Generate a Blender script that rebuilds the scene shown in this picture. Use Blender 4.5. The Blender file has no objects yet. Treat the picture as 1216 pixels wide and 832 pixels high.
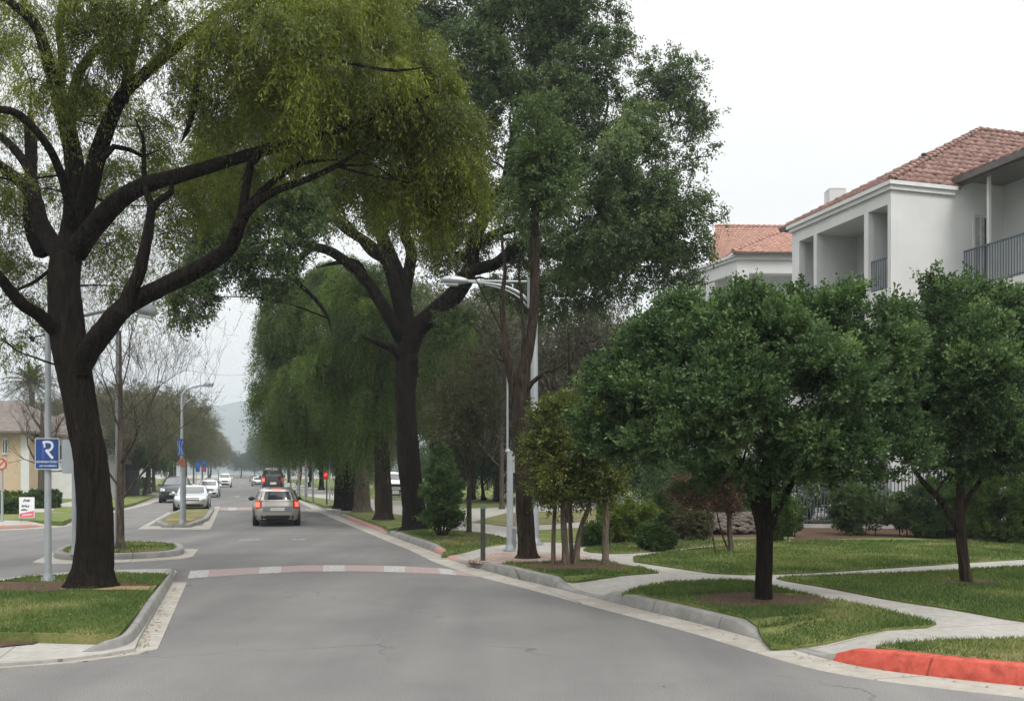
import bpy, math, random
import numpy as np
from mathutils import Vector, geometry

random.seed(7)
scene = bpy.context.scene
COL = scene.collection

# ------------------------------------------------------------------ camera
F = 1100.0; CX = 608.0; HY = 561.0; CH = 2.1; W0 = 1216.0
cam_d = bpy.data.cameras.new('camera')
cam = bpy.data.objects.new('camera', cam_d)
COL.objects.link(cam)
cam.location = (0, 0, CH)
cam.rotation_euler = (math.radians(90), 0, 0)
cam_d.sensor_width = 36.0
cam_d.lens = F / W0 * 36.0
cam_d.shift_y = (HY - 416.0) / W0
cam_d.clip_start = 0.1
cam_d.clip_end = 6000
scene.camera = cam

BZ = 0.18                     # height of the blocks beside the road


def G(px, py, z=0.0):
    """ground point seen at a picture position, at height z"""
    Y = F * (CH - z) / (py - HY)
    return ((px - CX) / F * Y, Y)


def G3(px, py, z=0.0):
    x, y = G(px, py, z)
    return (x, y, z)


def Q(px, py, Y):
    return ((px - CX) / F * Y, Y, CH + (HY - py) / F * Y)


A = np.array([-0.2777, 0.9607, 0.0])      # along the road, away
R = np.array([0.9607, 0.2777, 0.0])       # across the road, to the right

# ------------------------------------------------------------------ materials
MATS = {}


def new_mat(name):
    m = bpy.data.materials.new(name)
    m.use_nodes = True
    nt = m.node_tree
    b = nt.nodes['Principled BSDF']
    MATS[name] = m
    return m, nt, b


def plain(name, col, rough=0.6, metal=0.0, noise=0.12, scale=6.0, bump=0.0, bscale=60.0, coat=0.0):
    m, nt, b = new_mat(name)
    N = nt.nodes; L = nt.links
    geo = N.new('ShaderNodeNewGeometry')
    n = N.new('ShaderNodeTexNoise'); n.inputs['Scale'].default_value = scale; n.inputs['Detail'].default_value = 5
    L.new(geo.outputs['Position'], n.inputs['Vector'])
    r = N.new('ShaderNodeValToRGB')
    c = np.array(col)
    r.color_ramp.elements[0].position = 0.3; r.color_ramp.elements[1].position = 0.7
    r.color_ramp.elements[0].color = (*(c * (1 - noise)), 1)
    r.color_ramp.elements[1].color = (*np.minimum(c * (1 + noise), 1), 1)
    L.new(n.outputs['Fac'], r.inputs['Fac'])
    L.new(r.outputs['Color'], b.inputs['Base Color'])
    b.inputs['Roughness'].default_value = rough
    b.inputs['Metallic'].default_value = metal
    b.inputs['Coat Weight'].default_value = coat
    if bump:
        n2 = N.new('ShaderNodeTexNoise'); n2.inputs['Scale'].default_value = bscale; n2.inputs['Detail'].default_value = 4
        L.new(geo.outputs['Position'], n2.inputs['Vector'])
        bp = N.new('ShaderNodeBump'); bp.inputs['Strength'].default_value = bump; bp.inputs['Distance'].default_value = 0.02
        L.new(n2.outputs['Fac'], bp.inputs['Height'])
        L.new(bp.outputs['Normal'], b.inputs['Normal'])
    return m


def emissive(name, col, strength):
    m, nt, b = new_mat(name)
    b.inputs['Base Color'].default_value = (*col, 1)
    b.inputs['Emission Color'].default_value = (*col, 1)
    b.inputs['Emission Strength'].default_value = strength
    b.inputs['Roughness'].default_value = 0.3
    return m


def layered(name, stops, scale, rough=0.9, stops2=None, scale2=0.5, fac2=0.5, bump=0.3, bscale=80, extra=None, bdist=0.02):
    """two octaves of noise colour + fine bump, positions in world metres"""
    m, nt, b = new_mat(name)
    N = nt.nodes; L = nt.links
    geo = N.new('ShaderNodeNewGeometry')
    def ramp(st, sc, det=6):
        n = N.new('ShaderNodeTexNoise'); n.inputs['Scale'].default_value = sc; n.inputs['Detail'].default_value = det
        n.inputs['Roughness'].default_value = 0.65
        L.new(geo.outputs['Position'], n.inputs['Vector'])
        r = N.new('ShaderNodeValToRGB')
        els = r.color_ramp.elements
        els[0].position = st[0][0]; els[0].color = (*st[0][1], 1)
        els[1].position = st[-1][0]; els[1].color = (*st[-1][1], 1)
        for p, c in st[1:-1]:
            e = els.new(p); e.color = (*c, 1)
        L.new(n.outputs['Fac'], r.inputs['Fac'])
        return r.outputs['Color']
    c = ramp(stops, scale)
    if stops2:
        c2 = ramp(stops2, scale2, 4)
        mx = N.new('ShaderNodeMix'); mx.data_type = 'RGBA'; mx.blend_type = 'MULTIPLY'
        mx.inputs['Factor'].default_value = fac2
        L.new(c, mx.inputs[6]); L.new(c2, mx.inputs[7])
        c = mx.outputs[2]
    if extra:
        c = extra(nt, geo, c)
    L.new(c, b.inputs['Base Color'])
    b.inputs['Roughness'].default_value = rough
    b.inputs['Specular IOR Level'].default_value = 0.25
    n2 = N.new('ShaderNodeTexNoise'); n2.inputs['Scale'].default_value = bscale; n2.inputs['Detail'].default_value = 5
    L.new(geo.outputs['Position'], n2.inputs['Vector'])
    bp = N.new('ShaderNodeBump'); bp.inputs['Strength'].default_value = bump; bp.inputs['Distance'].default_value = bdist
    L.new(n2.outputs['Fac'], bp.inputs['Height'])
    L.new(bp.outputs['Normal'], b.inputs['Normal'])
    return m


def asphalt_extra(nt, geo, c):
    N = nt.nodes; L = nt.links
    # worn streaks along the road and fine cracks
    mp = N.new('ShaderNodeMapping'); mp.inputs['Rotation'].default_value = (0, 0, -0.28)
    mp.inputs['Scale'].default_value = (0.9, 0.07, 1)
    L.new(geo.outputs['Position'], mp.inputs['Vector'])
    n = N.new('ShaderNodeTexNoise'); n.inputs['Scale'].default_value = 1.0; n.inputs['Detail'].default_value = 5
    L.new(mp.outputs['Vector'], n.inputs['Vector'])
    r = N.new('ShaderNodeValToRGB')
    r.color_ramp.elements[0].position = 0.3; r.color_ramp.elements[0].color = (0.74, 0.74, 0.75, 1)
    r.color_ramp.elements[1].position = 0.7; r.color_ramp.elements[1].color = (1.12, 1.11, 1.09, 1)
    L.new(n.outputs['Fac'], r.inputs['Fac'])
    mx = N.new('ShaderNodeMix'); mx.data_type = 'RGBA'; mx.blend_type = 'MULTIPLY'; mx.inputs['Factor'].default_value = 0.8
    L.new(c, mx.inputs[6]); L.new(r.outputs['Color'], mx.inputs[7])
    # cracks: thin voronoi edges warped by noise, kept only in patches
    wn = N.new('ShaderNodeTexNoise'); wn.inputs['Scale'].default_value = 1.3; wn.inputs['Detail'].default_value = 8
    L.new(geo.outputs['Position'], wn.inputs['Vector'])
    va = N.new('ShaderNodeVectorMath'); va.operation = 'MULTIPLY_ADD'
    va.inputs[1].default_value = (1.3, 1.3, 0)
    L.new(wn.outputs['Color'], va.inputs[0]); L.new(geo.outputs['Position'], va.inputs[2])
    v = N.new('ShaderNodeTexVoronoi'); v.feature = 'DISTANCE_TO_EDGE'; v.inputs['Scale'].default_value = 0.33
    L.new(va.outputs[0], v.inputs['Vector'])
    cr = N.new('ShaderNodeValToRGB')
    cr.color_ramp.elements[0].position = 0.0; cr.color_ramp.elements[0].color = (0.55, 0.55, 0.55, 1)
    cr.color_ramp.elements[1].position = 0.005; cr.color_ramp.elements[1].color = (1, 1, 1, 1)
    L.new(v.outputs['Distance'], cr.inputs['Fac'])
    pn = N.new('ShaderNodeTexNoise'); pn.inputs['Scale'].default_value = 0.35; pn.inputs['Detail'].default_value = 2
    L.new(geo.outputs['Position'], pn.inputs['Vector'])
    pr = N.new('ShaderNodeValToRGB')
    pr.color_ramp.elements[0].position = 0.5; pr.color_ramp.elements[1].position = 0.6
    L.new(pn.outputs['Fac'], pr.inputs['Fac'])
    mx2 = N.new('ShaderNodeMix'); mx2.data_type = 'RGBA'; mx2.blend_type = 'MULTIPLY'
    L.new(pr.outputs['Color'], mx2.inputs['Factor'])
    L.new(mx.outputs[2], mx2.inputs[6]); L.new(cr.outputs['Color'], mx2.inputs[7])
    return mx2.outputs[2]


layered('asphalt', [(0.36, (.095, .095, .095)), (0.5, (.148, .147, .146)), (0.64, (.225, .222, .217))], 75.0, rough=0.85,
        stops2=[(0.3, (.74, .74, .75)), (0.7, (1.12, 1.12, 1.10))], scale2=0.35, fac2=0.75, bump=0.35, bscale=120, extra=asphalt_extra, bdist=0.008)


def joint_extra(nt, geo, c):
    """sawn joints every 1.5 m along the road direction"""
    N = nt.nodes; L = nt.links
    mp = N.new('ShaderNodeMapping'); mp.inputs['Rotation'].default_value = (0, 0, -0.2815)
    L.new(geo.outputs['Position'], mp.inputs['Vector'])
    br = N.new('ShaderNodeTexBrick'); br.offset = 0.0
    br.inputs['Scale'].default_value = 1.0; br.inputs['Brick Width'].default_value = 2.6; br.inputs['Row Height'].default_value = 1.6
    br.inputs['Mortar Size'].default_value = 0.011; br.inputs['Mortar Smooth'].default_value = 0.3
    br.inputs['Color1'].default_value = (1, 1, 1, 1); br.inputs['Color2'].default_value = (.93, .93, .92, 1)
    br.inputs['Mortar'].default_value = (.48, .46, .44, 1)
    L.new(mp.outputs['Vector'], br.inputs['Vector'])
    mx = N.new('ShaderNodeMix'); mx.data_type = 'RGBA'; mx.blend_type = 'MULTIPLY'; mx.inputs['Factor'].default_value = 0.9
    L.new(c, mx.inputs[6]); L.new(br.outputs['Color'], mx.inputs[7])
    return mx.outputs[2]


CONC = [(0.28, (.27, .262, .245)), (0.5, (.33, .322, .30)), (0.75, (.38, .372, .345))]
layered('concrete_walk', CONC, 9, rough=0.9, stops2=[(0.3, (.78, .77, .75)), (0.65, (1, 1, 1))], scale2=1.1, fac2=0.8, bump=0.25, bscale=90, extra=joint_extra)
layered('kerb_concrete', [(0.28, (.20, .20, .19)), (0.75, (.275, .272, .26))], 7, rough=0.92, stops2=[(0.35, (.68, .67, .65)), (0.6, (1, 1, 1))], scale2=2.3, fac2=0.75, bump=0.3, bscale=70, extra=joint_extra)
layered('gutter_concrete', [(0.28, (.29, .275, .245)), (0.75, (.38, .365, .335))], 8, rough=0.9, stops2=[(0.3, (.76, .73, .69)), (0.62, (1, 1, 1))], scale2=1.7, fac2=0.85, bump=0.25, bscale=80, extra=joint_extra)
layered('kerb_red', [(0.30, (.31, .050, .035)), (0.45, (.42, .070, .046)), (0.75, (.50, .105, .072))], 10, rough=0.65, stops2=[(0.34, (.55, .52, .50)), (0.48, (1, 1, 1))], scale2=5.5, fac2=0.8, bump=0.2, bscale=60, extra=joint_extra)
layered('paint_white', [(0.40, (.24, .235, .23)), (0.55, (.37, .36, .35)), (0.75, (.46, .45, .435))], 11, rough=0.8, bump=0.15)
layered('kerb_faded', [(0.36, (.26, .235, .22)), (0.52, (.36, .19, .16)), (0.75, (.42, .17, .135))], 5, rough=0.85, bump=0.3)
layered('paint_worn', [(0.42, (.17, .17, .17)), (0.6, (.29, .285, .28))], 9, rough=0.85, bump=0.15)
layered('paint_pink', [(0.38, (.21, .20, .195)), (0.55, (.30, .225, .215)), (0.75, (.36, .26, .25))], 11, rough=0.85, bump=0.15)
GR = [(0.30, (.065, .100, .026)), (0.44, (.105, .145, .038)), (0.58, (.165, .18, .06)), (0.74, (.27, .24, .11))]
layered('lawn', GR, 1.3, rough=0.95, stops2=[(0.3, (.62, .66, .6)), (0.7, (1.1, 1.1, 1.05))], scale2=26, fac2=0.9, bump=0.8, bscale=70)
DR = [(0.30, (.085, .105, .034)), (0.46, (.135, .14, .055)), (0.60, (.20, .18, .09)), (0.75, (.27, .23, .13))]
layered('lawn_dry', DR, 1.1, rough=0.95, stops2=[(0.3, (.65, .66, .6)), (0.7, (1.1, 1.1, 1.05))], scale2=26, fac2=0.9, bump=0.8, bscale=70)
layered('mulch', [(0.3, (.045, .026, .017)), (0.5, (.095, .055, .036)), (0.7, (.18, .115, .075))], 34, rough=0.95, stops2=[(0.3, (.6, .6, .6)), (0.7, (1.1, 1.1, 1.1))], scale2=2, fac2=0.8, bump=1.0, bscale=45, bdist=0.04)
layered('straw', [(0.3, (.16, .115, .05)), (0.7, (.31, .23, .115))], 30, rough=0.95, bump=0.8, bscale=60)
layered('far_ground', [(0.3, (.045, .060, .022)), (0.7, (.085, .085, .045))], 0.15, rough=0.95, bump=0.0)
layered('stone', [(0.3, (.05, .04, .034)), (0.7, (.15, .125, .11))], 6, rough=0.9, bump=0.7, bscale=25)
layered('hill_green', [(0.3, (.05, .065, .05)), (0.7, (.09, .10, .08))], 0.02, rough=1.0, bump=0.0)


def brick_pavers():
    m, nt, b = new_mat('pavers')
    N = nt.nodes; L = nt.links
    geo = N.new('ShaderNodeNewGeometry')
    mp = N.new('ShaderNodeMapping'); mp.inputs['Rotation'].default_value = (0, 0, -0.2815)
    L.new(geo.outputs['Position'], mp.inputs['Vector'])
    br = N.new('ShaderNodeTexBrick')
    br.inputs['Scale'].default_value = 1.0; br.inputs['Brick Width'].default_value = 0.22; br.inputs['Row Height'].default_value = 0.11
    br.inputs['Mortar Size'].default_value = 0.012
    br.inputs['Color1'].default_value = (.35, .20, .165, 1); br.inputs['Color2'].default_value = (.43, .35, .30, 1)
    br.inputs['Mortar'].default_value = (.15, .12, .10, 1)
    L.new(mp.outputs['Vector'], br.inputs['Vector'])
    L.new(br.outputs['Color'], b.inputs['Base Color'])
    b.inputs['Roughness'].default_value = 0.9
brick_pavers()


def bark(name, c0, c1, scale=1.0):
    m, nt, b = new_mat(name)
    N = nt.nodes; L = nt.links
    tc = N.new('ShaderNodeTexCoord')
    mp = N.new('ShaderNodeMapping'); mp.inputs['Scale'].default_value = (9 * scale, 9 * scale, 1.3 * scale)
    L.new(tc.outputs['Object'], mp.inputs['Vector'])
    n = N.new('ShaderNodeTexNoise'); n.inputs['Scale'].default_value = 1.5; n.inputs['Detail'].default_value = 7; n.inputs['Roughness'].default_value = 0.7
    n.inputs['Distortion'].default_value = 0.6
    L.new(mp.outputs['Vector'], n.inputs['Vector'])
    r = N.new('ShaderNodeValToRGB')
    r.color_ramp.elements[0].position = 0.36; r.color_ramp.elements[0].color = (*c0, 1)
    r.color_ramp.elements[1].position = 0.66; r.color_ramp.elements[1].color = (*c1, 1)
    L.new(n.outputs['Fac'], r.inputs['Fac']); L.new(r.outputs['Color'], b.inputs['Base Color'])
    b.inputs['Roughness'].default_value = 0.95
    b.inputs['Specular IOR Level'].default_value = 0.1
    mp2 = N.new('ShaderNodeMapping'); mp2.inputs['Scale'].default_value = (16 * scale, 16 * scale, 3.2 * scale)
    L.new(tc.outputs['Object'], mp2.inputs['Vector'])
    v = N.new('ShaderNodeTexVoronoi'); v.feature = 'DISTANCE_TO_EDGE'; v.inputs['Scale'].default_value = 1.0
    L.new(mp2.outputs['Vector'], v.inputs['Vector'])
    ad = N.new('ShaderNodeMath'); ad.operation = 'MULTIPLY_ADD'; ad.inputs[1].default_value = 1.2
    L.new(v.outputs['Distance'], ad.inputs[0]); L.new(n.outputs['Fac'], ad.inputs[2])
    bp = N.new('ShaderNodeBump'); bp.inputs['Strength'].default_value = 1.0; bp.inputs['Distance'].default_value = 0.07
    L.new(ad.outputs[0], bp.inputs['Height']); L.new(bp.outputs['Normal'], b.inputs['Normal'])
    return m


bark('bark_dark', (.005, .004, .003), (.024, .019, .014))
bark('bark_brown', (.018, .013, .009), (.070, .052, .038))
bark('bark_grey', (.050, .042, .034), (.15, .125, .10))
bark('bark_pale', (.085, .068, .050), (.22, .18, .14))
bark('bark_palm', (.09, .075, .055), (.2, .17, .13))


def leafmat(name, c0, c1, c2, trans=0.35, rough=0.5):
    """leaf colour differs from twig to twig (attribute v), thin leaves let some light through"""
    m, nt, b = new_mat(name)
    N = nt.nodes; L = nt.links
    at = N.new('ShaderNodeAttribute'); at.attribute_name = 'v'
    r = N.new('ShaderNodeValToRGB')
    e = r.color_ramp.elements
    e[0].position = 0.0; e[0].color = (*c0, 1)
    e[1].position = 1.0; e[1].color = (*c2, 1)
    k = e.new(0.55); k.color = (*c1, 1)
    L.new(at.outputs['Fac'], r.inputs['Fac'])
    L.new(r.outputs['Color'], b.inputs['Base Color'])
    b.inputs['Roughness'].default_value = rough
    b.inputs['Specular IOR Level'].default_value = 0.3
    tr = N.new('ShaderNodeBsdfTranslucent')
    gm = N.new('ShaderNodeMix'); gm.data_type = 'RGBA'; gm.blend_type = 'MULTIPLY'; gm.inputs['Factor'].default_value = 1.0
    gm.inputs[7].default_value = (1.3, 1.5, 0.7, 1)
    L.new(r.outputs['Color'], gm.inputs[6]); L.new(gm.outputs[2], tr.inputs['Color'])
    mx = N.new('ShaderNodeMixShader'); mx.inputs['Fac'].default_value = trans
    L.new(b.outputs['BSDF'], mx.inputs[1]); L.new(tr.outputs['BSDF'], mx.inputs[2])
    L.new(mx.outputs['Shader'], N['Material Output'].inputs['Surface'])
    return m


leafmat('leaf_olive', (.045, .058, .008), (.115, .138, .018), (.25, .265, .038), 0.40)
leafmat('leaf_dark', (.030, .050, .016), (.068, .105, .036), (.14, .195, .070), 0.32)
leafmat('leaf_willow', (.030, .052, .010), (.074, .115, .020), (.155, .215, .042), 0.32)
leafmat('leaf_round', (.022, .046, .016), (.058, .105, .038), (.155, .225, .085), 0.27, 0.65)
leafmat('leaf_dull', (.045, .045, .022), (.070, .070, .034), (.10, .10, .05), 0.3)
leafmat('leaf_brown', (.060, .055, .030), (.090, .090, .044), (.13, .14, .065), 0.3)
leafmat('leaf_fresh', (.035, .060, .012), (.065, .105, .020), (.11, .16, .035), 0.4)
leafmat('leaf_yellow', (.04, .058, .014), (.085, .105, .022), (.20, .19, .04), 0.35)
leafmat('leaf_red', (.05, .026, .018), (.095, .048, .030), (.13, .085, .045), 0.3)
leafmat('leaf_hedge', (.026, .052, .014), (.052, .095, .025), (.10, .16, .045), 0.25)
leafmat('leaf_hedge_lime', (.05, .08, .012), (.10, .14, .02), (.16, .20, .035), 0.3)
leafmat('leaf_palm', (.035, .050, .022), (.06, .08, .035), (.09, .11, .05), 0.2)
leafmat('leaf_far', (.030, .045, .022), (.045, .065, .030), (.065, .09, .042), 0.3)
leafmat('leaf_litter', (.07, .04, .02), (.16, .10, .045), (.28, .20, .09), 0.1, 0.8)
leafmat('grass_blade', (.058, .098, .026), (.115, .155, .042), (.30, .27, .14), 0.3, 0.7)

plain('stucco', (.59, .60, .595), 0.9, noise=.08, scale=0.7, bump=.25, bscale=70)
plain('stucco_trim', (.60, .61, .605), 0.8, noise=.06, scale=2)
plain('stucco_beige', (.50, .39, .27), 0.9, noise=.06, scale=0.8, bump=.2, bscale=50)
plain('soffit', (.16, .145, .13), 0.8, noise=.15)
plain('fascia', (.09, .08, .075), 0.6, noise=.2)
plain('tile_red', (.20, .115, .096), 0.85, noise=.6, scale=4.5, bump=.3, bscale=40)
plain('tile_orange', (.35, .195, .15), 0.85, noise=.3, scale=3.2, bump=.3, bscale=40)
plain('tile_grey', (.12, .10, .09), 0.9, noise=.25, scale=2.5)
plain('rail_blue', (.085, .115, .150), 0.45, metal=0.3, noise=.1)
plain('glass_dark', (.035, .045, .05), 0.08, noise=.3, scale=1.5, coat=.5)
plain('curtain', (.35, .36, .35), 0.9, noise=.2, scale=4)
plain('steel', (.36, .39, .41), 0.45, metal=0.35, noise=.12, scale=3)
plain('steel_dark', (.20, .22, .23), 0.5, metal=0.35, noise=.15, scale=3)
plain('lamp_glass', (.62, .64, .64), 0.2, noise=.08)
plain('dark_metal', (.03, .03, .03), 0.5, noise=.2)
plain('fence_metal', (.085, .10, .10), 0.5, metal=.4, noise=.2)
plain('post_wood', (.045, .05, .04), 0.8, noise=.3, scale=8, bump=.3)
plain('post_green', (.10, .16, .10), 0.6, noise=.2)
plain('sign_blue', (.012, .06, .22), 0.4, noise=.12)
plain('sign_white', (.72, .74, .76), 0.4, noise=.04)
plain('sign_shadow', (.05, .09, .42), 0.4, noise=.04)
plain('sign_teal', (.012, .13, .28), 0.4, noise=.06)
plain('sign_pink', (.62, .12, .17), 0.5, noise=.06)
plain('sign_red', (.36, .05, .045), 0.5, noise=.08)
plain('sign_orange', (.22, .09, .04), 0.5, noise=.2, scale=12)
plain('ink', (.04, .04, .045), 0.6, noise=.1)
plain('tyre', (.012, .012, .012), 0.85, noise=.2)
plain('rim', (.32, .33, .34), 0.3, metal=.8, noise=.1)
plain('chrome', (.6, .6, .6), 0.15, metal=1, noise=.03)
plain('car_black_trim', (.014, .014, .015), 0.55, noise=.2)
plain('plate', (.5, .5, .47), 0.5, noise=.06)
plain('box_grey', (.055, .055, .052), 0.7, noise=.2)
plain('concrete_plain', (.36, .35, .33), 0.9, noise=.15, scale=3)
emissive('brake_light', (1.0, .10, .04), 1.7)
emissive('signal_red', (1.0, .05, .03), 1.2)
plain('tail_red', (.35, .02, .015), 0.25, noise=.1, coat=.5)
plain('head_light', (.62, .66, .68), 0.12, noise=.1, coat=.6)
for nm, c, me in (('car_silver', (.42, .40, .37), .6), ('car_grey', (.50, .52, .54), .7), ('car_white', (.74, .75, .75), .1),
                  ('car_black', (.022, .026, .032), .3), ('car_plum', (.032, .018, .030), .4), ('car_slate', (.10, .13, .17), .5)):
    plain(nm, c, 0.3, metal=me, noise=.04, scale=1.5, coat=0.6)


# ------------------------------------------------------------------ object helpers
def tag(o, label=None, cat=None, group=None, kind=None):
    if label: o['label'] = label
    if cat: o['category'] = cat
    if group: o['group'] = group
    if kind: o['kind'] = kind
    return o


def empty(name, loc, label, cat, group=None, rz=0.0):
    o = bpy.data.objects.new(name, None)
    COL.objects.link(o)
    o.location = loc; o.rotation_euler = (0, 0, rz)
    o.empty_display_size = 0.3
    return tag(o, label, cat, group)


def raw_mesh(name, V, Fc, mats, smooth=False, midx=None, attr=None):
    """V (n,3); Fc (m,k) array of equal polygons"""
    me = bpy.data.meshes.new(name)
    V = np.asarray(V, dtype=np.float32); Fc = np.asarray(Fc, dtype=np.int32)
    n, k = Fc.shape
    me.vertices.add(len(V)); me.vertices.foreach_set('co', V.ravel())
    me.loops.add(n * k); me.loops.foreach_set('vertex_index', Fc.ravel())
    me.polygons.add(n)
    me.polygons.foreach_set('loop_start', np.arange(0, n * k, k, dtype=np.int32))
    me.polygons.foreach_set('loop_total', np.full(n, k, dtype=np.int32))
    if smooth:
        me.polygons.foreach_set('use_smooth', np.ones(n, dtype=bool))
    for m in (mats if isinstance(mats, (list, tuple)) else [mats]):
        me.materials.append(MATS[m])
    if midx is not None:
        me.polygons.foreach_set('material_index', np.asarray(midx, dtype=np.int32))
    me.update(calc_edges=True)
    if attr is not None:
        a = me.attributes.new('v', 'FLOAT', 'FACE')
        a.data.foreach_set('value', np.asarray(attr, dtype=np.float32))
    return me


def link(name, me, parent=None):
    o = bpy.data.objects.new(name, me)
    COL.objects.link(o)
    if parent is not None:
        o.parent = parent
    return o


class MB:
    """collects polygons of any size, linked as one mesh object; world coordinates minus origin"""
    def __init__(s, origin=(0, 0, 0)):
        s.v = []; s.f = []; s.m = []; s.o = np.array(origin, float); s.sm = []
    def add(s, V, Fs, mi=0, smooth=False):
        b = len(s.v)
        for p in V: s.v.append(tuple(np.asarray(p, float) - s.o))
        for f in Fs:
            s.f.append([b + i for i in f]); s.m.append(mi); s.sm.append(smooth)
    def obox(s, c, ax, ay, az, mi=0):
        """box from centre and three half axes"""
        c = np.asarray(c, float); ax = np.asarray(ax, float); ay = np.asarray(ay, float); az = np.asarray(az, float)
        V = [c + i * ax + j * ay + k * az for i in (-1, 1) for j in (-1, 1) for k in (-1, 1)]
        s.add(V, [(0, 1, 3, 2), (4, 6, 7, 5), (0, 4, 5, 1), (2, 3, 7, 6), (0, 2, 6, 4), (1, 5, 7, 3)], mi)
    def box(s, x0, x1, y0, y1, z0, z1, mi=0):
        s.obox(((x0 + x1) / 2, (y0 + y1) / 2, (z0 + z1) / 2), ((x1 - x0) / 2, 0, 0), (0, (y1 - y0) / 2, 0), (0, 0, (z1 - z0) / 2), mi)
    def cyl(s, p0, p1, r0, r1=None, seg=12, mi=0, cap=True):
        r1 = r0 if r1 is None else r1
        V, Fq = tube_arrays([p0, p1], [r0, r1], seg, step=None, rough=0)
        s.add(V, Fq, mi, True)
        if cap:
            n = seg
            s.add([V[i] for i in range(n)], [list(range(n))[::-1]], mi)
            s.add([V[len(V) - n + i] for i in range(n)], [list(range(n))], mi)
    def tube(s, pts, rad, seg=10, step=0.15, rough=0.0, mi=0, seed=0):
        V, Fq = tube_arrays(pts, rad, seg, step, rough, seed)
        s.add(V, Fq, mi, True)
        n = seg
        s.add([V[i] for i in range(n)], [list(range(n))[::-1]], mi)
        s.add([V[len(V) - n + i] for i in range(n)], [list(range(n))], mi)
    def sphere(s, c, rx, ry, rz, nu=12, nv=8, mi=0):
        V = []; Fs = []
        for j in range(nv + 1):
            ph = math.pi * j / nv
            for i in range(nu):
                t = 2 * math.pi * i / nu
                V.append((c[0] + rx * math.sin(ph) * math.cos(t), c[1] + ry * math.sin(ph) * math.sin(t), c[2] + rz * math.cos(ph)))
        for j in range(nv):
            for i in range(nu):
                k = (i + 1) % nu
                Fs.append((j * nu + i, (j + 1) * nu + i, (j + 1) * nu + k, j * nu + k))
        s.add(V, Fs, mi, True)
    def build(s, name, mats, parent=None):
        me = bpy.data.meshes.new(name)
        me.from_pydata(s.v, [], s.f)
        for m in (mats if isinstance(mats, (list, tuple)) else [mats]):
            me.materials.append(MATS[m])
        me.polygons.foreach_set('material_index', s.m)
        me.polygons.foreach_set('use_smooth', s.sm)
        me.update()
        return link(name, me, parent)


def catmull(P, Rr, step):
    P = np.asarray(P, float); Rr = np.asarray(Rr, float)
    if step is None or len(P) < 3 and step is None:
        return P, Rr
    Pe = np.vstack([2 * P[0] - P[1], P, 2 * P[-1] - P[-2]])
    out = []; ro = []
    for i in range(1, len(Pe) - 2):
        p0, p1, p2, p3 = Pe[i - 1:i + 3]
        n = max(1, int(np.linalg.norm(p2 - p1) / step))
        for k in range(n):
            t = k / n
            out.append(0.5 * ((2 * p1) + (-p0 + p2) * t + (2 * p0 - 5 * p1 + 4 * p2 - p3) * t * t + (-p0 + 3 * p1 - 3 * p2 + p3) * t ** 3))
            ro.append(Rr[i - 1] * (1 - t) + Rr[i] * t)
    out.append(P[-1]); ro.append(Rr[-1])
    return np.array(out), np.array(ro)


def tube_arrays(P, Rr, seg=8, step=0.2, rough=0.0, seed=0):
    P, Rr = catmull(P, Rr, step)
    n = len(P)
    T = np.gradient(P, axis=0) if n > 1 else np.array([[0, 0, 1.]])
    T /= np.linalg.norm(T, axis=1)[:, None] + 1e-9
    ref = np.array([0.31, 0.95, 0.05]) if abs(T[0][2]) > 0.8 else np.array([0, 0, 1.])
    u = np.cross(T[0], ref); u /= np.linalg.norm(u)
    th = np.linspace(0, 2 * np.pi, seg, endpoint=False)
    rs = np.random.RandomState(seed + 11)
    ph = rs.rand(6) * 6.28
    V = np.zeros((n, seg, 3))
    s = 0
    for i in range(n):
        if i: s += np.linalg.norm(P[i] - P[i - 1])
        u = u - T[i] * np.dot(u, T[i]); u /= np.linalg.norm(u) + 1e-9
        w = np.cross(T[i], u)
        m = np.ones(seg)
        if rough:
            m = 1 + rough * (0.5 * np.sin(3 * th + ph[0] + 1.3 * s) + 0.45 * np.sin(5 * th + ph[1] - 0.9 * s) + 0.5 * np.sin(2 * th + ph[2] + 2.1 * s) + 0.35 * np.sin(9 * th + ph[3] + .4 * s)
                             + 0.6 * math.sin(2.7 * s + ph[4]) * np.cos(th - ph[5]) + rs.randn(seg) * 0.22)
        V[i] = P[i] + (np.cos(th)[:, None] * u + np.sin(th)[:, None] * w) * (Rr[i] * m)[:, None]
    idx = np.arange(n * seg).reshape(n, seg)
    a = idx[:-1]; b = idx[1:]
    Fq = np.stack([a, np.roll(a, -1, 1), np.roll(b, -1, 1), b], -1).reshape(-1, 4)
    return V.reshape(-1, 3), Fq


class TB:
    """many tubes in one mesh (branches of one tree)"""
    def __init__(s, origin): s.V = []; s.F = []; s.n = 0; s.o = np.array(origin, float)
    def tube(s, P, Rr, seg=8, step=0.2, rough=0.0, seed=0):
        V, Fq = tube_arrays(P, Rr, seg, step, rough, seed)
        s.V.append(V - s.o); s.F.append(Fq + s.n); s.n += len(V)
    def build(s, name, mat, parent):
        me = raw_mesh(name, np.vstack(s.V), np.vstack(s.F), mat, smooth=True)
        return link(name, me, parent)


# ------------------------------------------------------------------ foliage
def unit(a):
    return a / (np.linalg.norm(a, axis=-1, keepdims=True) + 1e-9)


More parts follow.
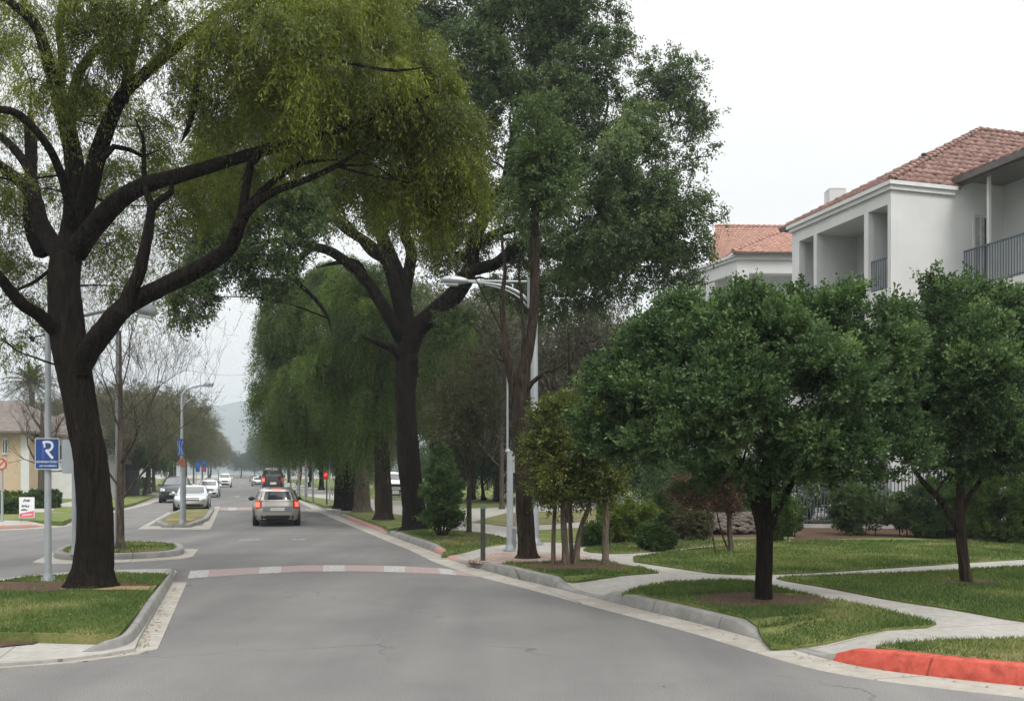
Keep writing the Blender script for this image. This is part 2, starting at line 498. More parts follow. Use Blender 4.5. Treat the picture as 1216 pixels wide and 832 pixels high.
def leaf_cloud(blobs, n_leaves, leaf=(0.08, 0.02), per_twig=26, twig=0.45, droop=0.5, seed=1, clump=0.34, up=0.3, shell=0.45, dens=None, jitter=0.05, lump=2.4, hang=0.0, cull=0.0, tipv=0.0):
    """leaves grown on short twigs, twigs gathered in clumps on the surface and through the volume of each blob.
    returns verts, quads, value per leaf"""
    rs = np.random.RandomState(seed)
    B = np.array([b[:6] for b in blobs], float)
    wt = np.array([b[6] if len(b) > 6 else 1.0 for b in blobs])
    area = (B[:, 3] * B[:, 4] + B[:, 4] * B[:, 5] + B[:, 3] * B[:, 5]) * wt
    n_tw = int(n_leaves / per_twig)
    cnt = np.maximum(4, (n_tw * area / area.sum())).astype(int)
    O = []; D = []; val = []
    for b, c in zip(B, cnt):
        r = b[3:6]
        rm = r.mean()
        nc = max(5, int(lump * (1 / clump) ** 2))
        d = unit(rs.randn(nc, 3))
        if cull: d[:, 2] = np.where(d[:, 2] < -cull, -d[:, 2] * .5, d[:, 2])
        cr = rs.rand(nc) ** shell
        cc = b[:3] + d * r * cr[:, None]
        cs = clump * rm * (0.6 + 0.8 * rs.rand(nc))
        cv = np.clip(0.42 + 0.18 * rs.randn(nc), 0, 1)
        k = rs.randint(0, nc, c)
        dd = unit(rs.randn(c, 3))
        off = dd * (rs.rand(c) ** 0.45)[:, None] * cs[k][:, None]
        off[:, 2] *= 0.75
        o = cc[k] + off
        dirv = unit(0.7 * dd + 0.6 * unit((o - b[:3]) / r) + 0.5 * rs.randn(c, 3) + np.array([0, 0, up]))
        O.append(o); D.append(dirv); val.append(np.clip(cv[k] + 0.13 * rs.randn(c), 0, 1))
    O = np.vstack(O); D = np.vstack(D); val = np.concatenate(val)
    nt = len(O)
    L = twig * (0.5 + rs.rand(nt))
    t = (np.tile(np.linspace(0.08, 1.0, per_twig), (nt, 1)) + rs.randn(nt, per_twig) * 0.02)
    pos = O[:, None, :] + D[:, None, :] * (L[:, None] * t)[..., None]
    pos[..., 2] -= droop * L[:, None] * t ** 2 * 1.2
    if hang:
        hf = (rs.rand(nt) ** 2 * hang)[:, None] * t ** 1.5
        pos[..., 2] -= hf
    pos += rs.randn(nt, per_twig, 3) * jitter
    tang = D[:, None, :] * np.ones((nt, per_twig, 1))
    tang = tang.copy(); tang[..., 2] -= droop * 2.4 * t + (1.5 * t if hang else 0)
    ax = unit(unit(tang) + rs.randn(nt, per_twig, 3) * 0.55)
    nrm = unit(np.cross(ax, rs.randn(nt, per_twig, 3)))
    ll = leaf[0] * (0.65 + 0.7 * rs.rand(nt, per_twig, 1)); lw = leaf[1] * (0.7 + 0.6 * rs.rand(nt, per_twig, 1))
    p0 = pos; tip = pos + ax * ll
    mid = pos + ax * ll * 0.45
    a = mid + nrm * lw * 0.5; c = mid - nrm * lw * 0.5
    V = np.stack([p0, a, tip, c], 2).reshape(-1, 3)
    n = nt * per_twig
    Fq = np.arange(n * 4).reshape(n, 4)
    # younger leaves toward the twig ends are lighter
    vv = np.clip(np.repeat(val, per_twig) + rs.randn(n) * 0.10 + tipv * (t.ravel() - .55), 0, 1)
    return V, Fq, vv, O


def PB(px, py, rx, ry, Y, depth=1.0, w=1.0):
    """a blob from a picture position, its distance and real size"""
    x, y, z = Q(px, py, Y)
    k = Y / F
    return (x, y, z, rx * k, (rx + ry) * 0.5 * k * depth, ry * k, w)


def twigs(tb, blobs, rs, per=5, r=0.012, start=None):
    for b in blobs:
        c = np.array(b[:3]); rr = np.array(b[3:6])
        for _ in range(per):
            d = unit(rs.randn(3)); e = c + d * rr * 0.9
            m = (c + e) / 2 + rs.randn(3) * 0.08 * rr.mean(); m[2] += 0.1 * rr.mean()
            s = c + rs.randn(3) * 0.1 * rr.mean()
            tb.tube([s, m, e], [r * 1.6, r, r * 0.3], 4, rr.mean() / 3)


def nearest_limb(nodes, p):
    k = min(range(len(nodes)), key=lambda i: np.linalg.norm(np.array(nodes[i][0]) - p))
    return nodes[k]


def make_tree(name, label, base, trunks, blobs, leafm, barkm, n_leaves, group=None, seed=1, limb_r=0.05, cat='tree', tw=5, seg=10, limbs=True, rough=0.1, limbs_from=0.0, **kw):
    """base xyz; trunks: list of (points, radii) in world coordinates"""
    rs = np.random.RandomState(seed)
    root = empty(name, base, label, cat, group)
    tb = TB(base)
    nodes = []
    for i, (P, Rr) in enumerate(trunks):
        tb.tube(P, Rr, seg if Rr[0] > .04 else 6, 0.12 if Rr[0] > .1 else 0.2, rough, seed * 7 + i)
        Pc, Rc = catmull(P, Rr, 0.4)
        nodes += [(p, r) for p, r in zip(Pc, Rc)]
    if limbs and blobs:
        cand = [(p, r) for p, r in nodes if p[2] > base[2] + limbs_from] or nodes
        for b in blobs:
            c = np.array(b[:3])
            # attach below and nearest
            k = min(range(len(cand)), key=lambda i: np.linalg.norm(np.array(cand[i][0]) - c) + 1.2 * max(0, cand[i][0][2] - c[2] + .3))
            p, r = cand[k]
            L = np.linalg.norm(c - p)
            r0 = min(r * 0.7, limb_r)
            m1 = p + (c - p) * 0.4 + rs.randn(3) * 0.07 * L + np.array([0, 0, .08 * L])
            tb.tube([p, m1, c], [r0, r0 * .7, r0 * .35], 6, max(0.15, L / 6), 0.05, seed)
        twigs(tb, blobs, rs, tw, limb_r * 0.28)
    tb.build('trunk', barkm, root)
    if blobs and n_leaves:
        V, Fq, vv, O = leaf_cloud(blobs, n_leaves, seed=seed, **kw)
        me = raw_mesh('crown', V - np.array(base), Fq, leafm, attr=vv)
        link('crown', me, root)
    return root


def copy_tree(o, loc, rz=0.0, scale=1.0, label=None, group=None):
    c = o.copy(); COL.objects.link(c)
    c.location = loc; c.rotation_euler = (0, 0, rz)
    c.scale = (scale, scale, scale) if not isinstance(scale, tuple) else scale
    if label: c['label'] = label
    if group: c['group'] = group
    for ch in o.children:
        d = ch.copy(); COL.objects.link(d); d.parent = c
        for g in ch.children:
            e = g.copy(); COL.objects.link(e); e.parent = d
    return c


def bare_branches(tb, p, d, L, r, lvl, rs, spread=0.55, upw=0.25, maxl=5, seg=5):
    """recursive bare branching"""
    if lvl > maxl: return
    n = 3
    pts = [p]; q = p.copy(); dd = d.copy()
    for i in range(n):
        dd = unit(dd + rs.randn(3) * 0.13 + np.array([0, 0, upw * 0.15]))
        q = q + dd * L / n
        pts.append(q.copy())
    r1 = max(r * 0.55, 0.003)
    tb.tube(pts, list(np.linspace(r, r1, n + 1)), seg if lvl < 2 else (4 if lvl < 4 else 3), L / 3, 0)
    kids = 3 if lvl < 3 else 3
    for k in range(kids):
        i = rs.randint(1, n + 1) if k else n
        nd = unit(dd + rs.randn(3) * spread + np.array([0, 0, upw]))
        bare_branches(tb, pts[i], nd, L * (0.62 + 0.25 * rs.rand()), r1 * 0.85, lvl + 1, rs, spread, upw, maxl, seg)


# ------------------------------------------------------------------ polygons and sheets
def chaikin(P, n=2, closed=True):
    P = [np.array(p, float) for p in P]
    for _ in range(n):
        out = []
        m = len(P)
        rng = range(m) if closed else range(m - 1)
        if not closed: out.append(P[0])
        for i in rng:
            a, b = P[i], P[(i + 1) % m]
            out += [a * .75 + b * .25, a * .25 + b * .75]
        if not closed: out.append(P[-1])
        P = out
    return P


def offset_closed(P, d):
    P = np.array(P, float)[:, :2]
    a = np.roll(P, 1, 0); b = np.roll(P, -1, 0)
    t = unit(b - a)
    nrm = np.stack([-t[:, 1], t[:, 0]], 1)
    ar = 0.5 * np.sum(P[:, 0] * b[:, 1] - b[:, 0] * P[:, 1])
    return P + nrm * d * (1 if ar > 0 else -1)      # inward for d>0


def slab(name, poly, z0, z1, mat, kind='structure', label=None, parent=None):
    """flat sheet with a skirt down to z0"""
    P = [(p[0], p[1]) for p in poly]
    n = len(P)
    V = [(x, y, z1) for x, y in P] + [(x, y, z0) for x, y in P]
    tri = geometry.tessellate_polygon([[Vector((x, y, 0)) for x, y in P]])
    Fs = []
    for t in tri:
        a, b, c = [P[i] for i in t]
        ar = (b[0] - a[0]) * (c[1] - a[1]) - (c[0] - a[0]) * (b[1] - a[1])
        Fs.append(tuple(t) if ar > 0 else tuple(reversed(t)))
    Fs += [(i, (i + 1) % n, n + (i + 1) % n, n + i) for i in range(n)]
    me = bpy.data.meshes.new(name); me.from_pydata(V, [], Fs); me.materials.append(MATS[mat]); me.update()
    o = link(name, me, parent)
    if kind: o['kind'] = kind
    if label: o['label'] = label
    return o


def in_poly(x, y, P):
    P = np.asarray(P)[:, :2]
    c = np.zeros(len(x), bool)
    n = len(P)
    for i in range(n):
        x0, y0 = P[i]; x1, y1 = P[(i + 1) % n]
        if y0 == y1: continue
        k = ((y0 > y) != (y1 > y)) & (x < (x1 - x0) * (y - y0) / (y1 - y0) + x0)
        c ^= k
    return c


GRASS_V = []; GRASS_F = []; GRASS_A = []; grass_n = 0


def vnoise(x, y, s, seed):
    """cheap smooth noise"""
    rs = np.random.RandomState(seed)
    g = rs.rand(64, 64)
    xs = (x * s) % 63; ys = (y * s) % 63
    xi = xs.astype(int); yi = ys.astype(int); fx = xs - xi; fy = ys - yi
    fx = fx * fx * (3 - 2 * fx); fy = fy * fy * (3 - 2 * fy)
    return (g[xi, yi] * (1 - fx) * (1 - fy) + g[xi + 1, yi] * fx * (1 - fy) + g[xi, yi + 1] * (1 - fx) * fy + g[xi + 1, yi + 1] * fx * fy)


def grow_grass(poly, z, dens, h=0.045, w=0.008, dry=0.0, seed=1, holes=(), ymax=26.0, terrain=False):
    global grass_n
    rs = np.random.RandomState(seed)
    P = np.array([(p[0], p[1]) for p in poly])
    x0, y0 = P.min(0); x1, y1 = P.max(0)
    y1 = min(y1, ymax); x0 = max(x0, -12); x1 = min(x1, 16)
    n = int((x1 - x0) * (y1 - y0) * dens)
    if n <= 0: return
    x = x0 + rs.rand(n) * (x1 - x0); y = y0 + rs.rand(n) * (y1 - y0)
    k = in_poly(x, y, P)
    # farther grass thinner and coarser
    k &= rs.rand(n) < np.clip((11.0 / y) ** 1.0, 0, 1)
    for (hx, hy, rx, ry) in holes:
        q = ((x - hx) / rx) ** 2 + ((y - hy) / ry) ** 2 + (vnoise(x, y, 3.0, 5) - .5) * .9
        k &= (q > 1) | (rs.rand(n) < .05)
    x, y = x[k], y[k]; n = len(x)
    sc = np.clip(y / 13.0, 0.85, 1.8)
    hh = h * (0.5 + rs.rand(n)) * (0.8 + .5 * vnoise(x, y, 1.7, 2))
    ww = w * sc * (0.7 + 0.6 * rs.rand(n))
    a = rs.rand(n) * 6.28; l = rs.rand(n) * 6.28
    lean = hh * (0.3 + 0.8 * rs.rand(n))
    dx = np.cos(a) * ww; dy = np.sin(a) * ww
    if terrain: z = zfun(x, y) + .018
    else: z = np.full(n, z)
    V = np.zeros((n, 3, 3))
    V[:, 0] = np.stack([x - dx, y - dy, z], 1)
    V[:, 1] = np.stack([x + dx, y + dy, z], 1)
    V[:, 2] = np.stack([x + np.cos(l) * lean, y + np.sin(l) * lean, z + hh], 1)
    GRASS_V.append(V.reshape(-1, 3)); GRASS_F.append(np.arange(n * 3).reshape(n, 3) + grass_n); grass_n += n * 3
    pn = vnoise(x, y, 0.9, 3) * .6 + vnoise(x, y, 2.3, 9) * .4
    v = np.clip(0.22 + (pn - .47) * 1.35 + dry + rs.randn(n) * .14, 0, 1)
    GRASS_A.append(v)


# ------------------------------------------------------------------ ground, roads, kerbs
me = bpy.data.meshes.new('ground')
me.from_pydata([(-2600, -200, -.03), (2600, -200, -.03), (2600, 3600, -.03), (-2600, 3600, -.03)], [], [(0, 1, 2, 3)])
me.materials.append(MATS['far_ground'])
tag(link('ground', me), kind='structure')

road_poly = [(-70, -14), (60, -14), (60, 12), G(1216, 790)]
road = [(-45, -12), (40, -12), (40, 9.5), (12, 9.5)] + [tuple(np.array(G(*p)) + np.array([.5, .1])) for p in ((1000, 786), (893, 756), (711, 711), (547, 669), (462, 635), (383, 606))]
far_r = np.array(G(372, 600)); far_l = np.array(G(165, 600))
road += [tuple(far_r + A[:2] * k + np.array([.6, 0])) for k in (30, 290)] + [tuple(far_l + A[:2] * k - np.array([.6, 0])) for k in (290, 0)] + [G(128, 607), (-40, 33), (-80, 33), (-80, -12)]
slab('road', road, -0.02, 0.0, 'asphalt')

# kerb line of the right block: (px, py, kerb height, red?)
KR = [(1700, 850, .20, 1), (1450, 838, .20, 1), (1216, 815, .20, 1), (1130, 806, .20, 1), (1043, 797, .20, 1), (1000, 788, .16, 1), (980, 782, .02, 0),
      (940, 771, .012, 0), (896, 758, .02, 0), (872, 751, .165, 0), (800, 733, .17, 0), (722, 714, .165, 0), (708, 710, .02, 0), (690, 706, .012, 0), (668, 700, .03, 0), (652, 696, .18, 0), (600, 684, .19, 0),
      (560, 672.5, .17, 0), (548, 669, .05, 0), (535, 664, .02, 2), (524, 659, .10, 2), (508, 652, .17, 0), (480, 642, .17, 0), (462, 635, .15, 0), (455, 632.5, .03, 2), (446, 629, .10, 2), (420, 619.5, .13, 2), (404, 613, .15, 0),
      (391, 608, .10, 0), (384, 605, .02, 0), (378, 602, .02, 0), (370, 598.5, .14, 0), (352, 589, .15, 0), (333, 580, .15, 0), (316, 572.5, .15, 0), (302, 566.8, .15, 0)]


def kerb_line(pts, side, name):
    """pts (px,py,h,red) ; side +1: block lies to the right of travel (travel away from the camera)"""
    P = np.array([G(p[0], p[1]) for p in pts]); H = np.array([p[2] for p in pts]); RD = np.array([p[3] for p in pts])
    # dense resample
    Q2 = []; h2 = []; r2 = []
    Pe = np.vstack([2 * P[0] - P[1], P, 2 * P[-1] - P[-2]])
    for i in range(1, len(Pe) - 2):
        p0, p1, p2, p3 = Pe[i - 1:i + 3]
        n = int(np.clip(np.linalg.norm(p2 - p1) / 0.25, 2, 30))
        for k in range(n):
            t = k / n
            Q2.append(p1 * (1 - t) + p2 * t)
            s = t * t * (3 - 2 * t)
            h2.append(H[i - 1] * (1 - s) + H[i] * s); r2.append(RD[i - 1] if RD[i - 1] == RD[i] else (RD[i - 1] if t < .5 else RD[i]))
    Q2.append(P[-1]); h2.append(H[-1]); r2.append(RD[-1])
    Q2 = np.array(Q2); h2 = np.array(h2); r2 = np.array(r2)
    # smooth plan
    for _ in range(6):
        Q2[1:-1] = Q2[1:-1] * .5 + (Q2[:-2] + Q2[2:]) * .25
    T = unit(np.gradient(Q2, axis=0))
    Nn = np.stack([T[:, 1], -T[:, 0]], 1) * side          # towards the block
    return Q2, h2, r2, Nn


def strip(name, rows, mats, midx_fn=None, kind='structure', smooth=False):
    """rows: list of (n,3) arrays side by side"""
    n = len(rows[0]); m = len(rows)
    V = np.stack(rows, 1).reshape(-1, 3)
    idx = np.arange(n * m).reshape(n, m)
    Fq = np.stack([idx[:-1, :-1], idx[:-1, 1:], idx[1:, 1:], idx[1:, :-1]], -1).reshape(-1, 4)
    me = raw_mesh(name, V, Fq, mats, smooth, midx_fn(n - 1, m - 1) if midx_fn else None)
    # face up
    me.validate()
    o = link(name, me)
    if kind: o['kind'] = kind
    return o


def build_kerb(pts, side, name):
    Qp, h, red, Nn = kerb_line(pts, side, name)
    n = len(Qp)
    def row(off, z):
        return np.column_stack([Qp + Nn * off, np.full(n, z) if np.isscalar(z) else z])
    # gutter pan
    dish = 0.004 + np.zeros(n)
    strip('gutter', [row(-.52, -.01), row(-.50, dish + .008), row(-.2, dish + .003), row(0.0, dish + .001)], 'gutter_concrete')
    def mi(a, b):
        r = np.repeat(red[:a].astype(int), b)
        return r
    strip('kerb', [row(-.005, -.02), row(.0, np.minimum(h, .02)), row(.045, h * .90), row(.058, h * .975), row(.075, h), row(.20, h + .002), row(.21, h - .01)],
          ['kerb_concrete', 'kerb_red', 'kerb_faded'], mi)
    top = np.maximum(BZ, 0)
    rows = [row(.19, np.minimum(h, BZ) - .004)]
    for off in (.5, .9, 1.3, 1.7):
        k = min(1, (off - .19) / 1.3)
        s = k * k * (3 - 2 * k)
        rows.append(row(off, (np.minimum(h, BZ)) * (1 - s) + BZ * s - .004))
    rows[-1][:, 2] = BZ - .004
    strip('sidewalk', rows, 'concrete_walk')
    return Qp, h, Nn


QR, HR, NR = build_kerb(KR, -1 if False else 1, 'right')
def zfun(x, y, Z=BZ):
    """height of the right block: full height inside, following the kerb where it drops at the ramps"""
    x = np.asarray(x, float); y = np.asarray(y, float)
    sh = x.shape
    x = x.ravel(); y = y.ravel()
    z = np.full(x.shape, Z)
    kb = QR + NR * .19
    for i0 in range(0, len(x), 20000):
        xs = x[i0:i0 + 20000]; ys = y[i0:i0 + 20000]
        near = ys < 60
        d2 = np.full(len(xs), 99.0); hh = np.full(len(xs), Z)
        for j in range(len(kb)):
            if kb[j][1] > 45: break
            q = (xs - kb[j][0]) ** 2 + (ys - kb[j][1]) ** 2
            m = q < d2
            d2[m] = q[m]; hh[m] = min(HR[j], Z)
        k = np.clip(np.sqrt(d2) / 1.3, 0, 1); s = k * k * (3 - 2 * k)
        z[i0:i0 + 20000] = np.where(d2 < 3, hh * (1 - s) + Z * s, Z)
    return z.reshape(sh)


# the rest of the right block
inner = QR + NR * 1.69
far_end = inner[-1]
block = [tuple(p) for p in inner] + [tuple(far_end + A[:2] * 250), tuple(far_end + A[:2] * 250 + R[:2] * 120), (160, 60), (60, 5), (30, 3.5)]
block = [b for b in block]
slab('sidewalk', block, BZ - .2, BZ - .006, 'concrete_walk')


def kz(p):        # block height point from picture position
    return G(p[0], p[1], BZ)


def back_of_kerb(px0, px1, off=.215):
    """points just behind the kerb between two picture columns (right block)"""
    out = []
    for q, nn in zip(QR, NR):
        x, y = q + nn * off
        px = CX + F * q[0] / q[1]
        if min(px0, px1) <= px <= max(px0, px1) and q[1] > 5:
            out.append((x, y))
    return out


LZ = BZ + .012


def densify(P, step):
    out = []
    P = [np.array(p[:2], float) for p in P]
    for i in range(len(P)):
        p, q = P[i], P[(i + 1) % len(P)]
        n = max(1, int(np.linalg.norm(q - p) / step))
        out += [tuple(p + (q - p) * k / n) for k in range(n)]
    return out


def lawn(name, poly, mat='lawn', dens=900, dry=0.0, seed=1, holes=(), h=.045, ymax=26, z=LZ, terrain=None, lift=.022):
    if terrain is None: terrain = bool(dens) and abs(z - LZ) < 1e-6
    if terrain:
        # grid sheet draped over the block, clipped to the outline
        P = densify(poly, .35)
        px = np.array(P); zz_ = zfun(px[:, 0], px[:, 1]) + lift
        V = [(x, y, k) for (x, y), k in zip(P, zz_)]
        x0, y0 = px.min(0); x1, y1 = px.max(0)
        gx, gy = np.meshgrid(np.arange(max(x0, -14), min(x1, 25), .4), np.arange(y0, min(y1, 40), .4))
        gx = gx.ravel(); gy = gy.ravel()
        m = in_poly(gx, gy, px)
        gx, gy = gx[m], gy[m]
        far = np.array([np.min((px[:, 0] - a_) ** 2 + (px[:, 1] - b_) ** 2) > .04 for a_, b_ in zip(gx, gy)]) if len(gx) else np.zeros(0, bool)
        gx, gy = gx[far], gy[far]
        gz = zfun(gx, gy) + .012 if len(gx) else gx
        n = len(P)
        pts2 = [Vector(p) for p in P] + [Vector((a_, b_)) for a_, b_ in zip(gx, gy)]
        edges = [(i, (i + 1) % n) for i in range(n)]
        co, ed, fa, ov, oe, of = geometry.delaunay_2d_cdt(pts2, edges, [], 0, 1e-5)
        co = np.array([(v.x, v.y) for v in co])
        zc = zfun(co[:, 0], co[:, 1]) + lift
        cen = np.array([co[list(f)].mean(0) for f in fa])
        ok = in_poly(cen[:, 0], cen[:, 1], px)
        F2 = [tuple(f) for f, k in zip(fa, ok) if k]
        V2 = [(p[0], p[1], k) for p, k in zip(co, zc)]
        m0 = len(V2)
        V2 += V + [(x, y, k - .06) for (x, y, k) in V]
        F2 += [(m0 + i, m0 + (i + 1) % n, m0 + n + (i + 1) % n, m0 + n + i) for i in range(n)]
        me = bpy.data.meshes.new(name); me.from_pydata(V2, [], F2); me.materials.append(MATS[mat]); me.update()
        tag(link(name, me), kind='structure')
    else:
        slab(name, poly, z - .2, z, mat)
    if dens:
        grow_grass(poly, z - .004, dens, dry=dry, seed=seed, holes=holes, h=h, ymax=ymax, terrain=terrain)
    global LAST
    LAST = poly


def mulch_bed(cx, cy, rx, ry, z, mat='mulch', seed=1, rot=0.0, clip=True):
    """ragged patch of loose bark, kept inside the lawn it lies on"""
    cell = .035 * max(1, cy / 14)
    gx, gy = np.meshgrid(np.arange(cx - rx * 1.4, cx + rx * 1.4, cell), np.arange(cy - ry * 1.4, cy + ry * 1.4, cell))
    gx = gx.ravel(); gy = gy.ravel()
    q = ((gx - cx) / rx) ** 2 + ((gy - cy) / ry) ** 2 + (vnoise(gx + 50, gy, 2.2, seed) - .5) * .9 + (vnoise(gx + 50, gy, 9.0, seed + 1) - .5) * .5
    k = q < 1
    if clip:
        P = np.array([p[:2] for p in LAST])
        for sx_, sy_ in ((.12, 0), (-.12, 0), (0, .12), (0, -.12)):
            k &= in_poly(gx + sx_, gy + sy_, P)
    gx, gy = gx[k], gy[k]; n = len(gx)
    if not n: return
    zz_ = (zfun(gx, gy) + .022 if abs(z - LZ) < 1e-6 else np.full(n, z)) + .008
    h = cell / 2 * 1.02
    V = np.zeros((n, 4, 3))
    for i, (a_, b_) in enumerate(((-1, -1), (1, -1), (1, 1), (-1, 1))):
        V[:, i, 0] = gx + a_ * h; V[:, i, 1] = gy + b_ * h; V[:, i, 2] = zz_ + .006 * vnoise(gx + a_ * h + 60, gy + b_ * h, 14., 3)
    tag(link('mulch_bed', raw_mesh('mulch_bed', V.reshape(-1, 3), np.arange(n * 4).reshape(n, 4), mat)), kind='structure')


TREE8 = G(907, 713, BZ); TREE9 = G(1147, 692, BZ)
# lawn A (round tree)
k = back_of_kerb(735, 890)
la = chaikin([kz(p) for p in ((738, 704), (770, 694), (830, 690), (888, 689), (950, 705), (1035, 721), (1112, 741))], 2, False)
la = [tuple(p) for p in la] + [kz((1100, 745)), kz((985, 750)), kz((915, 755))] + k
lawn('lawn', la, dens=2300, seed=2, holes=[(TREE8[0], TREE8[1], .95, .75)])
mulch_bed(TREE8[0] - .1, TREE8[1] + .0, 1.0, .8, LZ, seed=3)
# corner lawn by red kerb
k = back_of_kerb(1022, 1500, .22)
lc = k + [kz((1040, 768)), kz((1100, 762)), kz((1216, 759)), kz((1560, 760))]
lawn('lawn', lc, 'lawn_dry', dens=1900, dry=.35, seed=4)
# lawn B under the right tree
lb = chaikin([kz(p) for p in ((918, 686), (1010, 683), (1110, 679.5), (1216, 673), (1400, 664), (1600, 700), (1500, 775), (1216, 739), (1130, 723), (1060, 713), (985, 698), (935, 690))], 1)
lawn('lawn', lb, dens=2100, seed=5, holes=[(TREE9[0], TREE9[1], .5, .35)])
mulch_bed(TREE9[0] + .1, TREE9[1], .55, .4, LZ, seed=5)
# lawn C
lcp = chaikin([kz(p) for p in ((738, 664.5), (790, 656), (860, 648), (945, 643), (1040, 638.5), (1100, 640), (1216, 648), (1400, 655), (1300, 660), (1216, 663.5), (1060, 674), (960, 680.5), (862, 683), (800, 674))], 1)
lawn('lawn', lcp, 'lawn', dens=1500, dry=.14, seed=6)
# small strip above the walk toward the shrubs
lawn('lawn', chaikin([kz(p) for p in ((690, 655), (700, 649), (800, 641), (940, 636), (945, 641), (860, 645.5), (790, 653), (740, 658))], 1), 'lawn_dry', dens=1300, dry=.15, seed=7)
# planting bed in front of the hedges and fence
slab('mulch_bed', [kz(p) for p in ((690, 648), (700, 630), (760, 622), (900, 618), (1260, 618), (1500, 640), (1400, 658), (1216, 652), (1100, 645), (1040, 644), (965, 645), (940, 641), (925, 636), (800, 640))], BZ - .1, BZ + .006, 'mulch')
# lawn D (multi-stem tree)
k = back_of_kerb(600, 664)
ld = [kz((596, 669.5)), kz((640, 668.5)), kz((700, 666)), kz((725, 667.5)), kz((760, 674)), kz((782, 680)), kz((740, 683)), kz((680, 686))] + k
lawn('lawn', ld, dens=1900, seed=8, holes=[(*kz((688, 673)), 1.3, .8)])
mulch_bed(*kz((690, 672.5)), 1.35, .8, LZ, seed=8)
# brick pavers by the lamp
lawn('paving', [kz(p) for p in ((556, 664), (560, 658), (585, 654.5), (660, 657), (702, 660), (690, 664.5), (640, 667), (592, 668.5))], 'pavers', dens=0, terrain=True, lift=.006)
# lawn E (cone shrub)
k = back_of_kerb(462, 524)
le = [kz((470, 630.5)), kz((512, 629)), kz((560, 632)), kz((590, 636.5)), kz((614, 644.5)), kz((560, 651)), kz((524, 654))] + k
lawn('lawn', le, 'lawn', dens=1300, seed=9, dry=.1, ymax=32)
mulch_bed(*kz((545, 639)), 1.7, 1.5, LZ, seed=9)
mulch_bed(*kz((560, 645)), 1.3, .5, LZ, 'straw', seed=10)
# lawn F (row of trunks)
k = back_of_kerb(404, 452)
lawn('lawn', [kz((404, 608.5)), kz((440, 606)), kz((480, 612)), kz((484, 624)), kz((462, 628.5))] + k, dens=0)
# far verge to the right
lawn('lawn', [kz((385, 600)), kz((404, 601)), kz((420, 597)), kz((360, 588)), kz((335, 578)), kz((345, 587))], dens=0)
# back lawns on the right, between walks
lawn('lawn', [kz(p) for p in ((520, 600), (580, 584), (760, 582), (800, 590), (700, 596), (600, 601.5), (540, 604))], dens=0)
lawn('lawn', [kz(p) for p in ((560, 620), (600, 609), (700, 604.5), (760, 602), (720, 616), (660, 622), (600, 624.5))], 'lawn_dry', dens=0)
lawn('lawn', [kz(p) for p in ((610, 631), (700, 626), (720, 634), (690, 644), (640, 643))], dens=0)
lawn('lawn', [kz(p) for p in ((420, 580), (760, 573), (1400, 575), (1400, 572), (400, 571))], dens=0)

# grass far along both sides
def skew(c, Y): return (c - .289 * Y, Y)
lawn('lawn', [skew(9.3, 64), skew(110, 80), skew(110, 300), skew(9.3, 300)], dens=0, z=LZ - .004)
# left block
KL = [(-500, 642, .15, 0), (-150, 636, .15, 0), (-60, 632, .15, 2), (0, 628.5, .15, 2), (40, 626.5, .13, 2), (60, 625, .03, 0), (85, 621.5, .03, 0), (105, 614, .12, 0), (128, 607, .15, 0), (150, 602.5, .14, 0), (166, 599, .04, 0), (178, 595, .05, 0), (197, 587.5, .15, 0),
      (230, 577.8, .15, 0), (258, 569.3, .15, 0), (272, 565, .15, 0)]
QL, HL, NL = build_kerb(KL, -1, 'left')
inner = QL + NL * 1.69
block = [tuple(p) for p in inner] + [tuple(inner[-1] + A[:2] * 250), (-300, 500), (-260, 30)]
slab('sidewalk', block, BZ - .2, BZ - .006, 'concrete_walk')
lawn('lawn', [kz(p) for p in ((-200, 626), (-40, 620), (2, 617), (75, 619), (90, 613), (86, 608), (0, 608), (-200, 612))], dens=0)
lawn('lawn', [kz(p) for p in ((60, 607), (98, 608), (112, 602), (70, 601))], dens=0)
lawn('lawn', [kz(p) for p in ((100, 611), (126, 604), (160, 597), (186, 588), (160, 586), (128, 592), (100, 600))], dens=0)
lawn('lawn', [kz(p) for p in ((135, 588), (190, 584), (215, 577), (180, 577), (120, 583))], dens=0)
lawn('lawn', [kz(p) for p in ((-300, 605), (60, 600), (150, 582), (210, 575), (200, 570), (-300, 575))], dens=0)


lawn('lawn', [skew(-12.5, 92), skew(-12.5, 300), skew(-140, 300), skew(-140, 92)], dens=0, z=LZ - .004)


def island(pts_px, h, mat, dry, seed, kerb_w=.16, dens=0, holes=(), smooth=2, ymax=30):
    P = [G(*p) for p in pts_px]
    P = np.array(chaikin(P, smooth))[:, :2]
    i1 = offset_closed(P, .04); i2 = offset_closed(P, .06 + kerb_w)
    n = len(P)
    V = np.vstack([np.column_stack([P, np.full(n, -.01)]), np.column_stack([offset_closed(P, .01), np.full(n, h * .8)]), np.column_stack([i1, np.full(n, h)]), np.column_stack([i2, np.full(n, h)]), np.column_stack([i2, np.full(n, h - .05)])])
    idx = np.arange(5 * n).reshape(5, n)
    Fq = np.stack([idx[:-1], np.roll(idx[:-1], -1, 1), np.roll(idx[1:], -1, 1), idx[1:]], -1).reshape(-1, 4)
    me = raw_mesh('kerb', V, Fq, 'kerb_concrete')
    tag(link('kerb', me), kind='structure')
    lawn('lawn', [tuple(p) for p in i2], mat, dens=dens, dry=dry, seed=seed, holes=holes, z=h - .012, ymax=ymax)
    return P


# first island (big tree)
T1B = G(110, 697, .15)
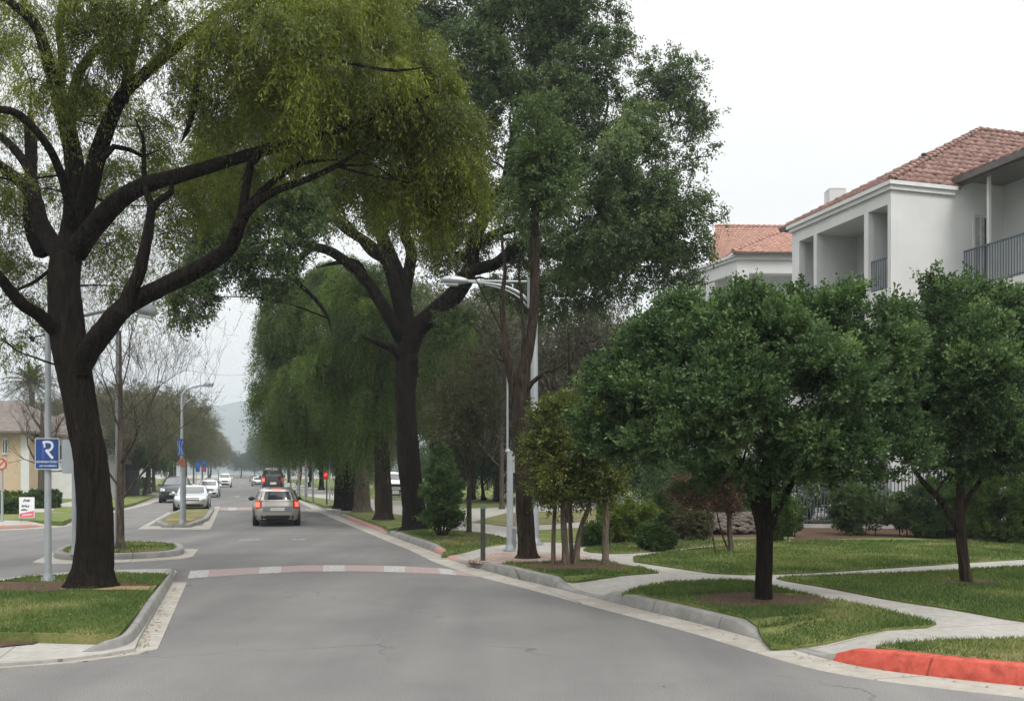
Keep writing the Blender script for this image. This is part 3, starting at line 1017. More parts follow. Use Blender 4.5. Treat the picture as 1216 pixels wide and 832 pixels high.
# concrete apron of the first island, a low slab with its own curved edge
ap = [G(p[0], p[1], .05) for p in ((-420, 793), (-100, 793), (0, 787), (60, 783), (122, 776), (160, 769), (165, 757), (210, 678), (205, 674.5), (100, 677), (20, 684), (-60, 696), (-160, 716), (-420, 740))]
slab('sidewalk', ap, -.02, .05, 'concrete_walk')
slab('gutter', [G(p[0], p[1], .01) for p in ((222, 691), (204, 691), (150, 771), (166, 774), (187, 770))], -.02, .010, 'gutter_concrete')
slab('gutter', [G(p[0], p[1], .01) for p in ((-300, 802), (-100, 800), (0, 793), (90, 786), (166, 776), (178, 771), (150, 766), (60, 778), (-50, 785), (-300, 790))], -.02, .014, 'gutter_concrete')
isl = [G(p[0], p[1], .15) for p in ((-500, 746), (0, 752), (60, 753.5), (120, 755), (141, 754), (176, 712), (200, 683), (192, 681.5), (120, 681), (30, 686), (0, 691), (-80, 702), (-260, 716), (-420, 730))]
ko = np.array(chaikin([G(*p) for p in ((207, 676.5), (209.5, 684), (196, 708), (180, 736), (164, 762), (150, 771.5), (124, 777.5), (104, 779))], 3, False))
ki = np.array(chaikin([G(p[0], p[1], .16) for p in ((196, 677.5), (194, 684), (177, 709), (163, 731), (148, 752), (138, 757), (118, 760), (98, 762))], 3, False))
nn_ = len(ko); tt_ = np.linspace(0, 1, nn_); hh_ = np.interp(tt_, [0, .05, .6, .78, .92, 1], [.10, .165, .165, .15, .07, .052])
def lr(f, zf): return np.column_stack([ko * (1 - f) + ki * f, hh_ * zf])
strip('kerb', [lr(-.01, 0), lr(.0, .1), lr(.28, .82), lr(.38, .96), lr(.48, 1), lr(1.0, 1.0), lr(1.01, .7)], 'kerb_concrete', smooth=True)
lawn('lawn', isl, dens=2100, seed=12, z=.165, holes=[(T1B[0] - 1.0, T1B[1] - .05, 2.3, .62), (T1B[0] + .9, T1B[1] - .25, .9, .32)])
mulch_bed(T1B[0] - 1.0, T1B[1] - .05, 2.4, .62, .167, seed=12)
mulch_bed(T1B[0] + .75, T1B[1] - .32, 1.0, .25, .170, 'straw', seed=13)
mulch_bed(*G(-12, 762, .06), .55, .35, .052, 'mulch', seed=14, clip=False)
# second island (bare tree)
i2p = island([(53, 666), (160, 664), (212, 660.5), (221, 656), (215, 649.5), (140, 646.5), (78, 651)], .15, 'lawn', .15, 13, dens=1100, smooth=2, ymax=34)
slab('gutter', [G(*p) for p in ((38, 667.5), (60, 657), (66, 655), (70, 660), (90, 664), (160, 663), (205, 658), (213, 651), (235.5, 652), (229, 660.5), (214, 663.5), (150, 667.5), (60, 669.5))], -.02, .006, 'gutter_concrete')
mulch_bed(*G(165, 652, .15), 1.3, .6, .14, 'straw', seed=15)
# third island (lamp)
i3p = island([(176, 626.5), (243, 626), (257, 602), (235, 602), (203, 610)], .13, 'lawn_dry', .3, 14, smooth=1)
slab('gutter', [G(*p) for p in ((163, 628), (243, 628.5), (250, 628), (261.5, 601.5), (256, 601), (240, 624), (176, 624.5), (204, 608), (200, 608))], -.02, .006, 'gutter_concrete')
mulch_bed(*G(212, 616.5, .13), 1.2, 1.0, .12, 'straw', seed=16)

# crosswalks
def band(name, top, bot, n, mats_seq):
    """top/bot: picture polylines; alternating painted blocks, each its own object is paint on the road"""
    top = np.array([G(*p) for p in top]); bot = np.array([G(*p) for p in bot])
    def at(L, t):
        s = t * (len(L) - 1); i = min(int(s), len(L) - 2); f = s - i
        return L[i] * (1 - f) + L[i + 1] * f
    for mat in ('paint_white', 'paint_pink', 'paint_worn'):
        V = []; Fs = []
        edges = mats_seq
        for (t0, t1, m) in edges:
            if m != mat: continue
            k = 6
            b = len(V)
            for j in range(k + 1):
                t = t0 + (t1 - t0) * j / k
                a = at(top, t); c = at(bot, t)
                V += [(a[0], a[1], .004), (c[0], c[1], .004)]
            for j in range(k):
                Fs.append((b + 2 * j, b + 2 * j + 1, b + 2 * j + 3, b + 2 * j + 2))
        if not V: continue
        me = bpy.data.meshes.new(name); me.from_pydata(V, [], Fs); me.materials.append(MATS[mat]); me.update()
        tag(link(name, me), kind='structure')


seq = [(0, .05, 'paint_white'), (.05, .19, 'paint_pink'), (.19, .26, 'paint_white'), (.26, .40, 'paint_pink'), (.40, .47, 'paint_white'),
       (.47, .60, 'paint_pink'), (.60, .67, 'paint_white'), (.67, .80, 'paint_pink'), (.80, .87, 'paint_white'), (.87, 1.0, 'paint_pink')]
band('crosswalk', [(226, 677.5), (300, 673.5), (360, 671), (420, 670.8), (480, 672), (530, 675), (558, 679)], [(223, 686.5), (298, 681.5), (360, 678.3), (420, 678), (480, 679.3), (535, 682), (572, 685)], 10, seq)
seq2 = [(i / 12, (i + 1) / 12, 'paint_white' if i % 3 == 1 else 'paint_pink') for i in range(12)]
band('crosswalk', [(262, 602.5), (320, 602.2), (385, 605)], [(260, 606), (320, 605.5), (391, 608.5)], 12, seq2)
band('lane_marking', [(285, 640.2), (308, 639.6)], [(283, 641.4), (308, 641)], 1, [(0, 1, 'paint_worn')])
band('lane_marking', [(348, 639.6), (362, 639.6)], [(347, 640.8), (363, 640.8)], 1, [(0, 1, 'paint_worn')])
for ya, yb in ((588, 590), (578, 579), (573, 573.6)):
    band('lane_marking', [(290 - (ya - 561) * .35, ya), (290 - (ya - 561) * .35 + .15 * (yb - 561), ya)], [(290 - (yb - 561) * .35 - .4, yb), (290 - (yb - 561) * .35 + .15 * (yb - 561), yb)], 1, [(0, 1, 'paint_worn')])

if GRASS_V:
    me = raw_mesh('grass', np.vstack(GRASS_V), np.vstack(GRASS_F), 'grass_blade', attr=np.concatenate(GRASS_A))
    tag(link('grass', me), 'short mown grass blades growing on the lawns and islands', 'grass', kind='stuff')

# fallen leaves
def litter():
    rs = np.random.RandomState(77)
    V = []; A_ = []
    def put(x, y, z, s):
        a = rs.rand() * 6.28; w_ = s * .45
        dx, dy = math.cos(a) * s, math.sin(a) * s; ex, ey = -math.sin(a) * w_, math.cos(a) * w_
        t1_, t2_ = rs.rand() * .3 * s, rs.rand() * .3 * s
        V.extend([(x - dx, y - dy, z + .003), (x + ex, y + ey, z + .004 + t1_), (x + dx, y + dy, z + .003 + t2_), (x - ex, y - ey, z + .003)]); A_.append(rs.rand())
    for _ in range(900):      # gathered in the gutter
        j = rs.randint(0, len(QR)); q = QR[j]
        if not 8 < q[1] < 34: continue
        o_ = -abs(rs.randn()) * .12 - .01
        p = q + NR[j] * o_ + rs.randn(2) * .05
        put(p[0], p[1], .012, .016 + .014 * rs.rand())
    for _ in range(500):
        x, y = rs.rand() * 16 - 7, 9 + rs.rand() * 20
        p = np.array([x, y])
        d = np.min(np.linalg.norm(QR - p, axis=1))
        j = int(np.argmin(np.linalg.norm(QR - p, axis=1)))
        side = np.dot(p - QR[j], NR[j])
        if side > .3: put(x, y, float(zfun(x, y)) + .02, .016 + .016 * rs.rand())
        elif rs.rand() < .3: put(x, y, .002, .014 + .012 * rs.rand())
    for _ in range(260):      # along the first island's gutter
        t = rs.rand(); p = ko[int(t * (len(ko) - 1))] + np.array([abs(rs.randn()) * .12, rs.randn() * .05])
        put(p[0], p[1], .012, .016 + .014 * rs.rand())
    tag(link('fallen_leaves', raw_mesh('fallen_leaves', np.array(V), np.arange(len(V)).reshape(-1, 4), 'leaf_litter', attr=A_)), 'small dry fallen leaves lying along the gutters and walks', 'leaves', kind='stuff')
litter()

# hills
def hills():
    V = []; Fs = []; n = 90
    for i in range(n + 1):
        x = -700 + i * 16.0
        f = (x + 330) / 160.0
        h = 52 * math.exp(-(f * 0.5) ** 2) + 7 * math.sin(i * .35) + 3 * math.sin(i * 1.1 + 1) + 30
        V += [(x * 1.6, 1600, -2), (x * 1.6, 1700, (h * .55 + 4 * math.sin(i * .8)) * 1.6), (x * 1.6, 1850, h * 1.6), (x * 1.6, 2200, -2)]
    for i in range(n):
        for j in range(3):
            a = i * 4 + j
            Fs.append((a, a + 4, a + 5, a + 1))
    me = bpy.data.meshes.new('hills'); me.from_pydata(V, [], Fs); me.materials.append(MATS['hill_green'])
    me.polygons.foreach_set('use_smooth', [True] * len(Fs)); me.update()
    tag(link('hills', me), kind='structure')
hills()

# ================================================================== TREES
def pxbranch(pts, Y0, radii_px, dY=None):
    """branch from picture points at a depth that varies along it; radii in picture units at that depth"""
    n = len(pts)
    Ys = Y0 if hasattr(Y0, '__len__') else [Y0] * n
    Ys = np.interp(np.linspace(0, 1, n), np.linspace(0, 1, len(Ys)), Ys)
    rp = np.interp(np.linspace(0, 1, n), np.linspace(0, 1, len(radii_px)), radii_px)
    rp = np.array(rp); rp[-1] *= .35
    return ([Q(p[0], p[1], y) for p, y in zip(pts, Ys)], [r * .86 * y / F for r, y in zip(rp, Ys)])


# ---- big tree on the near island
Y1 = T1B[1]
t1 = [
    pxbranch([(110, 699), (110, 690), (111, 675), (113, 640), (112, 600), (106, 540), (99, 505), (94, 474), (88, 440), (82, 400), (77, 340), (79, 305), (84, 280)], Y1,
             [42, 33, 27, 24, 22.5, 22, 22, 22, 22.5, 23, 21, 21, 20]),
    pxbranch([(75, 400), (58, 385), (45, 372), (29, 363), (12, 345), (0, 330), (-30, 300), (-70, 285), (-120, 250)], [Y1, 14.5, 13], [13, 11, 9.5, 9, 8, 7, 6, 3]),
    pxbranch([(76, 305), (62, 290), (47, 262), (41, 236), (24, 216), (0, 197), (-30, 175), (-80, 140)], [Y1, 16.5, 17], [18, 13, 11, 9, 7, 4]),
    pxbranch([(52, 270), (44, 240), (36, 205), (18, 178), (-2, 160), (-40, 130)], [Y1 + .4, 18], [9, 8, 7, 6, 4]),
    pxbranch([(50, 300), (38, 270), (36, 235), (37, 190), (36, 160), (36, 130)], [17, 18], [12, 10, 9, 9, 8]),
    pxbranch([(84, 285), (82, 240), (70, 200), (53, 168), (24, 137), (0, 130), (-40, 126)], [Y1, 14.5, 13.5], [10, 7, 6, 6, 4]),
    pxbranch([(82, 300), (90, 262), (90, 225), (88, 192), (80, 150), (68, 106), (56, 70), (42, 30), (10, 2), (-30, -20)], [Y1, Y1, 15], [20, 18, 14, 12, 9, 7, 4]),
    pxbranch([(86, 190), (84, 140), (91, 96), (110, 64), (159, 26), (196, 0), (230, -30)], [Y1, 16], [9, 8, 7, 6, 5, 4]),
    pxbranch([(70, 110), (74, 70), (70, 30), (80, -20), (75, -70)], [15.8, 16.5], [7, 5, 3]),
    pxbranch([(92, 275), (104, 230), (120, 173), (144, 115), (173, 87), (207, 58), (238, 36), (269, 42), (300, 38)], [Y1, 15, 14.2], [15, 13, 12, 9, 8, 7, 5, 3]),
    pxbranch([(146, 120), (152, 90), (160, 55), (174, 8), (190, -40)], [15, 15.5], [8, 7, 6, 4]),
    pxbranch([(90, 300), (106, 276), (135, 243), (168, 222), (216, 208), (269, 192), (327, 175), (365, 166), (410, 150), (470, 128), (520, 110)], [Y1, 15, 14.4, 14.6], [17, 15, 14, 12.5, 11, 9, 8, 6, 5, 4, 2.5]),
    pxbranch([(90, 462), (102, 425), (122, 396), (149, 364), (192, 341), (240, 317), (272, 294), (286, 262), (300, 244), (327, 227), (365, 213), (399, 197), (440, 170)], [Y1, 15, 14.2, 14.5], [12, 16, 16, 14.5, 13.5, 12.5, 11, 9, 7.5, 6, 5, 4, 2.5]),
    pxbranch([(284, 272), (290, 240), (298, 195), (312, 178), (330, 172)], [14.3, 14.5], [7, 7, 6, 4]),
    pxbranch([(290, 250), (312, 226), (336, 207), (361, 193), (400, 190)], [14.3, 15], [6, 5, 4, 2.5]),
    pxbranch([(145, 372), (155, 345), (165, 325), (173, 290), (178, 262), (180, 245), (190, 238), (203, 228), (206, 214)], [14.9, 14.8], [11, 10, 8.5, 7.5, 6.5, 6, 5, 4]),
    pxbranch([(182, 248), (173, 225), (171, 195), (170, 165), (160, 140)], [14.8, 15.5], [6, 4, 3, 2]),
    pxbranch([(120, 190), (135, 174), (155, 178), (170, 186), (185, 180)], [15, 15.6], [5, 4, 3, 2]),
    pxbranch([(236, 40), (234, 80), (232, 120), (222, 155), (215, 170)], [14.4, 14.4], [5, 5, 4, 2]),
    pxbranch([(60, 320), (40, 335), (18, 345), (5, 350)], [Y1, 17], [3, 2.5, 1]),
    pxbranch([(322, 20), (350, 45), (380, 65), (430, 78), (470, 84), (505, 80)], [13.2, 13], [4, 3.4, 3, 2.4, 2]),
    pxbranch([(230, 40), (270, 10), (322, 18), (360, 10)], [14.4, 13.4], [5, 4.5, 4]),
]
b1 = [PB(*b) for b in (
    (430, 75, 95, 56, 15.0, 1.0, 1.1), (505, 130, 62, 62, 15.2, 1, 1.1), (400, 135, 86, 52, 15.8, 1, 1.1), (485, 205, 66, 48, 15.4, 1, 1.1), (540, 165, 34, 52, 15.6, 1.3, 1.0), (545, 225, 24, 34, 15.8, 1.2, .7),
    (350, 60, 85, 70, 13.6, 1, 1.0), (300, 25, 85, 50, 13.8, 1, 1.0), (390, 5, 80, 45, 14.6, 1, 1), (335, 140, 56, 38, 16.2, 1, .6), (440, 225, 44, 26, 16.2, 1, .6), (498, 60, 34, 40, 15.8, 1.2, .8),
    (532, 262, 24, 24, 15.7, 1, .35), (300, 100, 40, 40, 15.6, 1, .5),
    (110, 40, 62, 50, 14.6, 1, .75), (60, 100, 45, 36, 15, 1, .6), (160, 22, 52, 30, 14.2, 1, .6), (235, 70, 48, 46, 14.6, 1, .5), (255, 130, 40, 50, 15, 1, .45), (200, 150, 46, 42, 17.4, 1, .4), (120, 140, 40, 34, 17, 1, .4),
    (20, 60, 40, 55, 17.5, 1, .4), (20, 140, 40, 34, 18, 1, .4), (15, 255, 38, 50, 17.5, 1, .45), (20, 350, 36, 55, 17.8, 1, .32), (128, 290, 30, 45, 17.5, 1, .38), (200, 245, 46, 36, 17.5, 1, .35), (150, 340, 34, 40, 17.5, 1, .25),
    (38, 402, 16, 18, 16.8, 1, .3), (4, 405, 18, 24, 16.8, 1, .3), (-60, 200, 60, 90, 16, 1, .35), (-70, 60, 60, 80, 16, 1, .35), (0, -50, 90, 50, 15, 1, .3), (140, -60, 90, 50, 16, 1, .3), (300, -60, 100, 50, 16, 1, .4), (440, -30, 70, 40, 16, 1, .35),
    (150, 210, 50, 40, 18.2, 1, .4), (250, 220, 50, 30, 17.6, 1, .4), (80, 230, 40, 40, 18.5, 1, .35), (280, 170, 40, 40, 16.5, 1, .45))]
for i_ in range(1, len(t1)):
    t1[i_] = (t1[i_][0], [r * .9 for r in t1[i_][1]])
make_tree('shade_tree', 'huge dark leaning street tree with drooping olive foliage on the near left island', (T1B[0], T1B[1], .15), t1, b1, 'leaf_olive', 'bark_dark', 430000, seed=3,
          limb_r=.022, tw=12, seg=22, rough=0.055, leaf=(.082, .0165), per_twig=28, twig=.36, droop=.7, clump=.28, shell=.45, jitter=.035, up=.15, hang=.30, limbs_from=3.0, lump=1.25, tipv=.2)

# ---- big central tree on the right verge
T2B = G(493, 628, BZ); Y2 = T2B[1]
t2 = [
    pxbranch([(494, 630), (494, 624), (492, 610), (489, 580), (485, 540), (482, 500), (482, 460), (484, 425), (484, 395)], Y2, [26, 20, 17, 15.5, 15, 14.5, 14.5, 15, 14]),
    pxbranch([(484, 405), (474, 360), (459, 312), (437, 289), (408, 270), (383, 245), (350, 222)], [Y2, Y2 - 2], [10, 9, 7.5, 6.5, 5, 4]),
    pxbranch([(480, 405), (470, 389), (444, 346), (423, 321), (394, 299), (368, 292), (340, 285), (300, 290)], [Y2, Y2 - 2.5], [11, 9, 8, 7, 6, 5, 3]),
    pxbranch([(372, 292), (358, 306), (345, 306), (330, 300)], [Y2 - 2, Y2 - 2.3], [3.5, 3, 2]),
    pxbranch([(350, 305), (348, 318), (354, 335), (376, 357), (390, 378), (395, 400)], [Y2 - 2.2, Y2 - 2.6], [3, 3.4, 3, 2.2, 1]),
    pxbranch([(478, 425), (466, 414), (450, 407), (430, 400)], [Y2, Y2 - 1.3], [9, 6, 4.5, 3.5]),
    pxbranch([(484, 410), (478, 350), (464, 308), (448, 265), (441, 234), (420, 180), (410, 100), (430, 20)], [Y2, Y2 + 1.5], [14, 12, 10, 8, 7, 5, 3]),
    pxbranch([(480, 350), (486, 320), (488, 298), (480, 274), (484, 245), (490, 190), (500, 110), (510, 20), (515, -60)], [Y2, Y2 + .8], [9, 8, 7.5, 7, 6, 4.5, 3]),
    pxbranch([(482, 420), (494, 392), (516, 371), (542, 349), (558, 320), (563, 285), (578, 252), (599, 222), (607, 187), (618, 130), (640, 60), (652, 0), (660, -60)], [Y2, Y2 - 1, Y2], [15, 14, 13, 12, 10, 10, 9, 8, 6.5, 5.5, 4.5, 3]),
    pxbranch([(548, 338), (560, 322), (589, 313), (610, 296), (632, 292), (661, 303), (693, 317), (730, 320), (770, 300)], [Y2 - 1, Y2 - 2], [9, 8.5, 8, 7, 6, 5, 4, 2.5]),
    pxbranch([(564, 292), (589, 277), (614, 270), (660, 250), (720, 220), (770, 190)], [Y2 - 1, Y2 - 2.5], [7, 6, 5, 4, 3, 2]),
    pxbranch([(600, 225), (650, 190), (700, 160), (760, 132), (810, 118)], [Y2, Y2], [5, 4.5, 4, 3, 1.5]),
    pxbranch([(464, 310), (440, 300), (410, 262), (385, 262), (360, 255)], [Y2, Y2], [5, 4, 3, 2]),
    pxbranch([(442, 345), (425, 312), (400, 312), (375, 318)], [Y2, Y2 - 1], [4, 3.5, 2]),
]
b2 = [PB(*b) for b in (
    (255, 215, 56, 42, 27, 1, 1.3), (310, 235, 58, 48, 28, 1, 1.4), (236, 300, 30, 46, 27, 1, 1.2), (230, 352, 24, 34, 27, 1, 1.1), (275, 300, 36, 40, 28, 1, 1.2), (320, 318, 32, 34, 28, 1, 1.0), (345, 290, 40, 30, 27.5, 1, .6), (350, 245, 50, 34, 27.5, 1, .35), (290, 160, 40, 40, 29, 1, .6),
    (460, 40, 50, 45, 29, 1, .8), (515, 20, 55, 40, 30, 1, .8), (600, 60, 62, 58, 29, 1, 1), (665, 30, 60, 46, 29, 1, 1), (702, 82, 46, 50, 28.6, 1, .9), (650, 130, 62, 50, 28, 1, 1), (590, 0, 60, 40, 31, 1, .7), (700, 0, 36, 30, 29, 1, .6),
    (775, 98, 42, 34, 28.8, 1, .7), (810, 92, 26, 22, 28.6, 1.2, .5), (800, 150, 38, 34, 28.4, 1, .6), (826, 188, 22, 16, 28.2, 1.5, .35), (745, 165, 52, 44, 27, 1, .9), (722, 215, 62, 52, 25.5, 1, 1.1), (690, 262, 58, 44, 25.6, 1, 1.0),
    (775, 245, 50, 44, 26, 1, .9), (812, 262, 32, 26, 26, 1, .5), (846, 262, 20, 12, 26.4, 1.5, .25), (735, 300, 62, 40, 26, 1, .9), (790, 315, 44, 36, 26.6, 1, .7), (800, 285, 40, 30, 26, 1, .6), (668, 330, 34, 30, 27, 1, .35),
    (610, 125, 50, 50, 28.5, 1, .8), (560, 90, 46, 50, 30, 1, .7), (640, 215, 40, 40, 27, 1, .55), (545, 300, 40, 40, 31, 1, .35), (590, 240, 40, 40, 31, 1, .45), (430, 120, 60, 70, 31, 1, .5), (500, 150, 60, 60, 31.5, 1, .6), (380, 200, 50, 50, 30.5, 1, .4),
    (470, 240, 44, 34, 31.5, 1, .9), (400, 240, 46, 34, 31, 1, .9), (345, 215, 44, 36, 30.5, 1, .9), (520, 240, 36, 44, 31.5, 1, .8), (530, 300, 32, 34, 31.5, 1, .6), (610, 345, 46, 24, 29.5, 1, .8), (665, 350, 44, 26, 29, 1, .8), (540, 392, 30, 34, 30.5, 1, .5), (620, 290, 40, 26, 30.5, 1, .7), (440, 190, 50, 50, 31.5, 1, .8), (720, 345, 40, 24, 28.5, 1, .7), (640, -40, 80, 40, 29, 1, .5), (510, -50, 80, 40, 30, 1, .5), (560, 180, 40, 50, 30.5, 1, .5))]
make_tree('shade_tree', 'tallest central street tree with a broad dark crown behind the street lamp', (T2B[0], T2B[1], BZ), t2, b2, 'leaf_dark', 'bark_dark', 620000, seed=5,
          limb_r=.05, tw=5, seg=18, rough=.06, leaf=(.092, .042), per_twig=30, twig=.40, droop=.25, clump=.30, shell=.42, jitter=.05, up=.35, hang=.12, limbs_from=4.0, lump=1.5, tipv=.25)

# ---- weeping trees down the verge
ROW = 'old street trees in a row along the right verge'


def willow(px, py, label, blobs, seed, rpx, lean=0, leafm='leaf_willow', n=130000, top=430, bk='bark_dark'):
    b = G(px, py, BZ); Y = b[1]
    tr = [pxbranch([(px, py + 1), (px, py - 8), (px + lean * .1, py - 40), (px + lean * .4, (py + top) / 2), (px + lean, top)], Y, [rpx * 1.65, rpx * 1.12, rpx, rpx * .9, rpx * .6])]
    bl = [PB(*q) for q in blobs]
    return make_tree('street_tree', label, (b[0], Y, BZ), tr, bl, leafm, bk, n, group=ROW, seed=seed, limb_r=.1, seg=14, rough=.09,
                     leaf=(.12, .030), per_twig=30, twig=.5, droop=.9, clump=.24, shell=.4, jitter=.05, up=0, hang=1.5, limbs_from=3, lump=1.6, tipv=.2)


willow(456, 617, 'grey straight trunk with weeping foliage just left of the tallest tree', [(530, 395, 30, 42, 37.0, 1, .7), (440, 335, 42, 28, 38.5, 1, .8), (475, 355, 30, 30, 37.5, 1, .5), (520, 450, 24, 40, 36.5, 1, .5), (440, 400, 46, 50, 37.5, 1, 1), (455, 460, 34, 46, 37, 1, .8), (420, 350, 44, 40, 38.5, 1, .9), (470, 500, 26, 30, 37.5, 1, .4), (405, 430, 34, 60, 38.5, 1, .9), (428, 500, 26, 30, 38, 1, .5)], 21, 11, -8, n=190000, top=440, bk='bark_brown')
willow(430, 608, 'brown flaring trunk third in the row of weeping street trees', [(400, 470, 50, 45, 43, 1, .7), (445, 430, 40, 60, 44, 1, .5)], 22, 10, -4, n=100000, bk='bark_grey')
willow(417, 605, 'dark leaning trunk in the middle of the row of weeping trees', [(390, 340, 46, 30, 45, 1, 1), (352, 385, 46, 50, 45.5, 1, 1.1), (325, 400, 22, 34, 46, 1, .5), (330, 470, 28, 46, 46, 1, .7), (380, 460, 46, 46, 44, 1, .9), (318, 425, 18, 30, 46, 1, .4), (360, 500, 40, 26, 45, 1, .6)], 23, 8.5, -16, n=260000)
willow(405, 602.5, 'dark thick trunk farthest of the near weeping cluster', [(390, 510, 40, 26, 49, 1, .5), (350, 512, 36, 20, 50, 1, .5), (420, 520, 30, 26, 48, 1, .4)], 24, 8, -6, n=80000)

# ---- background tree prototypes (copied down both sides)
def proto(name, label, base, h, cw, leafm, barkm, n, seed, group=None, leaf=(.16, .075), trunk_r=.16, th=.34, shell=.5, hang=.3, lobes=9, flat=.8, clump=.34, cat='tree'):
    rs = np.random.RandomState(seed)
    bx, by, bz = base
    tr = [([(bx, by, bz), (bx + rs.randn() * .05, by, bz + .3), (bx + rs.randn() * .15, by + rs.randn() * .15, bz + h * th), (bx + rs.randn() * .3, by + rs.randn() * .3, bz + h * .7)], [trunk_r * 1.5, trunk_r, trunk_r * .8, trunk_r * .35])]
    bl = []
    cz = bz + h * (.5 + th * .5); ch = h * (1 - th) * .5
    bl.append((bx, by, cz, cw * .34, cw * .34, ch * .75, 1))
    for i in range(lobes):
        a = 2 * math.pi * i / lobes * 1.62 + rs.rand()
        zz = -0.6 + 1.3 * ((i * 0.618) % 1)
        rr = cw * .5 * math.sqrt(max(.1, 1 - zz * zz * .8)) * .62
        s = cw * .2 * (.8 + .5 * rs.rand())
        bl.append((bx + rr * math.cos(a), by + rr * math.sin(a), cz + ch * zz * .72, s, s, s * flat, 1))
    return make_tree(name, label, base, tr, bl, leafm, barkm, n, group=group, seed=seed, limb_r=trunk_r * .4, seg=10, leaf=leaf, per_twig=22, twig=cw * .07, droop=.3, clump=clump, shell=shell, jitter=.08, hang=hang, limbs_from=h * .2)


LROW = 'street trees in a row along the far left pavement'
def rowpos(off, Y): return (off - .289 * Y, Y, BZ)
pA = proto('street_tree', 'round olive brown tree nearest in the far left row', rowpos(-9.6, 74), 9.6, 9.6, 'leaf_brown', 'bark_grey', 80000, 31, LROW, leaf=(.12, .045), lobes=13, shell=.5, th=.26)
for (off, Y, s, lb, rz) in ((-8.6, 84, 1.14, 'olive brown crown second in the far left row', .8), (-9.2, 94, 1.14, 'olive brown crown third in the far left row', 2.1), (-8.4, 105, 1.12, 'hazy olive crown fourth in the far left row', 3.3),
                            (-9.0, 120, 1.05, 'hazy green crown fifth in the far left row', 4.1), (-8.8, 140, 1.1, 'pale hazy crown sixth in the far left row', 5.2), (-9.0, 165, 1.1, 'faint hazy crown seventh in the far left row', 1.2),
                            (-9.0, 200, 1.2, 'very faint crown eighth in the far left row', .3), (-9.5, 245, 1.3, 'faintest hazy crown at the end of the far left row', .6), (-13.2, 86, .85, 'olive brown tree standing back from the row behind the bare young tree', .2), (-17, 92, 1.1, 'olive tree standing back behind the black SUV', 5.2), (-20, 100, 1.1, 'olive brown tree standing back from the left row, behind the pillar', 1.6), (-22, 125, 1.2, 'hazy tree standing back from the left row, farther', 2.6)):
    copy_tree(pA, rowpos(off, Y), rz, s, lb)
pB = proto('small_tree', 'fresh green bushy tree behind the parked black car on the left', (*G(172, 588, BZ), BZ), 5.6, 4.6, 'leaf_fresh', 'bark_grey', 36000, 32, None, leaf=(.12, .055), th=.26)
copy_tree(pB, (*G(118, 589, BZ), BZ), 2.0, .8, 'fresh green bushy tree behind the bare tree trunk')
RROW = 'tall street trees receding along the right side of the road'
pC = proto('street_tree', 'hazy dark green tree beyond the weeping trees, right of the plum car', (-16.0, 88, BZ), 11, 11.5, 'leaf_far', 'bark_dark', 90000, 33, RROW, leaf=(.16, .075), th=.17, trunk_r=.3, lobes=13)
rrow = [((-21.2, 103), 1.05, 'hazy green tree second beyond the weeping cluster', 1.0), ((-26.9, 122), 1.1, 'hazy green tree third beyond the weeping cluster', 2.2), ((-33.9, 147), 1.1, 'hazy green tree fourth beyond the weeping cluster', 3.3),
        ((-42.8, 178), 1.15, 'faint green tree fifth beyond the weeping cluster', 4.5), ((-55.6, 222), 1.25, 'faintest tree at the far end of the right row', 5.3), ((-74, 285), 1.3, 'pale tree silhouette where the road disappears, right side', .6),
        ((-98, 300), 1.3, 'pale tree silhouette where the road disappears, left side', 2.6), ((-103, 352), 1.0, 'small pale tree silhouette closing the road in the distance, left one', 3.6), ((-96, 345), .9, 'small pale tree silhouette closing the road in the distance, middle one', 1.6), ((-90, 350), 1.0, 'small pale tree silhouette closing the road in the distance, right one', 2.6)]
for (xy, s, lb, rz) in rrow:
    copy_tree(pC, (xy[0], xy[1], BZ), rz, s, lb)

# ---- trees behind the right lawns
BG = 'dull park trees behind the right lawns'
pD = proto('park_tree', 'dull olive tree behind the cone shaped shrub', (*G(545, 598, BZ), BZ), 9.0, 7.6, 'leaf_dull', 'bark_brown', 56000, 34, BG, leaf=(.12, .055), th=.25, shell=.55)
for (px, Y, s, lb, rz) in ((590, 62, 1.4, 'dull olive tree directly behind the street lamp post', 1), (645, 58, 1.45, 'dull olive tree behind the twin stemmed tree', 2.3), (710, 62, 1.5, 'dull olive tree behind the multi stemmed tree', 3.7),
                           (520, 56, 1.62, 'dull tree behind the tallest street tree', 4.4), (560, 66, 1.75, 'tall dull tree behind the arm of the street lamp', 2.9), (450, 88, 1.1, 'dull tree seen between the weeping trunks', 5.1), (770, 66, 1.4, 'dull tree behind the round crowned tree', .4), (820, 72, 1.1, 'dull tree behind the white balcony building, far end', 1.9)):
    copy_tree(pD, ((px - CX) / F * Y, Y, BZ), rz, s, lb)
pE = proto('park_tree', 'dark broad bush tree under the dull park trees, left of the lamp', ((575 - CX) / F * 64, 64, BZ), 4.6, 6.6, 'leaf_hedge', 'bark_dark', 40000, 35, 'dark bushy trees at the back of the park', leaf=(.13, .06), th=.08, shell=.5, lobes=10)
for (px, Y, s, lb, rz) in ((650, 70, 1.1, 'dark broad bush tree behind the lamp post', 1.2), (715, 64, 1.0, 'dark broad bush tree behind the multi stemmed tree', 2.0), (520, 84, 1.2, 'dark broad bush tree behind the cone shrub', 3.0), (765, 52, .9, 'dark broad bush tree beyond the lime hedge', 4.0), (828, 43, .8, 'dark broad bush tree behind the rubble wall', 4.6), (880, 41, .7, 'dark broad bush tree left of the metal fence', 5.6), (430, 105, 1.3, 'dark bush tree seen between the row trunks', 5)):
    copy_tree(pE, ((px - CX) / F * Y, Y, BZ), rz, s, lb)

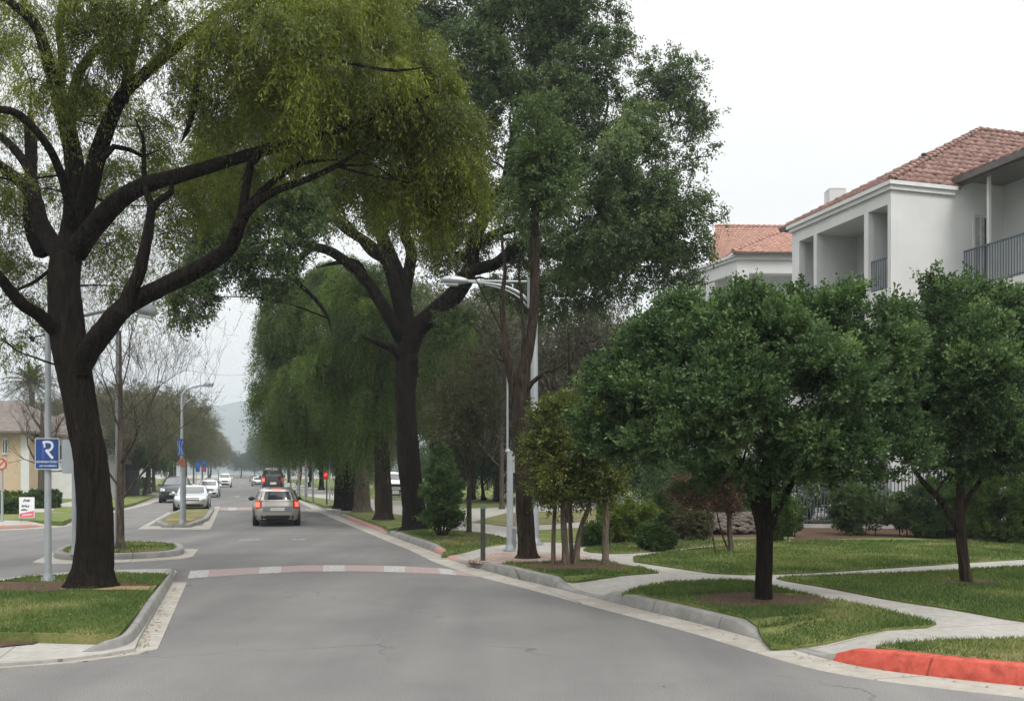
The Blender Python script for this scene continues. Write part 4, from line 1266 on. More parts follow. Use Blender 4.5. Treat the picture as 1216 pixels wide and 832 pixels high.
# ---- twin stemmed tree in the pavers
T3B = G(625, 662, BZ); Y3 = T3B[1]
t3 = [pxbranch([(626, 664), (626, 658), (625, 640), (623, 600), (621, 550), (620, 500), (619, 470), (622, 440), (628, 414), (634, 365), (635, 300), (635, 240), (637, 180), (640, 130)], Y3, [22, 15, 12.5, 11.5, 11, 11, 10, 8, 7, 6.5, 6, 5, 4, 2]),
      pxbranch([(617, 485), (612, 470), (604, 435), (599, 396), (596, 355), (600, 320), (596, 280), (604, 240), (600, 200)], [Y3, Y3 + .5], [8, 6.5, 5.5, 4.5, 3.5, 2.5, 1.6, 1, .5]),
      pxbranch([(622, 430), (621, 390), (619, 350), (616, 320), (620, 270), (616, 230)], [Y3, Y3 + .8], [3.5, 2.8, 2.2, 1.6, 1, .4]),
      pxbranch([(624, 465), (632, 454), (645, 443), (660, 438), (672, 430), (690, 400)], [Y3, Y3 - .5], [4, 3, 2.5, 1.5, .4]),
      pxbranch([(600, 400), (585, 370), (572, 345), (560, 325), (540, 312)], [Y3 + .2, Y3], [2, 1.5, 1, .5, .2]),
      pxbranch([(612, 455), (600, 430), (570, 420), (540, 415)], [Y3, Y3 + .6], [1.6, 1.2, .7]),
      pxbranch([(645, 443), (655, 465), (660, 478)], [Y3 - .3, Y3 - .4], [1.5, 1])]
b3 = [PB(*b) for b in ((640, 205, 26, 30, 21, 1, 1), (625, 240, 20, 24, 21, 1, .6), (655, 175, 24, 22, 21, 1, .6), (640, 140, 20, 20, 21, 1, .5), (665, 225, 18, 24, 20.6, 1, .4))]
make_tree('slender_tree', 'slender brown twin stemmed tree in front of the lamp post', (T3B[0], T3B[1], BZ), t3, b3, 'leaf_dark', 'bark_brown', 22000, seed=8, limb_r=.02, seg=14, rough=.07,
          leaf=(.09, .04), per_twig=24, twig=.35, droop=.3, clump=.4, shell=.5, jitter=.05, limbs_from=5)

# ---- bare trees
def bare_tree(name, label, base, h, r, seed, barkm='bark_grey', spread=.5, upw=.28, maxl=5, fork=.35, group=None, lean=0):
    rs = np.random.RandomState(seed)
    root = empty(name, base, label, 'tree', group)
    tb = TB(base)
    b = np.array(base, float)
    P = [b, b + [0, 0, .25], b + [lean * .3, 0, h * fork], b + [lean * .7, 0, h * .62], b + [lean, 0, h * .8]]
    Rr = [r * 1.5, r * 1.05, r * .85, r * .45, r * .25]
    tb.tube(P, Rr, 10, .2, .06, seed)
    Pc, Rc = catmull(P, Rr, .25)
    zs = np.linspace(h * .18, h * .78, 11)
    for i, z in enumerate(zs):
        k = np.argmin(abs(Pc[:, 2] - b[2] - z))
        a = i * 2.4 + rs.rand()
        d = unit(np.array([math.cos(a) * .8, math.sin(a) * .8, .75 + .3 * rs.rand()]))
        L = h * (.24 - .12 * z / h) * (.8 + .5 * rs.rand()) * 1.25
        bare_branches(tb, Pc[k], d, L * .82, Rc[k] * .40, 0, rs, spread, upw, maxl)
    tb.build('trunk', barkm, root)
    return root


bb = G(143, 651, .15)
bt = bare_tree('bare_tree', 'leafless young tree with fine twigs on the second island', (bb[0], bb[1], .14), 6.9, .095, 41, maxl=5, spread=.42, upw=.26)
bare_tree('bare_tree', 'leafless spreading tree in front of the beige house', (*G(50, 596, BZ), BZ), 8.0, .26, 42, 'bark_grey', maxl=5, spread=.5)
bare_tree('bare_tree', 'leafless brown tree between the lamp post and the round green tree', (*G(676, 620, BZ), BZ), 9.2, .12, 43, 'bark_brown', maxl=4, spread=.4, upw=.35)
bare_tree('bare_tree', 'thin leafless tree behind the lime hedge', (*G(712, 616, BZ), BZ), 8.4, .10, 44, 'bark_brown', maxl=4, spread=.42, upw=.3)
bt2 = bare_tree('bare_tree', 'leafless grey tree behind the cone shrub', (*G(596, 604, BZ), BZ), 8.5, .13, 45, 'bark_grey', maxl=4)
copy_tree(bt2, (*G(205, 581, BZ), BZ), 2.3, 1.0, 'leafless grey tree behind the parked cars')

# ---- round crowned tree on the front right lawn
t8Y = TREE8[1]
t8 = [pxbranch([(907, 715), (907, 710), (907, 690), (908, 660), (908, 630), (909, 600), (912, 560), (908, 500)], t8Y, [16, 12.5, 11.5, 11, 11, 7.5, 5.5, 3]),
      pxbranch([(905, 640), (899, 612), (891, 585), (880, 555), (850, 500)], [t8Y, t8Y - .2], [6.5, 5.2, 4.5, 3.5, 2]),
      pxbranch([(912, 635), (922, 608), (934, 585), (948, 560), (980, 510)], [t8Y, t8Y - .3], [6, 5, 4.4, 3.5, 2]),
      pxbranch([(908, 610), (900, 570), (930, 520), (1000, 470)], [t8Y, t8Y + .6], [6, 5, 4, 2])]
b8 = [PB(b[0], b[1] + max(0, (470 - b[1])) * .13, *b[2:]) for b in (
    (838, 425, 50, 44, 13.3, 1, .9), (868, 455, 58, 46, 12.9, 1, .8), (820, 475, 52, 40, 13.2, 1, .8), (800, 425, 62, 50, 13.9, 1, 1), (758, 480, 52, 52, 13.8, 1, 1), (735, 535, 36, 40, 13.9, 1, .8), (842, 380, 46, 36, 13.9, 1, .8), (900, 400, 60, 52, 13.0, 1, 1), (962, 372, 46, 34, 13.8, 1, .8), (960, 445, 66, 56, 12.9, 1, 1), (1035, 430, 48, 52, 13.6, 1, .9),
    (1048, 372, 28, 28, 13.9, 1, .5), (890, 500, 76, 54, 12.5, 1, 1.1), (820, 528, 58, 44, 13.0, 1, .9), (980, 528, 66, 44, 13.0, 1, 1), (1062, 510, 42, 48, 13.6, 1, .8), (782, 392, 34, 34, 14.2, 1, .5), (805, 352, 20, 18, 14, 1, .3),
    (885, 357, 30, 24, 14.2, 1, .4), (1000, 352, 30, 24, 14, 1, .4), (958, 340, 10, 18, 13.9, 1, .15), (1014, 338, 9, 14, 13.9, 1, .12), (1085, 545, 24, 22, 13.6, 1, .3), (860, 572, 46, 18, 13.6, 1, .4), (950, 568, 60, 20, 13.8, 1, .5), 
    (900, 460, 130, 70, 14.6, .6, 1.1), (1030, 568, 34, 16, 13.8, 1, .3), (820, 460, 60, 60, 14.8, 1, .6), (980, 460, 70, 60, 14.9, 1, .6), (710, 470, 16, 30, 13.9, 1, .25), (700, 510, 14, 24, 13.9, 1, .2))]
make_tree('round_tree', 'dense dark green round crowned tree on the front kerbside lawn', (TREE8[0], TREE8[1], BZ), t8, b8, 'leaf_round', 'bark_dark', 490000, seed=9, limb_r=.018, seg=16, rough=.05, tw=6,
          leaf=(.055, .037), per_twig=26, twig=.26, droop=.05, clump=.30, shell=.38, jitter=.022, up=.75, limbs_from=1.75, lump=1.35, cull=.35, tipv=.30)
t9Y = TREE9[1]
t9 = [pxbranch([(1148, 694), (1147, 688), (1144, 660), (1141, 630), (1140, 600), (1142, 560), (1150, 500)], t9Y, [11, 8, 7, 7, 6, 5, 3]),
      pxbranch([(1141, 632), (1128, 610), (1112, 588), (1096, 572), (1075, 540)], [t9Y, t9Y - .4], [5.5, 4.5, 4, 3.5, 2]),
      pxbranch([(1140, 610), (1150, 590), (1172, 560), (1200, 520)], [t9Y, t9Y + .4], [4.5, 4, 3, 2])]
b9 = [PB(b[0], b[1] + max(0, (470 - b[1])) * .08, *b[2:]) for b in (
    (1125, 385, 46, 36, 16, 1, .8), (1180, 375, 40, 34, 16, 1, .7), (1115, 345, 18, 26, 16, 1, .3), (1185, 345, 16, 16, 16, 1, .25), (1150, 345, 18, 22, 16.1, 1, .3), (1100, 450, 48, 46, 15.8, 1, .9), (1168, 448, 62, 58, 15.2, 1, 1.1), (1236, 430, 50, 60, 16, 1, .9), (1112, 525, 48, 42, 15.6, 1, .9),
    (1180, 525, 56, 42, 15.3, 1, 1), (1245, 515, 46, 52, 15.8, 1, .9), (1130, 562, 32, 18, 15.8, 1, .35), (1190, 562, 44, 20, 15.8, 1, .45), (1290, 470, 40, 70, 16.2, 1, .7), (1160, 460, 110, 70, 17, .5, .9), (1105, 315, 7, 12, 16, 1, .08), (1215, 375, 16, 20, 16, 1, .2), (1070, 480, 18, 40, 16, 1, .3))]
make_tree('round_tree', 'dense green tree with leaning slim trunk on the right hand lawn', (TREE9[0], TREE9[1], BZ), t9, b9, 'leaf_round', 'bark_brown', 330000, seed=10, limb_r=.026, seg=14, rough=.05, tw=6,
          leaf=(.058, .038), per_twig=26, twig=.28, droop=.05, clump=.30, shell=.38, jitter=.024, up=.75, limbs_from=1.5, lump=1.35, cull=.35, tipv=.30)

# ---- multi stemmed small tree
b6 = G(681, 671, BZ); Y6 = b6[1]
t6 = [pxbranch([(657, 673), (657, 668), (657, 640), (659, 600), (664, 560)], [Y6, Y6], [4.2, 3.4, 3, 2]),
      pxbranch([(672, 672), (671, 650), (669, 620), (669, 590), (672, 540)], [Y6 - .1, Y6 - .2], [6, 4.5, 4.5, 3.5, 2]),
      pxbranch([(680, 671), (678, 640), (677, 600), (682, 560)], [Y6 + .2, Y6 + .3], [3.5, 3, 2.5, 1.5]),
      pxbranch([(684, 671), (686, 645), (692, 620), (700, 600), (703, 570)], [Y6, Y6], [5, 4, 3.4, 3, 2]),
      pxbranch([(719, 672), (719, 664), (719, 630), (720, 600), (712, 560)], [Y6 - .1, Y6], [6.5, 5.2, 4.8, 4.5, 2])]
bb6 = [PB(*b) for b in ((668, 500, 28, 24, Y6, 1, .8), (655, 530, 22, 26, Y6, 1, .8), (690, 540, 34, 34, Y6 - .2, 1, 1), (670, 565, 30, 26, Y6 - .3, 1, .9), (702, 582, 24, 16, Y6, 1, .5), (718, 565, 18, 24, Y6 + .1, 1, .5), (700, 500, 24, 28, Y6 + .4, 1, .5), (665, 480, 12, 8, Y6, 1, .2))]
make_tree('multi_stem_tree', 'small yellowish green tree with five thin pale stems in a mulch bed', (b6[0], b6[1], BZ), t6, bb6, 'leaf_yellow', 'bark_pale', 62000, seed=11, limb_r=.012, seg=9, rough=.08,
          leaf=(.07, .035), per_twig=22, twig=.28, droop=.2, clump=.32, shell=.42, jitter=.035, up=.4, limbs_from=1.2)

# ---- thin tree and cone shrub
b5 = G(557, 633, BZ); Y5 = b5[1]
t5 = [pxbranch([(557, 634), (557, 610), (557, 580), (556, 550), (554, 510), (556, 470)], Y5, [4.2, 3.6, 3.2, 3, 2, 1]),
      pxbranch([(557, 565), (566, 545), (575, 520)], Y5, [1.6, 1.2, .8]), pxbranch([(556, 560), (546, 540), (536, 515)], Y5, [1.6, 1.2, .8])]
make_tree('slender_tree', 'thin straight tree beside the cone shrub with sparse dull foliage', (b5[0], b5[1], BZ), t5, [PB(*b) for b in ((555, 500, 32, 36, Y5, 1, 1), (535, 470, 26, 30, Y5, 1, .6), (578, 480, 26, 36, Y5, 1, .6), (556, 440, 24, 26, Y5, 1, .5))],
          'leaf_dull', 'bark_brown', 26000, seed=12, limb_r=.015, seg=9, leaf=(.08, .035), per_twig=22, twig=.4, droop=.3, clump=.4, shell=.6, jitter=.06, limbs_from=2)
bc = G(525, 637, BZ); Yc = bc[1]
tc_ = [pxbranch([(525 + dx * .2, 638), (525 + dx * .6, 626), (525 + dx, 612)], Yc, [1.8, 1.4, 1.0]) for dx in (-16, -9, -3, 4, 10, 17)]
make_tree('cone_shrub', 'neat dark conical shrub with short twiggy stems on the verge', (bc[0], bc[1], BZ), tc_,
          [PB(*b) for b in ((524, 608, 25, 16, Yc, 1, 1.2), (526, 585, 21, 18, Yc, 1, 1.1), (525, 565, 17, 17, Yc, 1, .9), (525, 548, 11, 14, Yc, 1, .6), (525, 536, 5, 9, Yc, 1, .25), (540, 615, 12, 9, Yc, 1, .4), (509, 612, 10, 10, Yc, 1, .4))],
          'leaf_hedge', 'bark_brown', 52000, seed=13, cat='shrub', limb_r=.01, seg=6, leaf=(.06, .034), per_twig=20, twig=.12, droop=.0, clump=.3, shell=.3, jitter=.03, up=.5, limbs=False)

# ---- small red leaved tree
br_ = G(866, 656, BZ); Yr = br_[1]
tr_ = [pxbranch([(868, 658), (868, 650), (866, 625), (866, 600), (862, 575)], Yr, [5, 4, 3.5, 3, 2]), pxbranch([(866, 655), (858, 635), (852, 612), (850, 590)], [Yr, Yr - .2], [1.5, 1.3, 1, .8]),
       pxbranch([(851, 661), (847, 640), (841, 615), (838, 590)], [Yr - .2, Yr - .2], [1.5, 1.4, 1.2, .8]), pxbranch([(866, 612), (880, 595), (892, 580)], Yr, [2, 1.5, 1])]
make_tree('red_leaf_tree', 'small tree with reddish brown leaves and crooked grey stems', (br_[0], br_[1], BZ), tr_,
          [PB(*b) for b in ((812, 583, 18, 14, Yr, 1, .8), (840, 585, 22, 16, Yr, 1, .8), (870, 585, 28, 16, Yr, 1, .8), (825, 598, 14, 9, Yr, 1, .4), (855, 570, 40, 14, Yr, 1, .7))],
          'leaf_red', 'bark_grey', 24000, seed=14, limb_r=.01, seg=8, leaf=(.05, .03), per_twig=18, twig=.2, droop=.2, clump=.34, shell=.5, jitter=.03, limbs_from=1)


# ---- hedges and shrubs
def shrub(name, label, cx, base_py, wpx, hpx, leafm, n, seed, boxy=0.0, depth=.8, group=None, z=BZ, leaf=(.055, .03), cat='shrub', top=None):
    x, y = G(cx, base_py, z)
    k = y / F
    w = wpx * k * .5; h = hpx * k
    rs = np.random.RandomState(seed)
    bl = []
    if boxy:
        nx = max(2, int(w * 2 / (h * .55) + .5))
        for i in range(nx):
            for j in range(2):
                bx = x - w + w * 2 * (i + .5) / nx
                bl.append((bx, y + (rs.rand() - .5) * .1, z + h * (.27 + .46 * j), w / nx * 1.25, w * depth if w * depth < h * .6 else h * .5, h * .30, 1))
    else:
        bl.append((x, y, z + h * .5, w * .88, w * depth, h * .48, 2))
        for i in range(7):
            a = i * .9 + rs.rand()
            bl.append((x + math.cos(a) * w * .5, y - abs(math.sin(a)) * w * depth * .5, z + h * (.35 + .4 * rs.rand()), w * .42, w * .4, h * .26, .7))
    stem = [([(x + dx * w, y, z - .02), (x + dx * w * 1.2, y, z + h * .5)], [.02, .01]) for dx in (-.4, -.1, .2, .5)]
    root = empty(name, (x, y, z), label, cat, group)
    tb = TB((x, y, z))
    for P, Rr in stem: tb.tube(P, Rr, 5, .3)
    # woody core twigs so that the inside is not empty
    for b in bl:
        for _ in range(6):
            d = unit(rs.randn(3)) * np.array(b[3:6]) * .8
            tb.tube([np.array(b[:3]) - [0, 0, b[5] * .6], np.array(b[:3]) + d], [.012, .004], 4, .4)
    tb.build('stem', 'bark_brown', root)
    V, Fq, vv, O = leaf_cloud(bl, n, seed=seed, leaf=leaf, per_twig=16, twig=.075, droop=0, clump=.24, shell=.18, jitter=.022, up=.4, lump=2.6)
    link('foliage', raw_mesh('foliage', V - np.array((x, y, z)), Fq, leafm, attr=vv), root)
    return root


shrub('round_shrub', 'clipped dark ball shaped shrub at the lawn edge', 778, 653.5, 42, 32, 'leaf_hedge', 32000, 51)
shrub('hedge', 'bright lime topped hedge behind the ball shrub', 746, 643, 62, 44, 'leaf_hedge_lime', 42000, 52, boxy=1, cat='hedge')
shrub('low_shrub', 'low dark shrub left of the lime hedge', 706, 648, 40, 26, 'leaf_hedge', 18000, 53)
shrub('column_shrub', 'narrow dark upright cypress behind the ball shrub', 786, 640, 22, 62, 'leaf_hedge', 26000, 54, boxy=0, leaf=(.05, .02), depth=1)
shrub('low_shrub', 'loose pale brown shrub right of the dark upright cypress', 822, 641, 56, 38, 'leaf_brown', 20000, 55)
shrub('low_shrub', 'yellow green shrub behind the front tree trunk', 925, 642, 42, 66, 'leaf_fresh', 26000, 56, depth=.7)
shrub('round_shrub', 'large grey green rounded shrub in front of the metal fence', 1021, 635, 72, 60, 'leaf_dark', 48000, 57, depth=.7)
shrub('round_shrub', 'dark rounded shrub between the grey green shrub and the hedge', 1080, 636.5, 56, 58, 'leaf_dark', 34000, 58, depth=.7)
shrub('hedge', 'dark green clipped hedge behind the leaning tree trunk', 1128, 638.5, 74, 68, 'leaf_hedge', 60000, 59, boxy=1, depth=.5, cat='hedge')
shrub('hedge', 'bright green clipped hedge block at the right', 1182, 643.5, 54, 78, 'leaf_fresh', 46000, 60, boxy=1, depth=.6, cat='hedge')
shrub('hedge', 'rightmost bright green hedge block at the picture edge', 1228, 646, 54, 80, 'leaf_fresh', 46000, 61, boxy=1, depth=.6, cat='hedge')
for (cx, by, w, h, lb, m, sd) in ((28, 592, 60, 14, 'long dark clipped hedge against the beige house', 'leaf_hedge', 71), (8, 603, 46, 18, 'bright clipped hedge block at the far left', 'leaf_hedge_lime', 72), (14, 610, 40, 16, 'dark clipped hedge block behind the yard sign', 'leaf_hedge', 73),
                                   (52, 603, 34, 20, 'dark shrub beside the blue sign post', 'leaf_hedge', 74), (-60, 606, 70, 20, 'dark hedge by the left lawn outside the house', 'leaf_hedge', 75)):
    shrub('hedge', lb, cx, by, w, h, m, 14000, sd, boxy=1, depth=.5, leaf=(.09, .05), cat='hedge')
shrub('low_shrub', 'round dark shrub right of the blue sign post', 63, 600, 18, 14, 'leaf_hedge', 8000, 76, leaf=(.09, .05))
shrub('low_shrub', 'small dark shrub by the white porch', 83, 585, 20, 10, 'leaf_dark', 6000, 77, leaf=(.09, .05))

shrub('hedge', 'dark hedge behind the brown shrub and the red leaved tree', 830, 630, 120, 44, 'leaf_dark', 40000, 63, boxy=1, depth=.3, cat='hedge')
shrub('low_shrub', 'dark round shrub between the tree trunk and the fence', 935, 637, 34, 50, 'leaf_hedge', 18000, 64)
shrub('hedge', 'low dark hedge just behind the metal picket fence', 985, 624.5, 110, 54, 'leaf_hedge', 30000, 62, boxy=1, depth=.25, cat='hedge')

# ---- palm
def palm(base, h, cr, label):
    root = empty('palm_tree', base, label, 'palm')
    b = np.array(base, float); rs = np.random.RandomState(5)
    tb = TB(base)
    tb.tube([b, b + [0, 0, .3], b + [.1, 0, h * .5], b + [.05, 0, h]], [.34, .27, .24, .26], 10, .3, .06, 3)
    V = []; Fs = []; vals = []
    n = 0
    top = b + [.05, 0, h]
    for i in range(46):
        a = i * 2.399; el = math.radians(78 - 105 * (i / 46.0) ** .9)
        L = cr * (.85 + .25 * rs.rand())
        d = np.array([math.cos(a) * math.cos(el), math.sin(a) * math.cos(el), math.sin(el)])
        pts = []
        for k in range(15):
            t = k / 14
            pts.append(top + d * L * t + np.array([0, 0, -L * .42 * t * t]))
        tb.tube(pts[::2], list(np.linspace(.045, .01, 8)), 4, None)
        for k in range(1, 15):
            for side in (-1, 1):
                for sub in (0, .5):
                    p = pts[k] * (1 - sub) + pts[k - 1] * sub
                    tg = unit(pts[k] - pts[k - 1])
                    s = unit(np.cross(tg, [0, 0, 1])) * side
                    ll = .55 * math.sin(math.pi * min(1, k / 15 + .12)) + .12
                    dd = unit(s + tg * .7 + np.array([0, 0, -.25 + .3 * rs.randn()]))
                    w = np.cross(dd, tg) * .0 + unit(tg) * .055
                    V += [p - w, p + w, p + dd * ll]
                    Fs.append((n, n + 1, n + 2)); n += 3; vals.append(rs.rand())
    tb.build('trunk', 'bark_palm', root)
    link('fronds', raw_mesh('fronds', np.array(V) - b, Fs, 'leaf_palm', attr=vals), root)


pb = G(37, 584, BZ)
palm((pb[0], pb[1], BZ), 10.8, 3.5, 'palm tree rising behind the beige house roof')

# ================================================================== BUILDINGS
def frame_pt(K, u, w, z):
    return np.array([K[0], K[1], 0.0]) + A * u + R * w + np.array([0, 0, z])


def fbox(mb, K, u0, u1, w0, w1, z0, z1, mi=0):
    mb.obox(frame_pt(K, (u0 + u1) / 2, (w0 + w1) / 2, (z0 + z1) / 2), A * (u1 - u0) / 2, R * (w1 - w0) / 2, (0, 0, (z1 - z0) / 2), mi)


def tile_roof(name, poly, e0, e1, mat, parent, org, tile=.30, course=.36, amp=.045, under='soffit'):
    """roof plane covered with real barrel tiles: poly is the 3-D outline, e0->e1 the eave direction"""
    P = [np.array(p, float) for p in poly]
    ex = unit(np.array(e1, float) - np.array(e0, float))
    nn = np.zeros(3)
    for i in range(len(P)):
        nn += np.cross(P[i], P[(i + 1) % len(P)])
    nn = unit(nn); nn = nn if nn[2] > 0 else -nn
    ey = np.cross(nn, ex)
    if ey[2] < 0: ey = -ey
    o = P[0]
    q = np.array([[np.dot(p - o, ex), np.dot(p - o, ey)] for p in P])
    x0, y0 = q.min(0); x1, y1 = q.max(0)
    sx = tile / 6
    nx = int((x1 - x0) / sx) + 1; ny = int((y1 - y0) / course) + 1
    V = []; Fs = []; n = 0
    rs = np.random.RandomState(3)
    poly2 = q
    for j in range(ny):
        ya = y0 + j * course; yb = ya + course * 1.04
        jit = rs.randn(nx // 6 + 2) * .006
        xs = x0 + np.arange(nx + 1) * sx
        prof = np.abs(np.cos(np.pi * (np.arange(nx + 1)) / 6)) ** 1.0 * amp
        hh = prof + np.repeat(jit, 6)[:nx + 1]
        cxs = (xs[:-1] + xs[1:]) / 2
        inside = in_poly(cxs, np.full(nx, (ya + yb) / 2), poly2)
        for i in np.nonzero(inside)[0]:
            pa = [(xs[i], ya, hh[i] + .035), (xs[i + 1], ya, hh[i + 1] + .035), (xs[i + 1], yb, hh[i + 1] + .008), (xs[i], yb, hh[i] + .008), (xs[i], ya, .0), (xs[i + 1], ya, .0)]
            V += [o + ex * a + ey * b + nn * c for a, b, c in pa]
            Fs += [(n, n + 1, n + 2, n + 3), (n + 4, n + 5, n + 1, n)]
            n += 6
    obj = link(name, raw_mesh(name, np.array(V) - np.array(org), np.array(Fs), mat), parent)
    # deck below
    mb = MB(org)
    m = len(P)
    mb.add([p + nn * .0 for p in P] + [p - nn * .12 for p in P], [list(range(m)), [m + i for i in range(m)][::-1]] + [(i, (i + 1) % m, m + (i + 1) % m, m + i) for i in range(m)])
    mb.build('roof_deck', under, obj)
    return obj


def ridge_caps(mb, a, b, r=.10, step=.36, mi=0):
    a = np.array(a, float); b = np.array(b, float)
    L = np.linalg.norm(b - a); n = max(1, int(L / step)); d = (b - a) / n
    for i in range(n):
        p = a + d * i; q = a + d * (i + 1.12)
        mb.cyl(p + [0, 0, .06], q + [0, 0, .03], r * 1.12, r * .9, 8, mi)


def railing(name, p0, p1, h, parent, org, gap=.12, mat='rail_blue'):
    mb = MB(org)
    p0 = np.array(p0, float); p1 = np.array(p1, float)
    L = np.linalg.norm(p1 - p0); d = (p1 - p0) / L
    s = np.cross(d, [0, 0, 1])
    mb.obox((p0 + p1) / 2 + [0, 0, h], d * L / 2, s * .035, (0, 0, .03))
    mb.obox((p0 + p1) / 2 + [0, 0, .08], d * L / 2, s * .02, (0, 0, .02))
    n = int(L / gap)
    for i in range(n + 1):
        p = p0 + d * L * i / n
        mb.obox(p + [0, 0, h / 2], d * .011, s * .011, (0, 0, h / 2 - .02))
    return mb.build(name, mat, parent)


K1 = (13.5, 33.0)
HE = 12.45
b1r = empty('apartment_building', (K1[0] + .5, K1[1] + .5, BZ), 'white stucco apartment building with deep balconies and red tile roof at the right', 'building')
org = (K1[0] + .5, K1[1] + .5, BZ)
mb = MB(org)
UE = 6.2; WE = 22.0; UB = -16.0; WB = 3.4
# openings on the top floor of the street face (u ranges) and the floors below
OP = [(.18, 1.25), (1.49, 4.45), (4.67, 5.68)]
D = 1.9
levels = [(0.1, 0.9, 3.3), (4.5, 4.5, 7.4), (8.7, 8.7, 11.7)]
z_prev = 0.0
for (zf, z0, z1) in levels:
    fbox(mb, K1, 0, UE, 0, .3, z_prev, z0)
    us = [0] + [v for o in OP for v in o] + [UE]
    for i in range(0, len(us), 2):
        fbox(mb, K1, us[i], us[i + 1], 0, .30, z0, z1)
    z_prev = z1
fbox(mb, K1, 0, UE, 0, .3, z_prev, HE - .28)
# recess: back wall, sides, slab, ceiling per floor
for (zf, z0, z1) in levels[1:]:
    fbox(mb, K1, .26, UE - .26, D, D + .2, z0 - .4, HE - .3 if z1 > 11 else z1 + .4)
    fbox(mb, K1, 0.003, UE - .003, .303, D - .003, z0 - .35, z0 - .03)
    fbox(mb, K1, 0.003, UE - .003, .303, D - .003, z1 + .0, z1 + .25)
    for uu in (.26, 1.30, 4.48, UE - .42):
        fbox(mb, K1, uu, uu + .16, .303, D - .003, z0 - .02, z1)
fbox(mb, K1, .26, UE - .26, D + .0, D + .2, 0, 4.0)
# near end face and the wing
fbox(mb, K1, -.0, .25, .303, 3.62, 0, HE - .28)
fbox(mb, K1, -.0, .25, 3.62, 4.25, 0, 8.75); fbox(mb, K1, 0, .25, 3.62, 4.25, 11.55, HE + .4)
fbox(mb, K1, -.0, .25, 4.25, WE, 0, HE + .4); fbox(mb, K1, .003, .25, 2.8, 3.62, HE - .28, HE + .3)
fbox(mb, K1, UE - .25, UE - .003, .303, WE, 0, HE - .28)
fbox(mb, K1, .26, UE - .26, WE - .3, WE, 0, HE - .28)
# wing body toward the camera: lower floors full, top floor set back behind the balcony
fbox(mb, K1, UB, -.003, 3.4, 3.65, 0, 8.45)
fbox(mb, K1, UB, -.003, 4.9, 5.1, 8.8, 12.9)
fbox(mb, K1, UB, UB + .25, 3.66, WE, 0, 8.45); fbox(mb, K1, UB, UB + .25, 5.1, WE, 8.45, 12.7)
fbox(mb, K1, UB, -.003, WE - .25, WE - .01, 0, 12.7)
mb.build('wall', 'stucco', b1r)
mb = MB(org)
fbox(mb, K1, UB, -.02, 3.1, 4.88, 8.50, 8.78)
for uu in (-1.08, -5.2, -9.4, -13.4):
    fbox(mb, K1, uu - .05, uu + .05, 3.2, 3.3, 8.78, 12.75)
fbox(mb, K1, UB, -.02, 3.30, 3.395, 8.05, 8.16); fbox(mb, K1, UB, -.02, 3.2, 3.395, 8.25, 8.46)
# cornice
fbox(mb, K1, -.10, UE + .1, -.10, .22, HE - .279, HE - .12); fbox(mb, K1, -.18, UE + .18, -.18, .24, HE - .119, HE + .02)
fbox(mb, K1, -.10, .2, .222, 2.7, HE - .279, HE - .12); fbox(mb, K1, -.18, .2, .242, 2.75, HE - .119, HE + .02)
fbox(mb, K1, -.03, .0, 3.52, 3.62, 8.78, 11.7); fbox(mb, K1, -.03, .0, 4.25, 4.35, 8.78, 11.7); fbox(mb, K1, -.03, 0, 3.621, 4.249, 11.56, 11.7)
mb.build('trim', 'stucco_trim', b1r)
mb = MB(org)
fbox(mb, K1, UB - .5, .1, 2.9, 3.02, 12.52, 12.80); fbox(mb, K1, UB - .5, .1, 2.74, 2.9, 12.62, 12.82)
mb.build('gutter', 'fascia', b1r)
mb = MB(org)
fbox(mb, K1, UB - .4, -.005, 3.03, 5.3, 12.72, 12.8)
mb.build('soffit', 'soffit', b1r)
# windows
def window(K, u0, u1, w0, w1, z0, z1, parent, face='u', cur=True):
    m = MB(org)
    if face == 'u':       # glass plane faces -A
        fbox(m, K, u0 + .06, u0 + .08, w0, w1, z0, z1, 0)
        if cur: fbox(m, K, u0 + .055, u0 + .058, w0 + .02, w0 + (w1 - w0) * .8, z0 + .05, z1 - .04, 1)
        wd = m.build('window', ['glass_dark', 'curtain'], parent)
        f = MB(org)
        fbox(f, K, u0 + .02, u0 + .05, w0, w0 + .04, z0, z1); fbox(f, K, u0 + .02, u0 + .05, w1 - .04, w1, z0, z1)
        fbox(f, K, u0 + .02, u0 + .05, w0 + .041, w1 - .041, z1 - .05, z1); fbox(f, K, u0 + .02, u0 + .05, (w0 + w1) / 2 - .02, (w0 + w1) / 2 + .02, z0, z1 - .051)
    else:
        fbox(m, K, u0, u1, w0 - .03, w0 - .01, z0, z1, 0)
        if cur: fbox(m, K, u0 + .02, u0 + (u1 - u0) * .4, w0 - .035, w0 - .032, z0 + .05, z1 - .04, 1)
        wd = m.build('window', ['glass_dark', 'curtain'], parent)
        f = MB(org)
        for a, b in ((u0 - .05, u0), (u1, u1 + .05), ((u0 + u1) / 2 - .025, (u0 + u1) / 2 + .025)):
            fbox(f, K, a, b, w0 - .06, w0 - .031, z0, z1)
        fbox(f, K, u0 - .05, u1 + .05, w0 - .06, w0 - .031, z1 + .001, z1 + .05)
    f.build('frame', 'stucco_trim', wd)


